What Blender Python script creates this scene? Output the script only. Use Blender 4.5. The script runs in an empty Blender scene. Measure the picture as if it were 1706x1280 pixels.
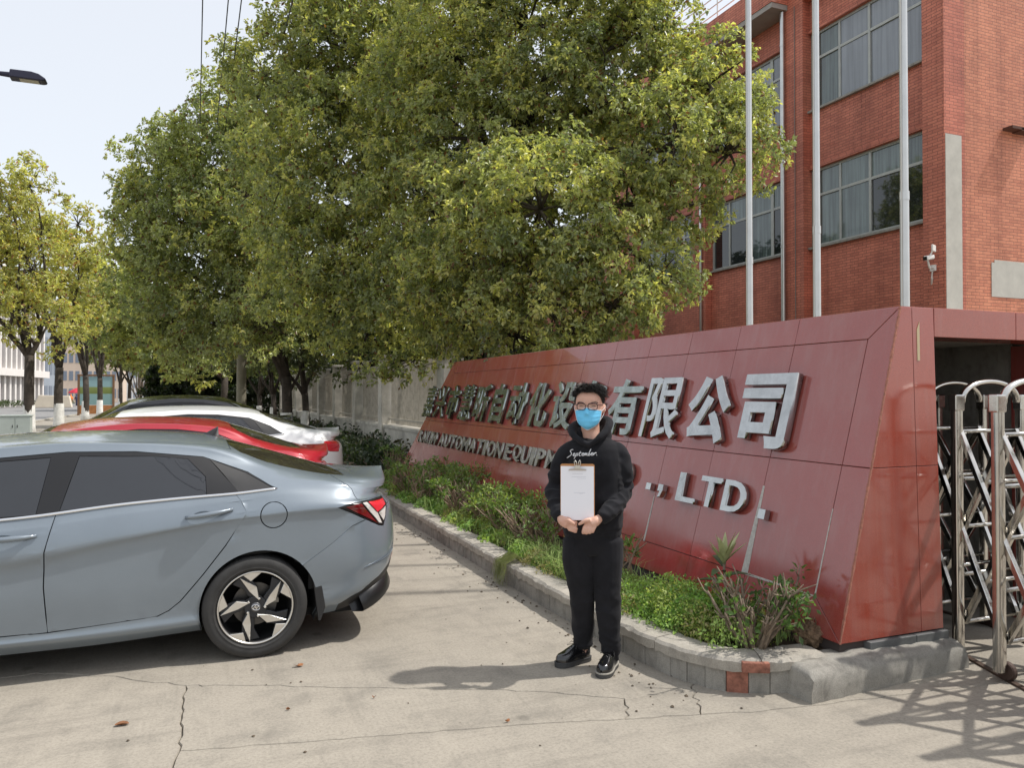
import bpy, bmesh, math, random
import numpy as np
from mathutils import Vector, Matrix
from mathutils.geometry import delaunay_2d_cdt
R = math.radians
scene = bpy.context.scene
COL = scene.collection

# ---------------------------------------------------------------- camera, sky, sun, exposure
CAM_H, YAW, PITCH, FPX = 1.65, R(22.3), math.atan(18 / 1290.0), 1290.0
cam_data = bpy.data.cameras.new('camera')
cam = bpy.data.objects.new('camera', cam_data)
COL.objects.link(cam)
cam_data.sensor_fit = 'HORIZONTAL'
cam_data.sensor_width = 36.0
cam_data.lens = FPX / 1706 * 36.0
cam_data.clip_start = 0.05
cam_data.clip_end = 3000
cam.location = (0, 0, CAM_H)
cam.rotation_euler = (math.pi / 2 + PITCH, 0, -YAW)
scene.camera = cam

SUN_EL, SUN_AZ = R(57), math.atan2(1.0, -0.26)          # azimuth clockwise from +Y
sun_dir = Vector((math.cos(SUN_EL) * math.sin(SUN_AZ), math.cos(SUN_EL) * math.cos(SUN_AZ), math.sin(SUN_EL)))
world = bpy.data.worlds.new('World')
scene.world = world
world.use_nodes = True
wn = world.node_tree.nodes
wn.clear()
w_out = wn.new('ShaderNodeOutputWorld')
w_bg = wn.new('ShaderNodeBackground')
w_sky = wn.new('ShaderNodeTexSky')
w_sky.sky_type = 'NISHITA'
w_sky.sun_disc = False
w_sky.sun_elevation = SUN_EL
w_sky.sun_rotation = SUN_AZ
w_sky.air_density = 1.0
w_sky.dust_density = 2.0
w_sky.ozone_density = 1.0
w_bg.inputs['Strength'].default_value = 0.15
w_mix = wn.new('ShaderNodeMix')                          # thin even haze over the whole sky
w_mix.data_type = 'RGBA'
w_mix.inputs[0].default_value = 0.68
w_mix.inputs[7].default_value = (5.6, 5.65, 5.68, 1)
world.node_tree.links.new(w_sky.outputs[0], w_mix.inputs[6])
world.node_tree.links.new(w_mix.outputs[2], w_bg.inputs[0])
world.node_tree.links.new(w_bg.outputs[0], w_out.inputs[0])
sun_data = bpy.data.lights.new('sun', 'SUN')
sun_data.energy = 3.0
sun_data.angle = R(0.9)
sun_data.color = (1.0, 0.96, 0.90)
sun = bpy.data.objects.new('sun', sun_data)
COL.objects.link(sun)
sun.rotation_euler = sun_dir.to_track_quat('Z', 'Y').to_euler()
sun.location = (10, -4, 20)
scene.view_settings.view_transform = 'Standard'
scene.view_settings.look = 'None'
scene.view_settings.gamma = 1
scene.view_settings.use_curve_mapping = False
scene.view_settings.exposure = 0.36
scene.cycles.max_bounces = 8
scene.cycles.diffuse_bounces = 5
scene.cycles.glossy_bounces = 3
scene.cycles.transmission_bounces = 3
scene.cycles.transparent_max_bounces = 6
scene.cycles.caustics_reflective = False
scene.cycles.caustics_refractive = False

# ---------------------------------------------------------------- helpers
_fw = Vector((math.sin(YAW) * math.cos(PITCH), math.cos(YAW) * math.cos(PITCH), math.sin(PITCH)))
_rt = Vector((math.cos(YAW), -math.sin(YAW), 0))
_up = _rt.cross(_fw)


def at(u, v, d):
    """world point seen at photo position (u, v) at depth d metres"""
    return Vector((0, 0, CAM_H)) + (_fw + _rt * ((u - 853) / FPX) - _up * ((v - 640) / FPX)) * d


def gz(u, v, z=0.0):
    r = _fw + _rt * ((u - 853) / FPX) - _up * ((v - 640) / FPX)
    return Vector((0, 0, CAM_H)) + r * ((z - CAM_H) / r.z)


def on_x(u, v, X):
    r = _fw + _rt * ((u - 853) / FPX) - _up * ((v - 640) / FPX)
    return Vector((0, 0, CAM_H)) + r * (X / r.x)


def tag(o, label, cat=None, group=None, kind=None):
    if label:
        o['label'] = label
    if cat:
        o['category'] = cat
    if group:
        o['group'] = group
    if kind:
        o['kind'] = kind
    return o


def thing(name, label, cat, loc=(0, 0, 0), rz=0.0, group=None):
    o = bpy.data.objects.new(name, None)
    COL.objects.link(o)
    o.location = loc
    o.rotation_euler = (0, 0, rz)
    o.empty_display_size = 0.2
    return tag(o, label, cat, group)


def frame_of(d, upv=Vector((0, 0, 1))):
    d = Vector(d).normalized()
    if abs(d.dot(upv)) > 0.98:
        upv = Vector((0, 1, 0))
    a = d.cross(upv).normalized()
    return d, a, a.cross(d).normalized()


class MB:
    def __init__(self):
        self.v, self.f = [], []

    def add(self, vs, fs):
        n = len(self.v)
        self.v += [tuple(p) for p in vs]
        self.f += [tuple(i + n for i in q) for q in fs]
        return self

    def box(self, c, s, rz=0.0, rot=None):
        M = rot if rot is not None else Matrix.Rotation(rz, 3, 'Z')
        c = Vector(c)
        vs = [c + M @ Vector((x * s[0] / 2, y * s[1] / 2, z * s[2] / 2)) for x in (-1, 1) for y in (-1, 1) for z in (-1, 1)]
        return self.add(vs, [(0, 1, 3, 2), (4, 6, 7, 5), (0, 4, 5, 1), (2, 3, 7, 6), (0, 2, 6, 4), (1, 5, 7, 3)])

    def box2(self, a, b):
        return self.box([(a[i] + b[i]) / 2 for i in range(3)], [abs(b[i] - a[i]) for i in range(3)])

    def beam(self, p, q, w, h, upv=Vector((0, 0, 1))):
        """rectangular bar from p to q; w across, h along up"""
        p, q = Vector(p), Vector(q)
        d, a, u = frame_of(q - p, upv)
        vs = [e + a * (sx * w / 2) + u * (sz * h / 2) for e in (p, q) for sx, sz in ((-1, -1), (1, -1), (1, 1), (-1, 1))]
        return self.add(vs, [(0, 1, 2, 3), (7, 6, 5, 4), (0, 4, 5, 1), (1, 5, 6, 2), (2, 6, 7, 3), (3, 7, 4, 0)])

    def prism(self, poly, vec):
        vec = Vector(vec)
        n = len(poly)
        a = [Vector(p) for p in poly]
        vs = a + [p + vec for p in a]
        return self.add(vs, [tuple(range(n - 1, -1, -1)), tuple(range(n, 2 * n))] + [(i, (i + 1) % n, n + (i + 1) % n, n + i) for i in range(n)])

    def tube(self, pts, rad, n=8, cap=True, squash=1.0):
        pts = [Vector(p) for p in pts]
        m = len(pts)
        if not hasattr(rad, '__len__'):
            rad = [rad] * m
        t0 = (pts[1] - pts[0]).normalized()
        ref = Vector((0, 0, 1)) if abs(t0.z) < 0.9 else Vector((1, 0, 0))
        a = t0.cross(ref).normalized()
        vs, fs = [], []
        for i in range(m):
            t = (pts[min(i + 1, m - 1)] - pts[max(i - 1, 0)])
            t = t.normalized() if t.length > 1e-9 else t0
            a = a - t * a.dot(t)
            a = a.normalized() if a.length > 1e-6 else t.cross(ref).normalized()
            b = t.cross(a)
            for k in range(n):
                th = 2 * math.pi * k / n
                vs.append(pts[i] + (a * math.cos(th) + b * (math.sin(th) * squash)) * rad[i])
        for i in range(m - 1):
            for k in range(n):
                k2 = (k + 1) % n
                fs.append((i * n + k, i * n + k2, (i + 1) * n + k2, (i + 1) * n + k))
        if cap:
            fs.append(tuple(range(n - 1, -1, -1)))
            fs.append(tuple((m - 1) * n + k for k in range(n)))
        return self.add(vs, fs)

    def lathe(self, prof, n=32, M=None, closed=False):
        """prof: (radius, height) pairs turned round local Z, placed by 4x4 M"""
        M = M if M is not None else Matrix.Identity(4)
        vs, fs = [], []
        m = len(prof)
        for r, h in prof:
            for k in range(n):
                th = 2 * math.pi * k / n
                vs.append(M @ Vector((r * math.cos(th), r * math.sin(th), h)))
        for i in range(m if closed else m - 1):
            j = (i + 1) % m
            for k in range(n):
                k2 = (k + 1) % n
                fs.append((i * n + k, i * n + k2, j * n + k2, j * n + k))
        return self.add(vs, fs)

    def grid(self, P, wrap=False):
        m, n = len(P), len(P[0])
        vs = [p for row in P for p in row]
        fs = []
        for i in range(m - 1):
            for k in range(n if wrap else n - 1):
                k2 = (k + 1) % n
                fs.append((i * n + k, i * n + k2, (i + 1) * n + k2, (i + 1) * n + k))
        return self.add(vs, fs)

    def mesh(self, name, mat=None, smooth=False, org=None):
        me = bpy.data.meshes.new(name)
        vs = self.v
        if org is not None and any(org):
            vs = [(p[0] - org[0], p[1] - org[1], p[2] - org[2]) for p in vs]
        me.from_pydata(vs, [], self.f)
        if mat is not None:
            me.materials.append(mat)
        if smooth:
            me.polygons.foreach_set('use_smooth', [True] * len(me.polygons))
        me.update()
        return me

    def build(self, name, mat, parent=None, smooth=False, bevel=0.0, local=False, seg=2, fix=True, auto=None):
        org = tuple(parent.matrix_basis.translation) if (parent is not None and not local) else None
        if parent is not None and parent.parent is not None and not local:
            org = tuple(a + b for a, b in zip(org, parent.parent.matrix_basis.translation))
        me = self.mesh(name, mat, smooth, org)
        if fix:
            bm = bmesh.new()
            bm.from_mesh(me)
            bmesh.ops.recalc_face_normals(bm, faces=bm.faces)
            bm.to_mesh(me)
            bm.free()
        o = bpy.data.objects.new(name, me)
        COL.objects.link(o)
        o.parent = parent
        if bevel:
            md = o.modifiers.new('bevel', 'BEVEL')
            md.width = bevel
            md.segments = seg
            md.limit_method = 'ANGLE'
            md.angle_limit = R(40)
        if auto:
            me.set_sharp_from_angle(angle=R(auto))
        return o


def center(pts):
    return sum((Vector(p) for p in pts), Vector()) / len(pts)


# ---------------------------------------------------------------- materials
MATS = {}


def nodes_of(name):
    m = bpy.data.materials.new(name)
    m.use_nodes = True
    nt = m.node_tree
    b = nt.nodes['Principled BSDF']
    return m, nt, b, nt.links


def noise(nt, scale, detail=4, rough=0.6, coord='Object', dist=0.0, vec=None):
    n = nt.nodes.new('ShaderNodeTexNoise')
    n.inputs['Scale'].default_value = scale
    n.inputs['Detail'].default_value = detail
    n.inputs['Roughness'].default_value = rough
    n.inputs['Distortion'].default_value = dist
    if vec is None:
        if coord == 'World':
            g = nt.nodes.new('ShaderNodeNewGeometry')
            vec = g.outputs['Position']
        else:
            g = nt.nodes.new('ShaderNodeTexCoord')
            vec = g.outputs[coord]
    nt.links.new(vec, n.inputs['Vector'])
    return n.outputs['Fac']


def ramp(nt, fac, stops):
    r = nt.nodes.new('ShaderNodeValToRGB')
    el = r.color_ramp.elements
    while len(el) < len(stops):
        el.new(0.5)
    for e, (p, c) in zip(el, stops):
        e.position = p
        e.color = (*c, 1) if len(c) == 3 else c
    nt.links.new(fac, r.inputs[0])
    return r.outputs[0]


def mixc(nt, fac, a, b, mode='MIX'):
    m = nt.nodes.new('ShaderNodeMix')
    m.data_type = 'RGBA'
    m.blend_type = mode
    for sock, val in ((m.inputs[0], fac), (m.inputs[6], a), (m.inputs[7], b)):
        if hasattr(val, 'links'):
            nt.links.new(val, sock)
        elif isinstance(val, (int, float)):
            sock.default_value = val
        else:
            sock.default_value = (*val, 1)
    return m.outputs[2]


def bump(nt, b, fac, strength=0.3, dist=0.01):
    n = nt.nodes.new('ShaderNodeBump')
    n.inputs['Strength'].default_value = strength
    n.inputs['Distance'].default_value = dist
    nt.links.new(fac, n.inputs['Height'])
    nt.links.new(n.outputs[0], b.inputs['Normal'])


def pm(name, col, rough=0.6, metal=0.0, var=0.0, scale=6.0, bmp=0.0, bscale=None, coat=0.0, spec=0.5, coord='Object', rvar=0.0, objvar=0.0):
    """principled material; colour varies by noise (var) and by object (objvar)"""
    if name in MATS:
        return MATS[name]
    m, nt, b, L = nodes_of(name)
    b.inputs['Roughness'].default_value = rough
    b.inputs['Metallic'].default_value = metal
    b.inputs['Specular IOR Level'].default_value = spec
    b.inputs['Coat Weight'].default_value = coat
    b.inputs['Coat Roughness'].default_value = 0.05
    b.inputs['Base Color'].default_value = (*col, 1)
    c = None
    if var:
        f = noise(nt, scale, 6, 0.65, coord)
        c = ramp(nt, f, [(0.3, [x * (1 - var) for x in col]), (0.7, [min(1, x * (1 + var)) for x in col])])
    if objvar:
        oi = nt.nodes.new('ShaderNodeObjectInfo')
        k = ramp(nt, oi.outputs['Random'], [(0, [1 - objvar] * 3), (1, [1 + objvar] * 3)])
        c = mixc(nt, 1.0, c if c is not None else col, k, 'MULTIPLY')
    if c is not None:
        L.new(c, b.inputs['Base Color'])
    if rvar:
        f = noise(nt, scale * 1.7, 5, 0.6, coord)
        r = ramp(nt, f, [(0.3, [max(0.02, rough - rvar)] * 3), (0.7, [min(1, rough + rvar)] * 3)])
        L.new(r, b.inputs['Roughness'])
    if bmp:
        bump(nt, b, noise(nt, bscale or scale * 4, 6, 0.7, coord), bmp)
    MATS[name] = m
    return m


def mat_concrete(name, base, dark, scale=1.0, bstr=0.35, warm=None):
    m, nt, b, L = nodes_of(name)
    big = noise(nt, 0.45 * scale, 5, 0.6, 'World', 0.6)
    mid = noise(nt, 3.1 * scale, 6, 0.7, 'World', 0.3)
    fine = noise(nt, 60 * scale, 4, 0.8, 'World')
    c = ramp(nt, big, [(0.32, dark), (0.62, base)])
    c2 = ramp(nt, mid, [(0.3, [x * 0.86 for x in dark]), (0.5, base), (0.72, [min(1, x * 1.12) for x in base])])
    c = mixc(nt, 0.55, c, c2)
    sp = ramp(nt, fine, [(0.36, (0.72, 0.72, 0.72)), (0.55, (1, 1, 1)), (0.8, (1.1, 1.1, 1.08))])
    c = mixc(nt, 0.8, c, sp, 'MULTIPLY')
    st = noise(nt, 1.3 * scale, 3, 0.5, 'World', 1.5)
    c = mixc(nt, ramp(nt, st, [(0.60, (0, 0, 0)), (0.72, (0.45, 0.45, 0.45))]), c, [x * 0.72 for x in dark])
    g = nt.nodes.new('ShaderNodeNewGeometry')
    for scl, lo, hi, dk in (((0.9, 7.0, 1), 0.54, 0.74, 0.42), ((6.0, 0.6, 1), 0.56, 0.76, 0.34), ((28, 2.2, 1), 0.58, 0.78, 0.26)):
        mp = nt.nodes.new('ShaderNodeMapping')            # tyre scuffs and trowel streaks
        mp.inputs['Scale'].default_value = scl
        mp.inputs['Rotation'].default_value = (0, 0, 0.25)
        L.new(g.outputs['Position'], mp.inputs[0])
        tn = noise(nt, 0.9 * scale, 5, 0.65, vec=mp.outputs[0])
        c = mixc(nt, ramp(nt, tn, [(lo, (0, 0, 0)), (hi, (dk, dk, dk))]), c, [x * 0.55 for x in dark])
        c = mixc(nt, ramp(nt, tn, [(0.2, (dk, dk, dk)), (0.42, (0, 0, 0))]), c, [min(1, x * 1.25) for x in base])
    vo = nt.nodes.new('ShaderNodeTexVoronoi')             # round oil and gum spots
    vo.inputs['Scale'].default_value = 1.7 * scale
    L.new(g.outputs['Position'], vo.inputs['Vector'])
    c = mixc(nt, ramp(nt, vo.outputs['Distance'], [(0.035, (0.5, 0.5, 0.5)), (0.075, (0, 0, 0))]), c, [x * 0.5 for x in dark])
    L.new(c, b.inputs['Base Color'])
    b.inputs['Roughness'].default_value = 0.9
    b.inputs['Specular IOR Level'].default_value = 0.25
    bump(nt, b, mixc(nt, 0.5, mid, fine), bstr, 0.008)
    MATS[name] = m
    return m


def mat_brick(name, tone):
    """small glazed facing bricks in courses, u along the wall from world x+y, v = height"""
    m, nt, b, L = nodes_of(name)
    g = nt.nodes.new('ShaderNodeNewGeometry')
    s = nt.nodes.new('ShaderNodeSeparateXYZ')
    L.new(g.outputs['Position'], s.inputs[0])
    a = nt.nodes.new('ShaderNodeMath')
    L.new(s.outputs[0], a.inputs[0])
    L.new(s.outputs[1], a.inputs[1])
    cmb = nt.nodes.new('ShaderNodeCombineXYZ')
    L.new(a.outputs[0], cmb.inputs[0])
    L.new(s.outputs[2], cmb.inputs[1])
    br = nt.nodes.new('ShaderNodeTexBrick')
    L.new(cmb.outputs[0], br.inputs['Vector'])
    br.inputs['Scale'].default_value = 1.0
    br.inputs['Brick Width'].default_value = 0.24
    br.inputs['Row Height'].default_value = 0.068
    br.inputs['Mortar Size'].default_value = 0.006
    br.inputs['Mortar Smooth'].default_value = 0.2
    br.inputs['Bias'].default_value = -0.2
    br.inputs['Color1'].default_value = (*tone, 1)
    br.inputs['Color2'].default_value = (tone[0] * 0.78, tone[1] * 0.7, tone[2] * 0.7, 1)
    br.inputs['Mortar'].default_value = (tone[0] * 0.42, tone[1] * 0.42, tone[2] * 0.45, 1)
    f = noise(nt, 0.7, 6, 0.65, 'World', 0.4)
    k = ramp(nt, f, [(0.3, (0.78, 0.76, 0.76)), (0.65, (1.1, 1.1, 1.1))])
    c = mixc(nt, 1.0, br.outputs['Color'], k, 'MULTIPLY')
    mp = nt.nodes.new('ShaderNodeMapping')
    mp.inputs['Scale'].default_value = (2.6, 2.6, 0.22)
    L.new(g.outputs['Position'], mp.inputs[0])
    sv = noise(nt, 1.0, 6, 0.7, vec=mp.outputs[0])
    c = mixc(nt, 1.0, c, ramp(nt, sv, [(0.32, (0.78, 0.74, 0.74)), (0.55, (1.06, 1.06, 1.06))]), 'MULTIPLY')
    f2 = noise(nt, 14, 5, 0.7, 'World')
    c = mixc(nt, 0.6, c, ramp(nt, f2, [(0.3, (0.8, 0.8, 0.8)), (0.7, (1.15, 1.1, 1.08))]), 'MULTIPLY')
    L.new(c, b.inputs['Base Color'])
    b.inputs['Roughness'].default_value = 0.62
    inv = nt.nodes.new('ShaderNodeMath')
    inv.operation = 'SUBTRACT'
    inv.inputs[0].default_value = 1.0
    L.new(br.outputs['Fac'], inv.inputs[1])
    bump(nt, b, inv.outputs[0], 0.6, 0.008)
    MATS[name] = m
    return m


def mat_leaf(name, gloss=0.38, trans=0.5):
    m, nt, b, L = nodes_of(name)
    at_ = nt.nodes.new('ShaderNodeAttribute')
    at_.attribute_name = 'Col'
    L.new(at_.outputs['Color'], b.inputs['Base Color'])
    b.inputs['Roughness'].default_value = gloss
    b.inputs['Specular IOR Level'].default_value = 0.75
    tr = nt.nodes.new('ShaderNodeBsdfTranslucent')
    k = mixc(nt, 1.0, at_.outputs['Color'], (1.25, 1.3, 0.6), 'MULTIPLY')
    L.new(k, tr.inputs['Color'])
    mx = nt.nodes.new('ShaderNodeMixShader')
    mx.inputs[0].default_value = trans
    L.new(b.outputs[0], mx.inputs[1])
    L.new(tr.outputs[0], mx.inputs[2])
    L.new(mx.outputs[0], nt.nodes['Material Output'].inputs[0])
    MATS[name] = m
    return m


def mat_granite(name, tone):
    """polished red granite facing: fine grain, dusty streaks, waxy polish"""
    m, nt, b, L = nodes_of(name)
    f = noise(nt, 260, 3, 0.7, 'World')
    c = ramp(nt, f, [(0.3, [x * 0.7 for x in tone]), (0.55, tone), (0.75, [min(1, x * 1.35 + 0.01) for x in tone])])
    oi = nt.nodes.new('ShaderNodeObjectInfo')
    c = mixc(nt, 1.0, c, ramp(nt, oi.outputs['Random'], [(0, (0.95, 0.95, 0.95)), (1, (1.04, 1.04, 1.04))]), 'MULTIPLY')
    g = nt.nodes.new('ShaderNodeNewGeometry')
    mp = nt.nodes.new('ShaderNodeMapping')
    mp.inputs['Scale'].default_value = (9, 9, 0.7)
    L.new(g.outputs['Position'], mp.inputs[0])
    stv = noise(nt, 1.0, 6, 0.65, vec=mp.outputs[0])
    dust = ramp(nt, stv, [(0.48, (0, 0, 0)), (0.8, (0.34, 0.34, 0.34))])
    c = mixc(nt, dust, c, (0.36, 0.2, 0.18))
    cl = noise(nt, 1.4, 5, 0.65, 'World', 0.8)
    c = mixc(nt, ramp(nt, cl, [(0.4, (0, 0, 0)), (0.75, (0.25, 0.25, 0.25))]), c, (0.34, 0.17, 0.15))
    L.new(c, b.inputs['Base Color'])
    r = ramp(nt, cl, [(0.3, (0.06, 0.06, 0.06)), (0.75, (0.20, 0.20, 0.20))])
    L.new(r, b.inputs['Roughness'])
    b.inputs['Specular IOR Level'].default_value = 1.0
    wv = noise(nt, 2.2, 2, 0.5, 'World')
    bump(nt, b, wv, 0.05, 0.02)
    MATS[name] = m
    return m


mat_concrete('concrete', (0.375, 0.337, 0.28), (0.27, 0.247, 0.21))
mat_concrete('old_cement', (0.46, 0.425, 0.365), (0.27, 0.25, 0.22), 2.2, 0.8)
mat_concrete('grey_cement', (0.37, 0.35, 0.31), (0.19, 0.18, 0.16), 2.6, 0.9)
mat_concrete('asphalt', (0.27, 0.265, 0.26), (0.225, 0.22, 0.215), 0.5, 0.2)
mat_concrete('soil', (0.085, 0.062, 0.042), (0.045, 0.034, 0.025), 6, 1.0)
mat_brick('brick', (0.68, 0.27, 0.155))
mat_brick('brick_front', (0.60, 0.20, 0.125))
mat_leaf('leaf')
mat_leaf('leaf_soft', 0.6, 0.4)
mat_granite('granite', (0.33, 0.066, 0.053))
mat_granite('granite_end', (0.38, 0.072, 0.045))
pm('mortar_dark', (0.07, 0.055, 0.05), 0.9)
pm('steel', (0.63, 0.61, 0.57), 0.16, 1.0, 0.12, 5, 0.04, 40, rvar=0.06)
pm('steel_letter', (0.45, 0.455, 0.445), 0.10, 1.0, 0.15, 9, 0.10, 14, rvar=0.08)
pm('steel_dull', (0.34, 0.325, 0.295), 0.30, 0.9, 0.3, 11, 0.12, 16, rvar=0.12)
pm('steel_green', (0.33, 0.36, 0.34), 0.20, 1.0, 0.25, 9, 0.12, 14, rvar=0.1)
pm('alu', (0.62, 0.62, 0.60), 0.38, 0.85, 0.08, 4)
pm('white_paint', (0.78, 0.76, 0.72), 0.55, 0, 0.08, 4)
pm('window_frame', (0.42, 0.43, 0.40), 0.5, 0.2, 0.1, 5)
pm('black_trim', (0.012, 0.012, 0.013), 0.32, 0, spec=0.5)
pm('black_plastic', (0.018, 0.018, 0.019), 0.55, 0, bmp=0.05, bscale=200)
pm('rubber', (0.035, 0.034, 0.033), 0.75, 0, 0.25, 12, 0.08, 90)
pm('dark_void', (0.006, 0.006, 0.006), 0.9)
pm('chrome', (0.82, 0.82, 0.82), 0.12, 1.0)
pm('bark', (0.055, 0.043, 0.033), 0.9, 0, 0.5, 5, 0.9, 22)
pm('bark_light', (0.15, 0.115, 0.085), 0.9, 0, 0.4, 9, 0.7, 40)
pm('lime_wash', (0.72, 0.71, 0.67), 0.85, 0, 0.22, 5, 0.5, 30)
# ================================================================ ground, road, paving slabs
rng = random.Random(11)


def sheet(name, pts, z, mat):
    o = MB().add([(x, y, z) for x, y in pts], [tuple(range(len(pts)))]).build(name, mat, fix=False)
    o['kind'] = 'structure'
    return o


sheet('ground', [(-900, -900), (900, -900), (900, 1500), (-900, 1500)], -0.06, pm('far_ground', (0.20, 0.185, 0.15), 0.95, 0, 0.3, 0.05, coord='Object'))
sheet('road', [(-40, -60), (-9.0, -60), (-9.0, 400), (-40, 400)], -0.035, MATS['asphalt'])
pavement = sheet('pavement', [(-8.7, -30), (40, -30), (40, 160), (-8.7, 160)], -0.03, pm('joint_dirt', (0.15, 0.13, 0.105), 0.95, 0, 0.4, 20))
rk = MB().box2((-9.0, -60, -0.05), (-8.7, 300, 0.10)).build('road_kerb', MATS['old_cement'], bevel=0.02)
rk['kind'] = 'structure'


def jag(pts, amp, step, seed):
    """break a polyline into short uneven steps like a cracked slab edge"""
    rr = random.Random(seed)
    out = []
    for a, b in zip(pts[:-1], pts[1:]):
        a, b = Vector(a), Vector(b)
        n = max(1, int((b - a).length / step))
        t = (b - a).normalized() if (b - a).length else Vector((1, 0))
        nrm = Vector((-t.y, t.x))
        for i in range(n):
            q = a + (b - a) * (i / n)
            if i:
                q += nrm * rr.uniform(-amp, amp) + t * rr.uniform(-step, step) * 0.25
            out.append(q)
    out.append(Vector(pts[-1]))
    return out


def g2(u, v):
    p = gz(u, v)
    return Vector((p.x, p.y))


lineA = [Vector((-8.7, 5.35)), Vector((-4, 4.85))] + [g2(u, v) for u, v in ((60, 1122), (205, 1130), (310, 1143))]
lineA2 = [g2(u, v) for u, v in ((310, 1143), (450, 1143), (600, 1147), (720, 1149), (830, 1150), (940, 1157), (1040, 1165))]
lineB = [g2(u, v) for u, v in ((299, 1252), (500, 1238), (700, 1222), (850, 1210), (1000, 1201), (1040, 1199))]
lineB2 = [g2(u, v) for u, v in ((1040, 1199), (1168, 1191))]
lineB3 = [g2(u, v) for u, v in ((1168, 1191), (1270, 1186), (1356, 1176))] + [Vector((4.6, 3.02)), Vector((12, 2.6))]
lineC = [g2(310, 1143), g2(303, 1190), g2(299, 1252)]
lineC2 = [g2(299, 1252), g2(287, 1280), Vector((0.55, 2.4)), Vector((0.45, -12))]
lineAB = [g2(1040, 1165), g2(1047, 1180), g2(1040, 1199)]
lineD = [g2(1168, 1191), g2(1160, 1172), g2(1152, 1135)]
JA, JA2 = jag(lineA, 0.018, 0.07, 1), jag(lineA2, 0.013, 0.05, 2)
JB, JB2, JB3 = jag(lineB, 0.008, 0.05, 3), jag(lineB2, 0.008, 0.05, 4), jag(lineB3, 0.008, 0.06, 5)
JC, JC2 = jag(lineC, 0.01, 0.05, 6), jag(lineC2, 0.012, 0.06, 7)
JAB, JD = jag(lineAB, 0.015, 0.04, 8), jag(lineD, 0.02, 0.04, 9)


def slab(poly, gap=0.0022, z=0.0, mat='concrete'):
    pts = []
    for p in poly:
        if not pts or (p - pts[-1]).length > 1e-4:
            pts.append(Vector(p))
    if (pts[0] - pts[-1]).length < 1e-4:
        pts.pop()
    area = sum(a.x * b.y - b.x * a.y for a, b in zip(pts, pts[1:] + pts[:1]))
    if area < 0:
        pts.reverse()
    n = len(pts)
    ins, low = [], []
    for i in range(n):
        t = (pts[(i + 1) % n] - pts[i - 1]).normalized()
        nr = Vector((-t.y, t.x))
        ins.append(pts[i] + nr * (gap + 0.004))
        low.append(pts[i] + nr * gap)
    bm = bmesh.new()
    top = [bm.verts.new((p.x, p.y, z)) for p in ins]
    mid = [bm.verts.new((p.x, p.y, z - 0.007)) for p in low]
    bot = [bm.verts.new((p.x, p.y, z - 0.05)) for p in low]
    for i in range(n):
        j = (i + 1) % n
        bm.faces.new((mid[i], mid[j], top[j], top[i]))
        bm.faces.new((bot[i], bot[j], mid[j], mid[i]))
    res = delaunay_2d_cdt(ins, [(i, (i + 1) % n) for i in range(n)], [list(range(n))], 1, 1e-5)
    tv = [bm.verts.new((p.x, p.y, z)) for p in res[0]]
    for f in res[2]:
        bm.faces.new([tv[i] for i in f])
    me = bpy.data.meshes.new('concrete_slab')
    bm.to_mesh(me)
    bm.free()
    me.materials.append(MATS[mat])
    o = bpy.data.objects.new('concrete_slab', me)
    COL.objects.link(o)
    o.parent = pavement
    return o


rev = lambda l: list(reversed(l))
YN = 8.3
slab(rev(JC) + rev(JC)[-1:] + JA2 + JAB + rev(JB))                                             # strip between the two cracks
slab(JA + JA2[1:] + JAB[1:] + JB2[1:] + JD[1:] + [Vector((2.9, 3.9)), Vector((2.9, YN)), Vector((-8.7, YN))])
slab(rev(JD) + JB3[1:] + [Vector((12, 5.6)), Vector((2.9, 5.6)), Vector((2.9, 3.9))])
slab(JB + JB2[1:] + JB3[1:] + [Vector((12, -12))] + rev(JC2)[:-1])
slab(rev(JA)[:1] + JC[1:] + JC2[1:] + [Vector((-8.7, -12)), Vector((-8.7, 5.35))] + JA[1:])
ys = [YN] + [YN + 4.6 * k for k in range(1, 9)] + [75, 110, 160]
for i in range(len(ys) - 1):
    for xa, xb in ((-8.7, -4.6), (-4.6, -0.9), (-0.9, 2.9)):
        e1 = jag([Vector((xa, ys[i])), Vector((xb, ys[i]))], 0.006, 0.4, 40 + i) if i else [Vector((xa, ys[0])), Vector((xb, ys[0]))]
        slab(e1 + [Vector((xb, ys[i + 1])), Vector((xa, ys[i + 1]))], 0.005)
slab([Vector((2.9, 5.6)), Vector((12, 5.6)), Vector((12, 9)), Vector((2.9, 9))])
slab([Vector((12, -12)), Vector((40, -12)), Vector((40, 11)), Vector((12, 11))])

# fallen leaves and grit on the concrete
leaf_bits = [(203, 1210, 0.036), (497, 1112, 0.03), (623, 1165, 0.012), (480, 1185, 0.012), (845, 1205, 0.014)]
for k, (u, v, s) in enumerate(leaf_bits + [(880 + 14 * i, 965 + 11 * i, 0.05) for i in range(0)]):
    p = gz(u, v)
    mb = MB()
    pts = []
    for i in range(9):
        a = 2 * math.pi * i / 9
        r = s * (0.55 + 0.45 * abs(math.cos(a))) * rng.uniform(0.8, 1.1)
        pts.append((p.x + r * math.cos(a), p.y + 0.7 * r * math.sin(a), 0.006 + 0.012 * abs(math.sin(a + k))))
    mb.add([(p.x, p.y, 0.004)] + pts, [(0, i + 1, (i + 1) % 9 + 1) for i in range(9)])
    o = mb.build('fallen_leaf', pm('dry_leaf', (0.30, 0.13, 0.055), 0.8, 0, 0.3, 30, objvar=0.3), fix=False)
    tag(o, ['curled reddish dead leaf near the bottom left corner of the concrete', 'small tan dead leaf in front of the rear wheel', 'tiny dry leaf scrap by the lower long crack',
            'tiny dry leaf scrap on the slab left of the shadow', 'tiny dry leaf scrap just above the lower crack'][k], 'leaf', 'leaves fallen on the concrete')
gm = MB()
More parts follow.
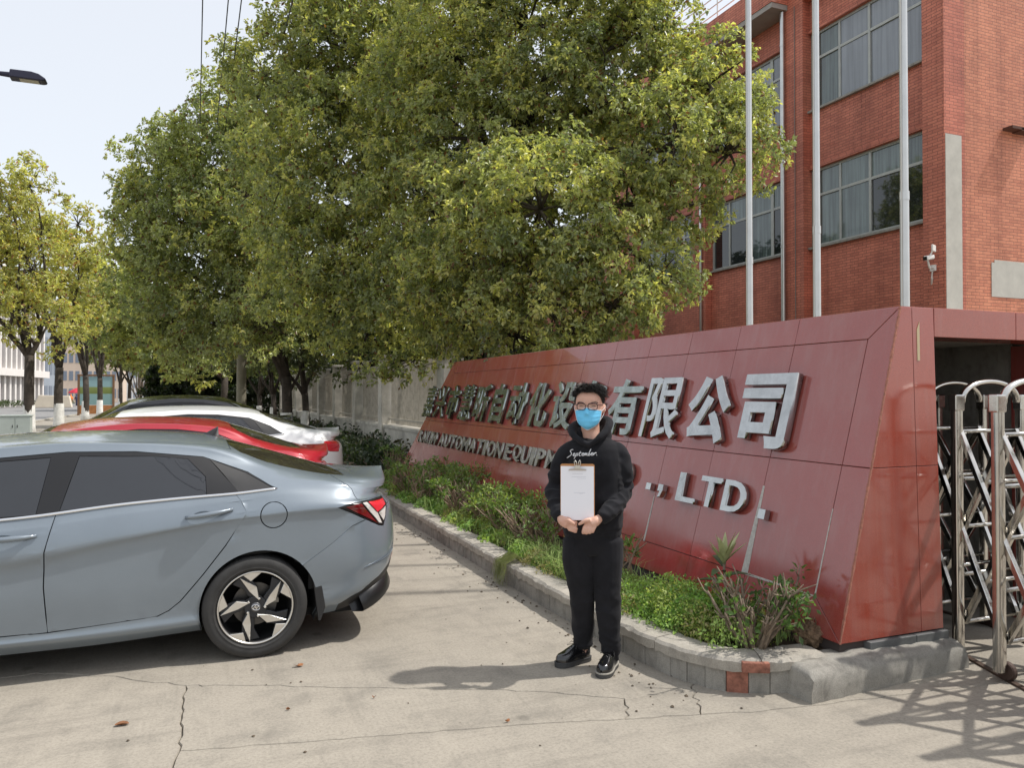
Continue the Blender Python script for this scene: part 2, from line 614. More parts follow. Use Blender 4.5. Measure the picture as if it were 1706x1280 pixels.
for i in range(420):
    x, y = rng.uniform(-1.5, 4.2), rng.uniform(2.6, 8.5)
    if i > 150:
        y = rng.uniform(3.4, 12)
        x = 2.5 - abs(rng.gauss(0, 0.16))
    s = rng.choice([0.003, 0.004, 0.005, 0.007, 0.010]) * (1 if i < 150 else 1.4)
    a, b_ = rng.uniform(0, 6), rng.uniform(0.5, 1)
    q = [(x + s * math.cos(a + k * 1.57) * (1 if k % 2 else b_), y + s * math.sin(a + k * 1.57), 0.002 + s * 0.3 * rng.random()) for k in range(4)]
    gm.add(q + [(x, y, s * 0.9)], [(0, 1, 4), (1, 2, 4), (2, 3, 4), (3, 0, 4)])
o = gm.build('grit', pm('grit', (0.10, 0.075, 0.05), 0.9, 0, 0.6, 8), fix=False)
tag(o, 'scattered grit and leaf crumbs on the concrete along the kerb', 'grit', kind='stuff')

# ================================================================ planter kerb
kerb = thing('planter_kerb', 'low brick planter kerb with a crumbling cement cap curving round the shrubs', 'kerb', (2.6, 6, 0))
kpath = [(2.62, 15.5), (2.58, 11.4), (2.545, 8.0), (2.53, 6.4), (2.525, 5.2), (2.54, 4.5), (2.565, 4.05), (2.63, 3.74), (2.74, 3.56), (2.9, 3.455), (3.05, 3.41), (3.30, 3.40)]


def catmull(pts, n=12):
    P = [Vector(p) for p in pts]
    P = [P[0] * 2 - P[1]] + P + [P[-1] * 2 - P[-2]]
    out = []
    for i in range(1, len(P) - 2):
        for k in range(n):
            t = k / n
            a, b, c, d = P[i - 1], P[i], P[i + 1], P[i + 2]
            out.append(0.5 * ((2 * b) + (c - a) * t + (2 * a - 5 * b + 4 * c - d) * t * t + (3 * b - a - 3 * c + d) * t ** 3))
    out.append(P[-2])
    return out


class Path:
    def __init__(self, pts):
        self.p = pts
        self.s = [0]
        for a, b in zip(pts[:-1], pts[1:]):
            self.s.append(self.s[-1] + (b - a).length)
        self.L = self.s[-1]

    def at(self, s):
        s = min(max(s, 0), self.L)
        for i in range(len(self.s) - 1):
            if self.s[i + 1] >= s:
                break
        f = (s - self.s[i]) / max(1e-9, self.s[i + 1] - self.s[i])
        t = (self.p[i + 1] - self.p[i]).normalized()
        return self.p[i].lerp(self.p[i + 1], f), t


KP = Path(catmull([Vector(p) for p in kpath]))
KTOP, KBR = 0.19, 0.125
red_brick = pm('red_brick', (0.30, 0.125, 0.085), 0.9, 0, 0.55, 16, 0.9, 50, objvar=0.2)
rend_brick = MATS['grey_cement']
s = 0.0
i = 0
near = lambda p: p.y < 6.5
while s < KP.L - 0.02:
    p, t = KP.at(s)
    w = 0.235 if p.y > 4.7 else 0.118
    w = min(w, KP.L - s)
    pm_, tm = KP.at(s + w / 2)
    nl = Vector((-tm.y, tm.x))              # to the left of travel = inside the planter (travel goes towards -Y)
    inside = nl if nl.x > 0 or tm.x > 0.6 else -nl
    if inside.x < 0 and tm.x < 0.6:
        inside = -inside
    jit = rng.uniform(-0.006, 0.006)
    c = pm_ + inside * (0.055 + jit)
    mb = MB().box((c.x, c.y, KBR / 2 - 0.01), (0.11, w - 0.003, KBR + 0.02), math.atan2(tm.y, tm.x) - math.pi / 2)
    u_red = (abs(pm_.x - 2.83) < 0.055 and pm_.y < 3.7)
    mb.build('brick', red_brick if u_red else rend_brick, kerb, bevel=0.004)
    s += w
    i += 1
# continuous mortar bed behind and between the bricks
prof_in, prof_out = [], []
mbm = MB()
rows = []
NS = 120
for k in range(NS + 1):
    p, t = KP.at(KP.L * k / NS)
    nl = Vector((-t.y, t.x))
    inside = nl if (nl.x > 0 or t.x > 0.6) else -nl
    a, b_ = p + inside * 0.012, p + inside * 0.20
    rows.append([(a.x, a.y, -0.03), (a.x, a.y, KBR - 0.004), (b_.x, b_.y, KBR - 0.004), (b_.x, b_.y, -0.03)])
mbm.grid(rows, wrap=True).build('mortar_bed', rend_brick, kerb)
# cement cap, laid in lengths with broken edges
s = 0.0
i = 0
while s < KP.L - 0.03:
    w = rng.uniform(0.7, 1.25) if KP.at(s)[0].y > 4.2 else rng.uniform(0.45, 0.7)
    w = min(w, KP.L - s)
    if KP.L - s - w < 0.2:
        w = KP.L - s
    n = max(4, int(w / 0.05))
    rows = []
    for k in range(n + 1):
        p, t = KP.at(s + 0.003 + (w - 0.006) * k / n)
        nl = Vector((-t.y, t.x))
        inside = nl if (nl.x > 0 or t.x > 0.6) else -nl
        c0 = rng.uniform(-0.010, 0.008) if k % 2 else rng.uniform(-0.004, 0.004)
        chip = rng.uniform(0, 0.03) if rng.random() < 0.12 else 0
        zb = KBR + rng.uniform(-0.012, 0.006)
        zt = KTOP + rng.uniform(-0.004, 0.004)
        off = lambda d: p + inside * d
        A, B, C, D, E_ = off(-0.018 + c0), off(-0.020 + c0), off(-0.004 + c0 + chip), off(0.19 + c0), off(0.205)
        rows.append([(A.x, A.y, zb), (B.x, B.y, zt - 0.016 - chip * 0.4), (C.x, C.y, zt), (off(0.1).x, off(0.1).y, zt + 0.004), (D.x, D.y, zt - 0.004), (E_.x, E_.y, zt - 0.02), (E_.x, E_.y, zb)])
    mb = MB().grid(rows, wrap=True)
    mb.f.append(tuple(range(6, -1, -1)))
    mb.f.append(tuple(len(mb.v) - 7 + q for q in range(7)))
    mb.build('cap_stone', MATS['old_cement'], kerb)
    s += w
    i += 1
p, t = KP.at(KP.L - 0.44)
nl = Vector((-t.y, t.x))
MB().box((p.x + nl.x * 0.022, p.y + nl.y * 0.022, 0.1515), (0.15, 0.124, 0.058), math.atan2(t.y, t.x) + 0.02).build('brick', red_brick, kerb, bevel=0.006)
# long rough concrete block before the end of the sign
bp = [(3.045, 3.225), (4.335, 3.30), (4.32, 3.56), (3.03, 3.50)]
mb = MB()
N = 30
rows = []
for k in range(N + 1):
    f = k / N
    a = Vector(bp[0]).lerp(Vector(bp[1]), f)
    b_ = Vector(bp[3]).lerp(Vector(bp[2]), f)
    e = 0.016 if 0 < k < N else 0.0
    jz = rng.uniform(-0.006, 0.006)
    ring = []
    for q, z in ((0, -0.03), (0.0, 0.05), (0.005, 0.12), (0.045, 0.163), (0.12, 0.175), (0.24, 0.172), (0.27, 0.14), (0.27, -0.03)):
        pp = a + (b_ - a).normalized() * (q + rng.uniform(-e, e) * 0.35)
        zz = z + (jz if z > 0.1 else 0)
        if k in (0, N):
            zz = min(zz, 0.145)
            pp = pp + (Vector((0.02, 0)) if k == 0 else Vector((-0.02, 0))) * (1 if z > 0.1 else 0)
        ring.append((pp.x, pp.y, zz))
    rows.append(ring)
mb.grid(rows, wrap=True)
mb.f.append(tuple(range(7, -1, -1)))
mb.f.append(tuple(len(mb.v) - 8 + q for q in range(8)))
o = mb.build('concrete_block', MATS['grey_cement'], smooth=True, auto=50)
tag(o, 'long weathered concrete kerb block lying before the end of the red sign', 'kerb block')

# soil bed
sx = np.linspace(2.70, 3.72, 18)
sy = np.linspace(3.50, 14.2, 150)
rows = []
for y in sy:
    rows.append([(x + (0.0 if y > 4.05 else (4.05 - y) * 0.42 * (1 - (x - 2.7) / 1.02)), y, 0.145 + 0.03 * math.sin(x * 9 + y * 4) * math.sin(y * 7.3) + rng.uniform(-0.012, 0.012)) for x in sx])
o = MB().grid(rows).build('planter_soil', MATS['soil'], smooth=True)
o['kind'] = 'structure'
verge = sheet('verge', [(2.9, 14.2), (4.6, 14.2), (4.6, 120), (2.9, 120)], 0.06, MATS['soil'])
# ================================================================ red granite sign wall
SN = Vector((-0.963, 0, 0.27)).normalized()             # outward normal of the leaning face
SUP = Vector((0.27, 0, 0.963)).normalized()             # up the slope


def sx_(z):
    return 3.3589 + 0.2804 * z


def sp(y, z, out=0.0):
    return Vector((sx_(z), y, z)) + SN * out


ynear = lambda z: 3.455 - (2.19 - z) * 0.0275
yfar = lambda z: 12.2 + 0.8205 * (2.196 - z)
ZB, Z1, Z2, Z3, ZT, XB = 0.22, 0.43, 1.215, 2.0, 2.19, 4.25
sign = thing('sign_wall', 'long leaning red granite company sign wall with steel lettering behind the planter', 'sign', (3.9, 8, 0))
TH = 0.022
core = MB()
ring = lambda e: [(sx_(0.0) + 0.05, 0), (sx_(ZB) + TH, ZB), (sx_(ZT) + TH, ZT - TH), (XB - TH, ZT - TH), (XB - TH, 0)]
a = [Vector((x, ynear(z) + TH, z)) for x, z in ring(0)]
b_ = [Vector((x, yfar(z) - TH, z)) for x, z in ring(0)]
core.add(a + b_, [tuple(range(4, -1, -1)), tuple(range(5, 10))] + [(i, (i + 1) % 5, 5 + (i + 1) % 5, 5 + i) for i in range(5)])
core.build('core', MATS['mortar_dark'], sign)


def shrink(poly, g):
    c = sum((Vector(p) for p in poly), Vector((0, 0))) / len(poly)
    n = len(poly)
    P = [Vector(p) for p in poly]
    ar = sum(P[i].x * P[(i + 1) % n].y - P[(i + 1) % n].x * P[i].y for i in range(n))
    if ar < 0:
        P.reverse()
    out = []
    for i in range(n):
        a0, b0, c0 = P[i - 1], P[i], P[(i + 1) % n]
        t1, t2 = (b0 - a0).normalized(), (c0 - b0).normalized()
        n1, n2 = Vector((-t1.y, t1.x)), Vector((-t2.y, t2.x))
        m = (n1 + n2)
        m = m / max(0.3, m.dot(n1))
        out.append(b0 + m * g)
    return out


def face_tile(poly, name='tile', mat='granite', g=0.0022):
    pts = [sp(y, z, -TH + rng.uniform(-0.0015, 0.0008)) for y, z in shrink(poly, g)]
    return MB().prism(pts, SN * TH).build(name, MATS[mat], sign, bevel=0.0015, seg=1)


cols = [3.655] + [4.30 + 0.636 * k for k in range(30)]
jog = 0.0
for z0, z1 in ((Z1, Z2), (Z2, Z3)):
    for ya, yb in zip(cols[:-1], cols[1:]):
        if ya > yfar(z1) - 0.28:
            break
        last = yb > yfar(z1) - 0.28
        ea, eb = (yfar(z0) - 0.28, yfar(z1) - 0.28) if last else (yb, yb)
        face_tile([(ya, z0), (ea, z0), (eb, z1), (ya, z1)])
# border tiles: bottom, top, near strip with mitred corners, far strip
for z0, z1, inner in ((ZB, Z1, Z1), (Z3, ZT, Z3)):
    outer = z0 if inner == z1 else z1
    for k, (ya, yb) in enumerate(zip(cols[:-1], cols[1:])):
        if ya > yfar(inner) - 0.28:
            break
        last = yb > yfar(inner) - 0.28
        eb_in = yfar(inner) - 0.28 if last else yb
        eb_out = yfar(outer) if last else yb
        ya_out = ynear(outer) if k == 0 else ya
        face_tile([(ya, inner), (eb_in, inner), (eb_out, outer), (ya_out, outer)])
for z0, z1 in ((Z1, Z2), (Z2, Z3)):
    lo = ZB if z0 == Z1 else z0
    hi = ZT if z1 == Z3 else z1
    face_tile([(ynear(lo), lo), (3.655, z0), (3.655, z1), (ynear(hi), hi)])
    face_tile([(yfar(lo), lo), (yfar(z0) - 0.28, z0), (yfar(z1) - 0.28, z1), (yfar(hi), hi)])
# end face towards the gate
XJ = 4.065


def end_tile(poly, mat='granite_end'):
    pts = [Vector((x, ynear(z) + TH, z)) for x, z in shrink(poly, 0.002)]
    return MB().prism(pts, Vector((0, -TH, 0))).build('tile', MATS[mat], sign, bevel=0.0015, seg=1)


xm = lambda z: XJ + (z - 1.2) * 0.0
end_tile([(sx_(ZB), ZB), (XJ, ZB), (XJ, Z2), (sx_(Z2), Z2)])
end_tile([(sx_(Z2), Z2), (XJ, Z2), (XJ, ZT), (sx_(ZT), ZT)])
end_tile([(XJ, ZB), (XB, ZB), (XB, Z2), (XJ, Z2)])
end_tile([(XJ, Z2), (XB, Z2), (XB, ZT), (XJ, ZT)])
# rough bush-hammered edge strip where face and end meet
for z0, z1 in ((ZB, Z2), (Z2, ZT)):
    a_, c_ = sp(ynear(z0), z0, 0.001), sp(ynear(z1), z1, 0.001)
    mb = MB()
    N = 40
    rows = []
    for k in range(N + 1):
        q = a_.lerp(c_, k / N)
        w = rng.uniform(0.004, 0.008)
        rows.append([q + Vector((0.0, w * 1.6, 0)) + SN * 0.001, q + Vector((-0.003, -0.003, 0)), q + Vector((w * 1.6, -0.001, 0))])
    mb.grid(rows).build('edge_strip', pm('rough_granite', (0.42, 0.17, 0.12), 0.9, 0, 0.4, 60, 0.9, 120), sign)
# top capping
for ya, yb in zip(cols[:-1], cols[1:]):
    if ya > 12.0:
        break
    yb = min(yb, 12.19)
    ya2 = ynear(ZT) if ya == cols[0] else ya
    MB().box2((sx_(ZT) + 0.004, ya2 + 0.002, ZT - TH + 0.001), (XB, yb - 0.002, ZT + 0.001)).build('tile', MATS['granite'], sign)
# grey plinth under the end, pale mortar where joints have opened
for xa, xb in ((3.62, 3.99), (3.99, 4.262)):
    MB().box2((xa + 0.002, 3.372, 0.0), (xb - 0.002, 3.5, 0.215)).build('plinth_stone', pm('plinth', (0.11, 0.115, 0.115), 0.55, 0, 0.3, 8, 0.2, 50), sign, bevel=0.004)
MB().box2((3.45, 3.50, 0.0), (3.62, 13.9, 0.215)).build('plinth_stone', MATS['plinth'], sign)
pale = pm('pale_mortar', (0.50, 0.48, 0.44), 0.9, 0, 0.25, 40)
for pts in ([(4.288, 1.02), (4.306, 1.02), (4.335, 0.43), (4.272, 0.43)], [(5.575, 0.80), (5.583, 0.80), (5.590, 0.43), (5.570, 0.43)], [(3.652, 0.95), (3.657, 0.95), (3.660, 0.44), (3.650, 0.44)],
            [(3.66, 0.428), (3.66, 0.434), (4.30, 0.440), (4.30, 0.424)]):
    MB().prism([sp(y, z, -0.006) for y, z in pts], SN * 0.008).build('mortar_joint', pale, sign)
MB().prism([Vector((x, ynear(z) + 0.002, z)) for x, z in ((4.098, 1.86), (4.118, 1.86), (4.122, 2.10), (4.100, 2.05))], Vector((0, -0.005, 0))).build('mortar_joint', pm('cream_patch', (0.55, 0.45, 0.28), 0.8), sign)

# ---------------------------------------------------------------- steel lettering on the sign


def glyph(ch, bold, ext):
    cu = bpy.data.curves.new('glyph', 'FONT')
    cu.body = ch
    cu.size = 1.0
    cu.offset = bold
    cu.resolution_u = 4
    cu.fill_mode = 'BOTH'
    cu.extrude = 0.5
    ob = bpy.data.objects.new('glyph', cu)
    COL.objects.link(ob)
    dg = bpy.context.evaluated_depsgraph_get()
    me = bpy.data.meshes.new_from_object(ob.evaluated_get(dg))
    bpy.data.objects.remove(ob)
    bpy.data.curves.remove(cu)
    co = np.array([v.co for v in me.vertices])
    return me, co


def letter(ch, yl, yr, zb, zt, bold, depth, name, stand=0.012, mat='steel_letter'):
    """a raised steel character between yl (left, larger y) and yr, zb..zt measured on the face"""
    me, co = glyph(ch, bold, depth)
    lo, hi = co.min(0), co.max(0)
    y = yl + (co[:, 0] - lo[0]) / max(1e-6, hi[0] - lo[0]) * (yr - yl)
    z = zb + (co[:, 1] - lo[1]) / max(1e-6, hi[1] - lo[1]) * (zt - zb)
    dz = stand + (co[:, 2] + 0.5) * depth
    o0 = Vector((3.9, 8, 0))
    for v, yy, zz, d in zip(me.vertices, y, z, dz):
        v.co = sp(yy, zz, d) - o0
    me.materials.clear()
    me.materials.append(MATS[mat])
    me.name = name
    o = bpy.data.objects.new(name, me)
    COL.objects.link(o)
    o.parent = sign
    bm = bmesh.new()
    bm.from_mesh(me)
    bmesh.ops.remove_doubles(bm, verts=bm.verts, dist=0.0006)
    bmesh.ops.recalc_face_normals(bm, faces=bm.faces)
    bm.to_mesh(me)
    bm.free()
    return o


for k, ch in enumerate('嘉兴市慧昕自动化设备有限公司'):
    yc = 12.82 - 0.648 * k
    hw = 0.262 if ch not in '自' else 0.22
    bold = 0.032 if ch in '司公自市' else (0.017 if ch in '动设备昕兴有化' else 0.010)
    letter(ch, yc + hw, yc - hw, 1.262, 1.785, bold, 0.05, 'character', mat='steel_green' if k < 11 else 'steel_letter')
adv = {'I': 0.55, 'M': 1.2, '.': 0.5, ',': 0.5, 'W': 1.3}


def word(w, yl, yr, zb=0.835, zt=1.035):
    tot = sum(adv.get(c, 1.0) for c in w)
    y = yl
    for c in w:
        wd = adv.get(c, 1.0) * (yl - yr) / tot
        letter(c, y - 0.022, y - wd + 0.022, zb, zt, 0.018, 0.04, 'letter', mat='steel_letter' if w == 'LTD' else 'steel_dull')
        y -= wd


word('RAKIM', 12.95, 11.88)
word('AUTOMATION', 11.76, 9.02)
word('EQUIPMENT', 8.98, 6.62)
word('CO', 6.50, 5.91)
word('LTD', 5.235, 4.38, 0.80, 1.02)
for pl in ([(5.655, 0.835), (5.585, 0.835), (5.585, 0.893), (5.655, 0.893)], [(5.475, 0.842), (5.442, 0.842), (5.462, 0.79), (5.425, 0.80), (5.402, 0.85), (5.405, 0.90), (5.472, 0.90)], [(4.235, 0.798), (4.168, 0.798), (4.168, 0.865), (4.235, 0.865)]):
    MB().prism([sp(y, z, 0.012) for y, z in pl], SN * 0.045).build('letter', MATS['steel_letter'], sign, bevel=0.002, seg=1)

# ================================================================ gate housing behind the sign
hs = thing('gate_housing', 'dark gate housing with a red granite lintel right of the sign wall', 'gate house', (5.0, 4, 0))
MB().box2((XB + 0.003, 3.452, 2.01), (5.0, 3.72, 2.192)).build('lintel', MATS['granite_end'], hs, bevel=0.003)
MB().box2((5.004, 3.452, 2.01), (6.4, 3.72, 2.192)).build('lintel', MATS['granite_end'], hs, bevel=0.003)
MB().box2((XB + 0.01, 3.722, 2.03), (6.4, 12.1, 2.17)).build('roof_slab', MATS['grey_cement'], hs)
MB().box2((5.62, 3.46, 0.0), (5.8, 3.92, 2.008)).build('side_wall', MATS['granite'], hs)
MB().box2((5.64, 3.922, 0.0), (5.8, 12.1, 2.028)).build('side_wall', MATS['grey_cement'], hs)
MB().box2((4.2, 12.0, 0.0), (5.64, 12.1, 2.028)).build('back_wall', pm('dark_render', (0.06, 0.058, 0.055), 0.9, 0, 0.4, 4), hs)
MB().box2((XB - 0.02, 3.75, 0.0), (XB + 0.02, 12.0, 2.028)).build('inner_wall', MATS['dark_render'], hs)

# ================================================================ folding stainless gate
gate = thing('folding_gate', 'stainless steel folding gate with arched frames and scissor bars beside the sign', 'gate', (4.3, 3.0, 0))
gp = [Vector((4.60, 3.83)), Vector((4.44, 3.45)), Vector((4.285, 3.07))]
gp = [Vector((4.60 + 0.0, 3.83 + 0.36 * k)) for k in (3, 2, 1)] + gp + [Vector((4.15 - 0.02 * k, 2.68 - 0.39 * k)) for k in range(0, 8)]
GW = 0.60
st = MATS['steel']
side = Vector((1, 0.0))
for k, p in enumerate(gp):
    fr = None
    for sdx in (0, GW):
        mb = MB()
        x, y = p.x + sdx, p.y
        pr_ = []
        for q in range(20):
            th = 2 * math.pi * q / 20
            cx, sy_ = math.cos(th), math.sin(th)
            ex = 0.45
            pr_.append((x + 0.033 * math.copysign(abs(cx) ** ex, cx), y + 0.026 * math.copysign(abs(sy_) ** ex, sy_), 0.06))
        mb.prism(pr_, (0, 0, 1.5))
        po = mb.build('post', st, gate, smooth=True, auto=30)
        mb = MB()
        mb.box((x, y, 1.60), (0.078, 0.062, 0.105))
        mb.build('post_cap', st, gate, bevel=0.009)
        if k % 2 == 1:
            M = Matrix.Translation((x + 0.06, y, 0.055)) @ Matrix.Rotation(math.pi / 2, 4, 'Y')
            MB().lathe([(0.0, -0.02), (0.05, -0.02), (0.055, -0.012), (0.055, 0.012), (0.05, 0.02), (0.0, 0.02)], 20, M).build('wheel', pm('gate_wheel', (0.08, 0.05, 0.04), 0.7, 0.3), gate)
    rows = []
    arc = []
    for q in range(25):
        th = math.pi * q / 24
        xx = p.x + GW / 2 - (GW / 2 - 0.045) * math.cos(th)
        arc.append((xx, p.y, 1.60 + 0.135 * math.sin(th) ** 0.8))
    MB().tube(arc, 0.026, 10, True, 0.7).build('arch', st, gate, smooth=True)
    for z in (0.22, 0.52, 0.82, 1.12, 1.42):
        MB().tube([(p.x, p.y, z), (p.x + GW, p.y, z)], 0.013, 10).build('cross_rod', st, gate, smooth=True)
for k in range(len(gp) - 1):
    a, b_ = gp[k], gp[k + 1]
    md = (a + b_) / 2
    for sdx, e in ((0.045, 1), (GW - 0.045, -1)):
        for z0 in (0.22, 0.82):
            for flip in (0, 1):
                za, zb_ = (z0, z0 + 0.60) if flip else (z0 + 0.60, z0)
                off = 0.016 * (1 if flip else -1)
                MB().beam((a.x + sdx + off, a.y, za), (b_.x + sdx + off, b_.y, zb_), 0.026, 0.042).build('scissor_bar', st, gate, bevel=0.003, seg=1)
    for z in (0.52, 1.12):
        MB().tube([(md.x + 0.03, md.y, z), (md.x + GW - 0.03, md.y, z)], 0.013, 8).build('cross_rod', st, gate, smooth=True)
tr = MB()
pts = [(p.x, p.y, 0.004) for p in gp]
for sdx in (0.06, GW + 0.06):
    m_ = MB()
    for q, w in zip(pts[:-1], pts[1:]):
        m_.beam((q[0] + sdx, q[1], 0.006), (w[0] + sdx, w[1], 0.006), 0.035, 0.012)
    o = m_.build('ground_rail', pm('rail_rust', (0.09, 0.06, 0.045), 0.6, 0.5, 0.4, 9))
    tag(o, 'rusty ground rail under the left posts of the folding gate' if sdx < 0.1 else 'rusty ground rail under the right posts of the folding gate', 'rail', 'rails of the folding gate')
# ================================================================ flagpoles
for k, (y, lab) in enumerate(((5.17, 'tall silver flagpole rightmost of three, in front of the upper windows'), (6.25, 'tall silver flagpole in the middle of the three'), (7.31, 'tall silver flagpole leftmost of three, beside the tree crown'))):
    t = thing('flagpole', lab, 'flagpole', (6.0, y, 0), group='flagpoles behind the sign')
    zj = 3.45 - 0.1 * k if k != 2 else 3.2
    MB().tube([(6, y, 0), (6, y, 2.2), (6, y, zj)], [0.041, 0.040, 0.039], 20).build('lower_pole', MATS['alu'], t, smooth=True, auto=40)
    MB().tube([(6, y, zj - 0.02), (6, y, zj + 0.06)], 0.043, 20).build('collar', MATS['alu'], t, smooth=True, auto=40)
    MB().tube([(6, y, zj + 0.05), (6, y, 6.5), (6, y, 10.4)], [0.036, 0.034, 0.028], 20).build('upper_pole', MATS['alu'], t, smooth=True, auto=40)
    MB().lathe([(0, 0.12), (0.05, 0.09), (0.07, 0.03), (0.05, -0.03), (0, -0.06)], 16, Matrix.Translation((6, y, 10.45))).build('finial', MATS['chrome'], t, smooth=True)
    MB().tube([(5.952, y - 0.01, 1.0), (5.955, y - 0.012, 6.0), (5.965, y - 0.01, 10.35)], 0.004, 5).build('rope', pm('rope', (0.6, 0.58, 0.52), 0.9), t)

# ================================================================ red brick office building
BX, BY, BTOP = 14.3, 11.34, 12.5
bld = thing('brick_building', 'three storey red brick office building with grey framed windows behind the flagpoles', 'building', (BX, BY, 0))
BR, BRF = MATS['brick'], MATS['brick_front']
REC = 0.22                                              # bays are set back between pilasters
YEND = 26.0
bays = [(11.92, 15.30), (16.08, 19.40), (20.2, 23.5)]
rows_z = [(5.39, 7.38), (8.88, 10.87)]
# pilasters
for ya, yb in [(BY, 11.86), (15.34, 16.04), (19.44, 20.14), (23.54, YEND)]:
    MB().box2((BX, ya + (0.0 if ya > BY else 0.0), 0), (BX + 0.6, yb, 11.72)).build('pilaster', BRF, bld)
# spandrel walls between windows, set back
zlev = [0.0] + [z for r in rows_z for z in r] + [11.72]
for (ya, yb) in bays:
    for q in range(0, len(zlev), 2):
        MB().box2((BX + REC, ya - 0.06, zlev[q]), (BX + REC + 0.3, yb + 0.04, zlev[q + 1])).build('spandrel', BRF, bld)
        if q:
            MB().box2((BX + REC - 0.05, ya - 0.058, zlev[q] + 0.0), (BX + REC - 0.002, yb + 0.038, zlev[q] + 0.09)).build('lintel_band', BRF, bld)
MB().box2((BX + 0.62, BY + 0.3, 0), (BX + 0.72, YEND, 11.7)).build('inner_wall', pm('room_dark', (0.05, 0.055, 0.05), 0.9), bld)
# windows: frame, mullions, panes
pane_pale = pm('pane_pale', (0.12, 0.158, 0.152), 0.04, 0, 0.15, 1.2, spec=0.9, objvar=0.25)
pane_dark = pm('pane_dark', (0.018, 0.022, 0.022), 0.03, 0, spec=0.9, objvar=0.3)
pane_sky = pm('pane_sky', (0.23, 0.25, 0.275), 0.04, 0, 0.1, 0.9, spec=0.9, objvar=0.15)
for pm_n, st in (('pane_pale', 0.22), ('pane_sky', 0.10)):   # folds of curtain hanging behind the glass
    nt = MATS[pm_n].node_tree
    b = nt.nodes['Principled BSDF']
    g = nt.nodes.new('ShaderNodeNewGeometry')
    mp = nt.nodes.new('ShaderNodeMapping')
    mp.inputs['Scale'].default_value = (1, 9, 0.35)
    nt.links.new(g.outputs['Position'], mp.inputs[0])
    tn = noise(nt, 1.6, 3, 0.5, vec=mp.outputs[0])
    old = b.inputs['Base Color'].links[0].from_socket
    nt.links.new(mixc(nt, 1.0, old, ramp(nt, tn, [(0.35, [1 - st * 2] * 3), (0.65, [1 + st] * 3)]), 'MULTIPLY'), b.inputs['Base Color'])
wf = MATS['window_frame']
XW = BX + REC + 0.08
for bi, (ya, yb) in enumerate(bays):
    mull = [ya, ya + 0.65, ya + 1.58, ya + 2.48, yb] if bi == 0 else [ya, ya + 0.72, ya + 1.66, ya + 2.55, yb]
    for ri, (z0, z1) in enumerate(rows_z):
        win = None
        for y in mull:
            w = 0.11 if y == mull[1] else 0.065
            mo = MB().box2((XW - 0.03, y - w / 2, z0 + 0.002), (XW + 0.04, y + w / 2, z1 - 0.002))
            if win is None:
                win = mo.build('window', wf, bld, bevel=0.004, seg=1)
            else:
                mo.build('mullion', wf, win, bevel=0.004, seg=1)
        zt = z0 + 0.66 * (z1 - z0)
        for za, zb in ((z0 + 0.002, z0 + 0.075), (zt - 0.03, zt + 0.035), (z1 - 0.065, z1 - 0.002)):
            for a_, c_ in zip(mull[:-1], mull[1:]):
                MB().box2((XW - 0.024, a_ + 0.034, za), (XW + 0.034, c_ - 0.034, zb)).build('transom', wf, win)
        MB().box2((BX + REC - 0.09, ya - 0.05, z0 - 0.05), (BX + REC + 0.1, yb + 0.03, z0 + 0.0)).build('sill', MATS['grey_cement'], win)
        for q, (a_, c_) in enumerate(zip(mull[:-1], mull[1:])):
            for up_, (za, zb) in enumerate(((z0 + 0.076, zt - 0.031), (zt + 0.036, z1 - 0.066))):
                if ri == 0:
                    mt = pane_pale if up_ or q in (2, 3) else pane_dark
                    if bi == 1 and not up_:
                        mt = pane_dark if q in (0, 2, 3) else pane_pale
                else:
                    mt = pane_sky if q < 3 else pane_pale
                tilt = rng.uniform(-0.004, 0.004)
                xg = XW + (0.012 if q % 2 else -0.004)
                MB().add([(xg + tilt, a_ + 0.03, za - 0.004), (xg - tilt, c_ - 0.03, za - 0.004), (xg - tilt, c_ - 0.03, zb + 0.004), (xg + tilt, a_ + 0.03, zb + 0.004)], [(0, 1, 2, 3)]).build('pane', mt, win)
# gable wall towards the camera and the rest of the shell
MB().box2((BX + 0.602, BY, 0), (34, BY + 0.3, 11.72)).build('gable_wall', BR, bld)
MB().box2((BX + 0.02, BY - 0.012, 0.5), (BX + 0.49, BY - 0.002, 7.06)).build('plaster_strip', pm('plaster', (0.55, 0.53, 0.47), 0.85, 0, 0.12, 2.5, 0.2, 40), bld)
MB().box2((BX + 1.37, BY - 0.012, 3.74), (BX + 4.2, BY - 0.002, 4.47)).build('plaster_strip', MATS['plaster'], bld)
MB().box2((BX + 1.46, BY - 0.0125, 4.47), (BX + 4.2, BY - 0.003, 4.53)).build('plaster_strip', MATS['plaster'], bld)
for x, z in ((16.3, 7.36), (16.6, 7.34)):
    MB().box((x, BY - 0.12, z), (0.5, 0.22, 0.06)).build('bracket', pm('rust_dark', (0.10, 0.045, 0.03), 0.8), bld)
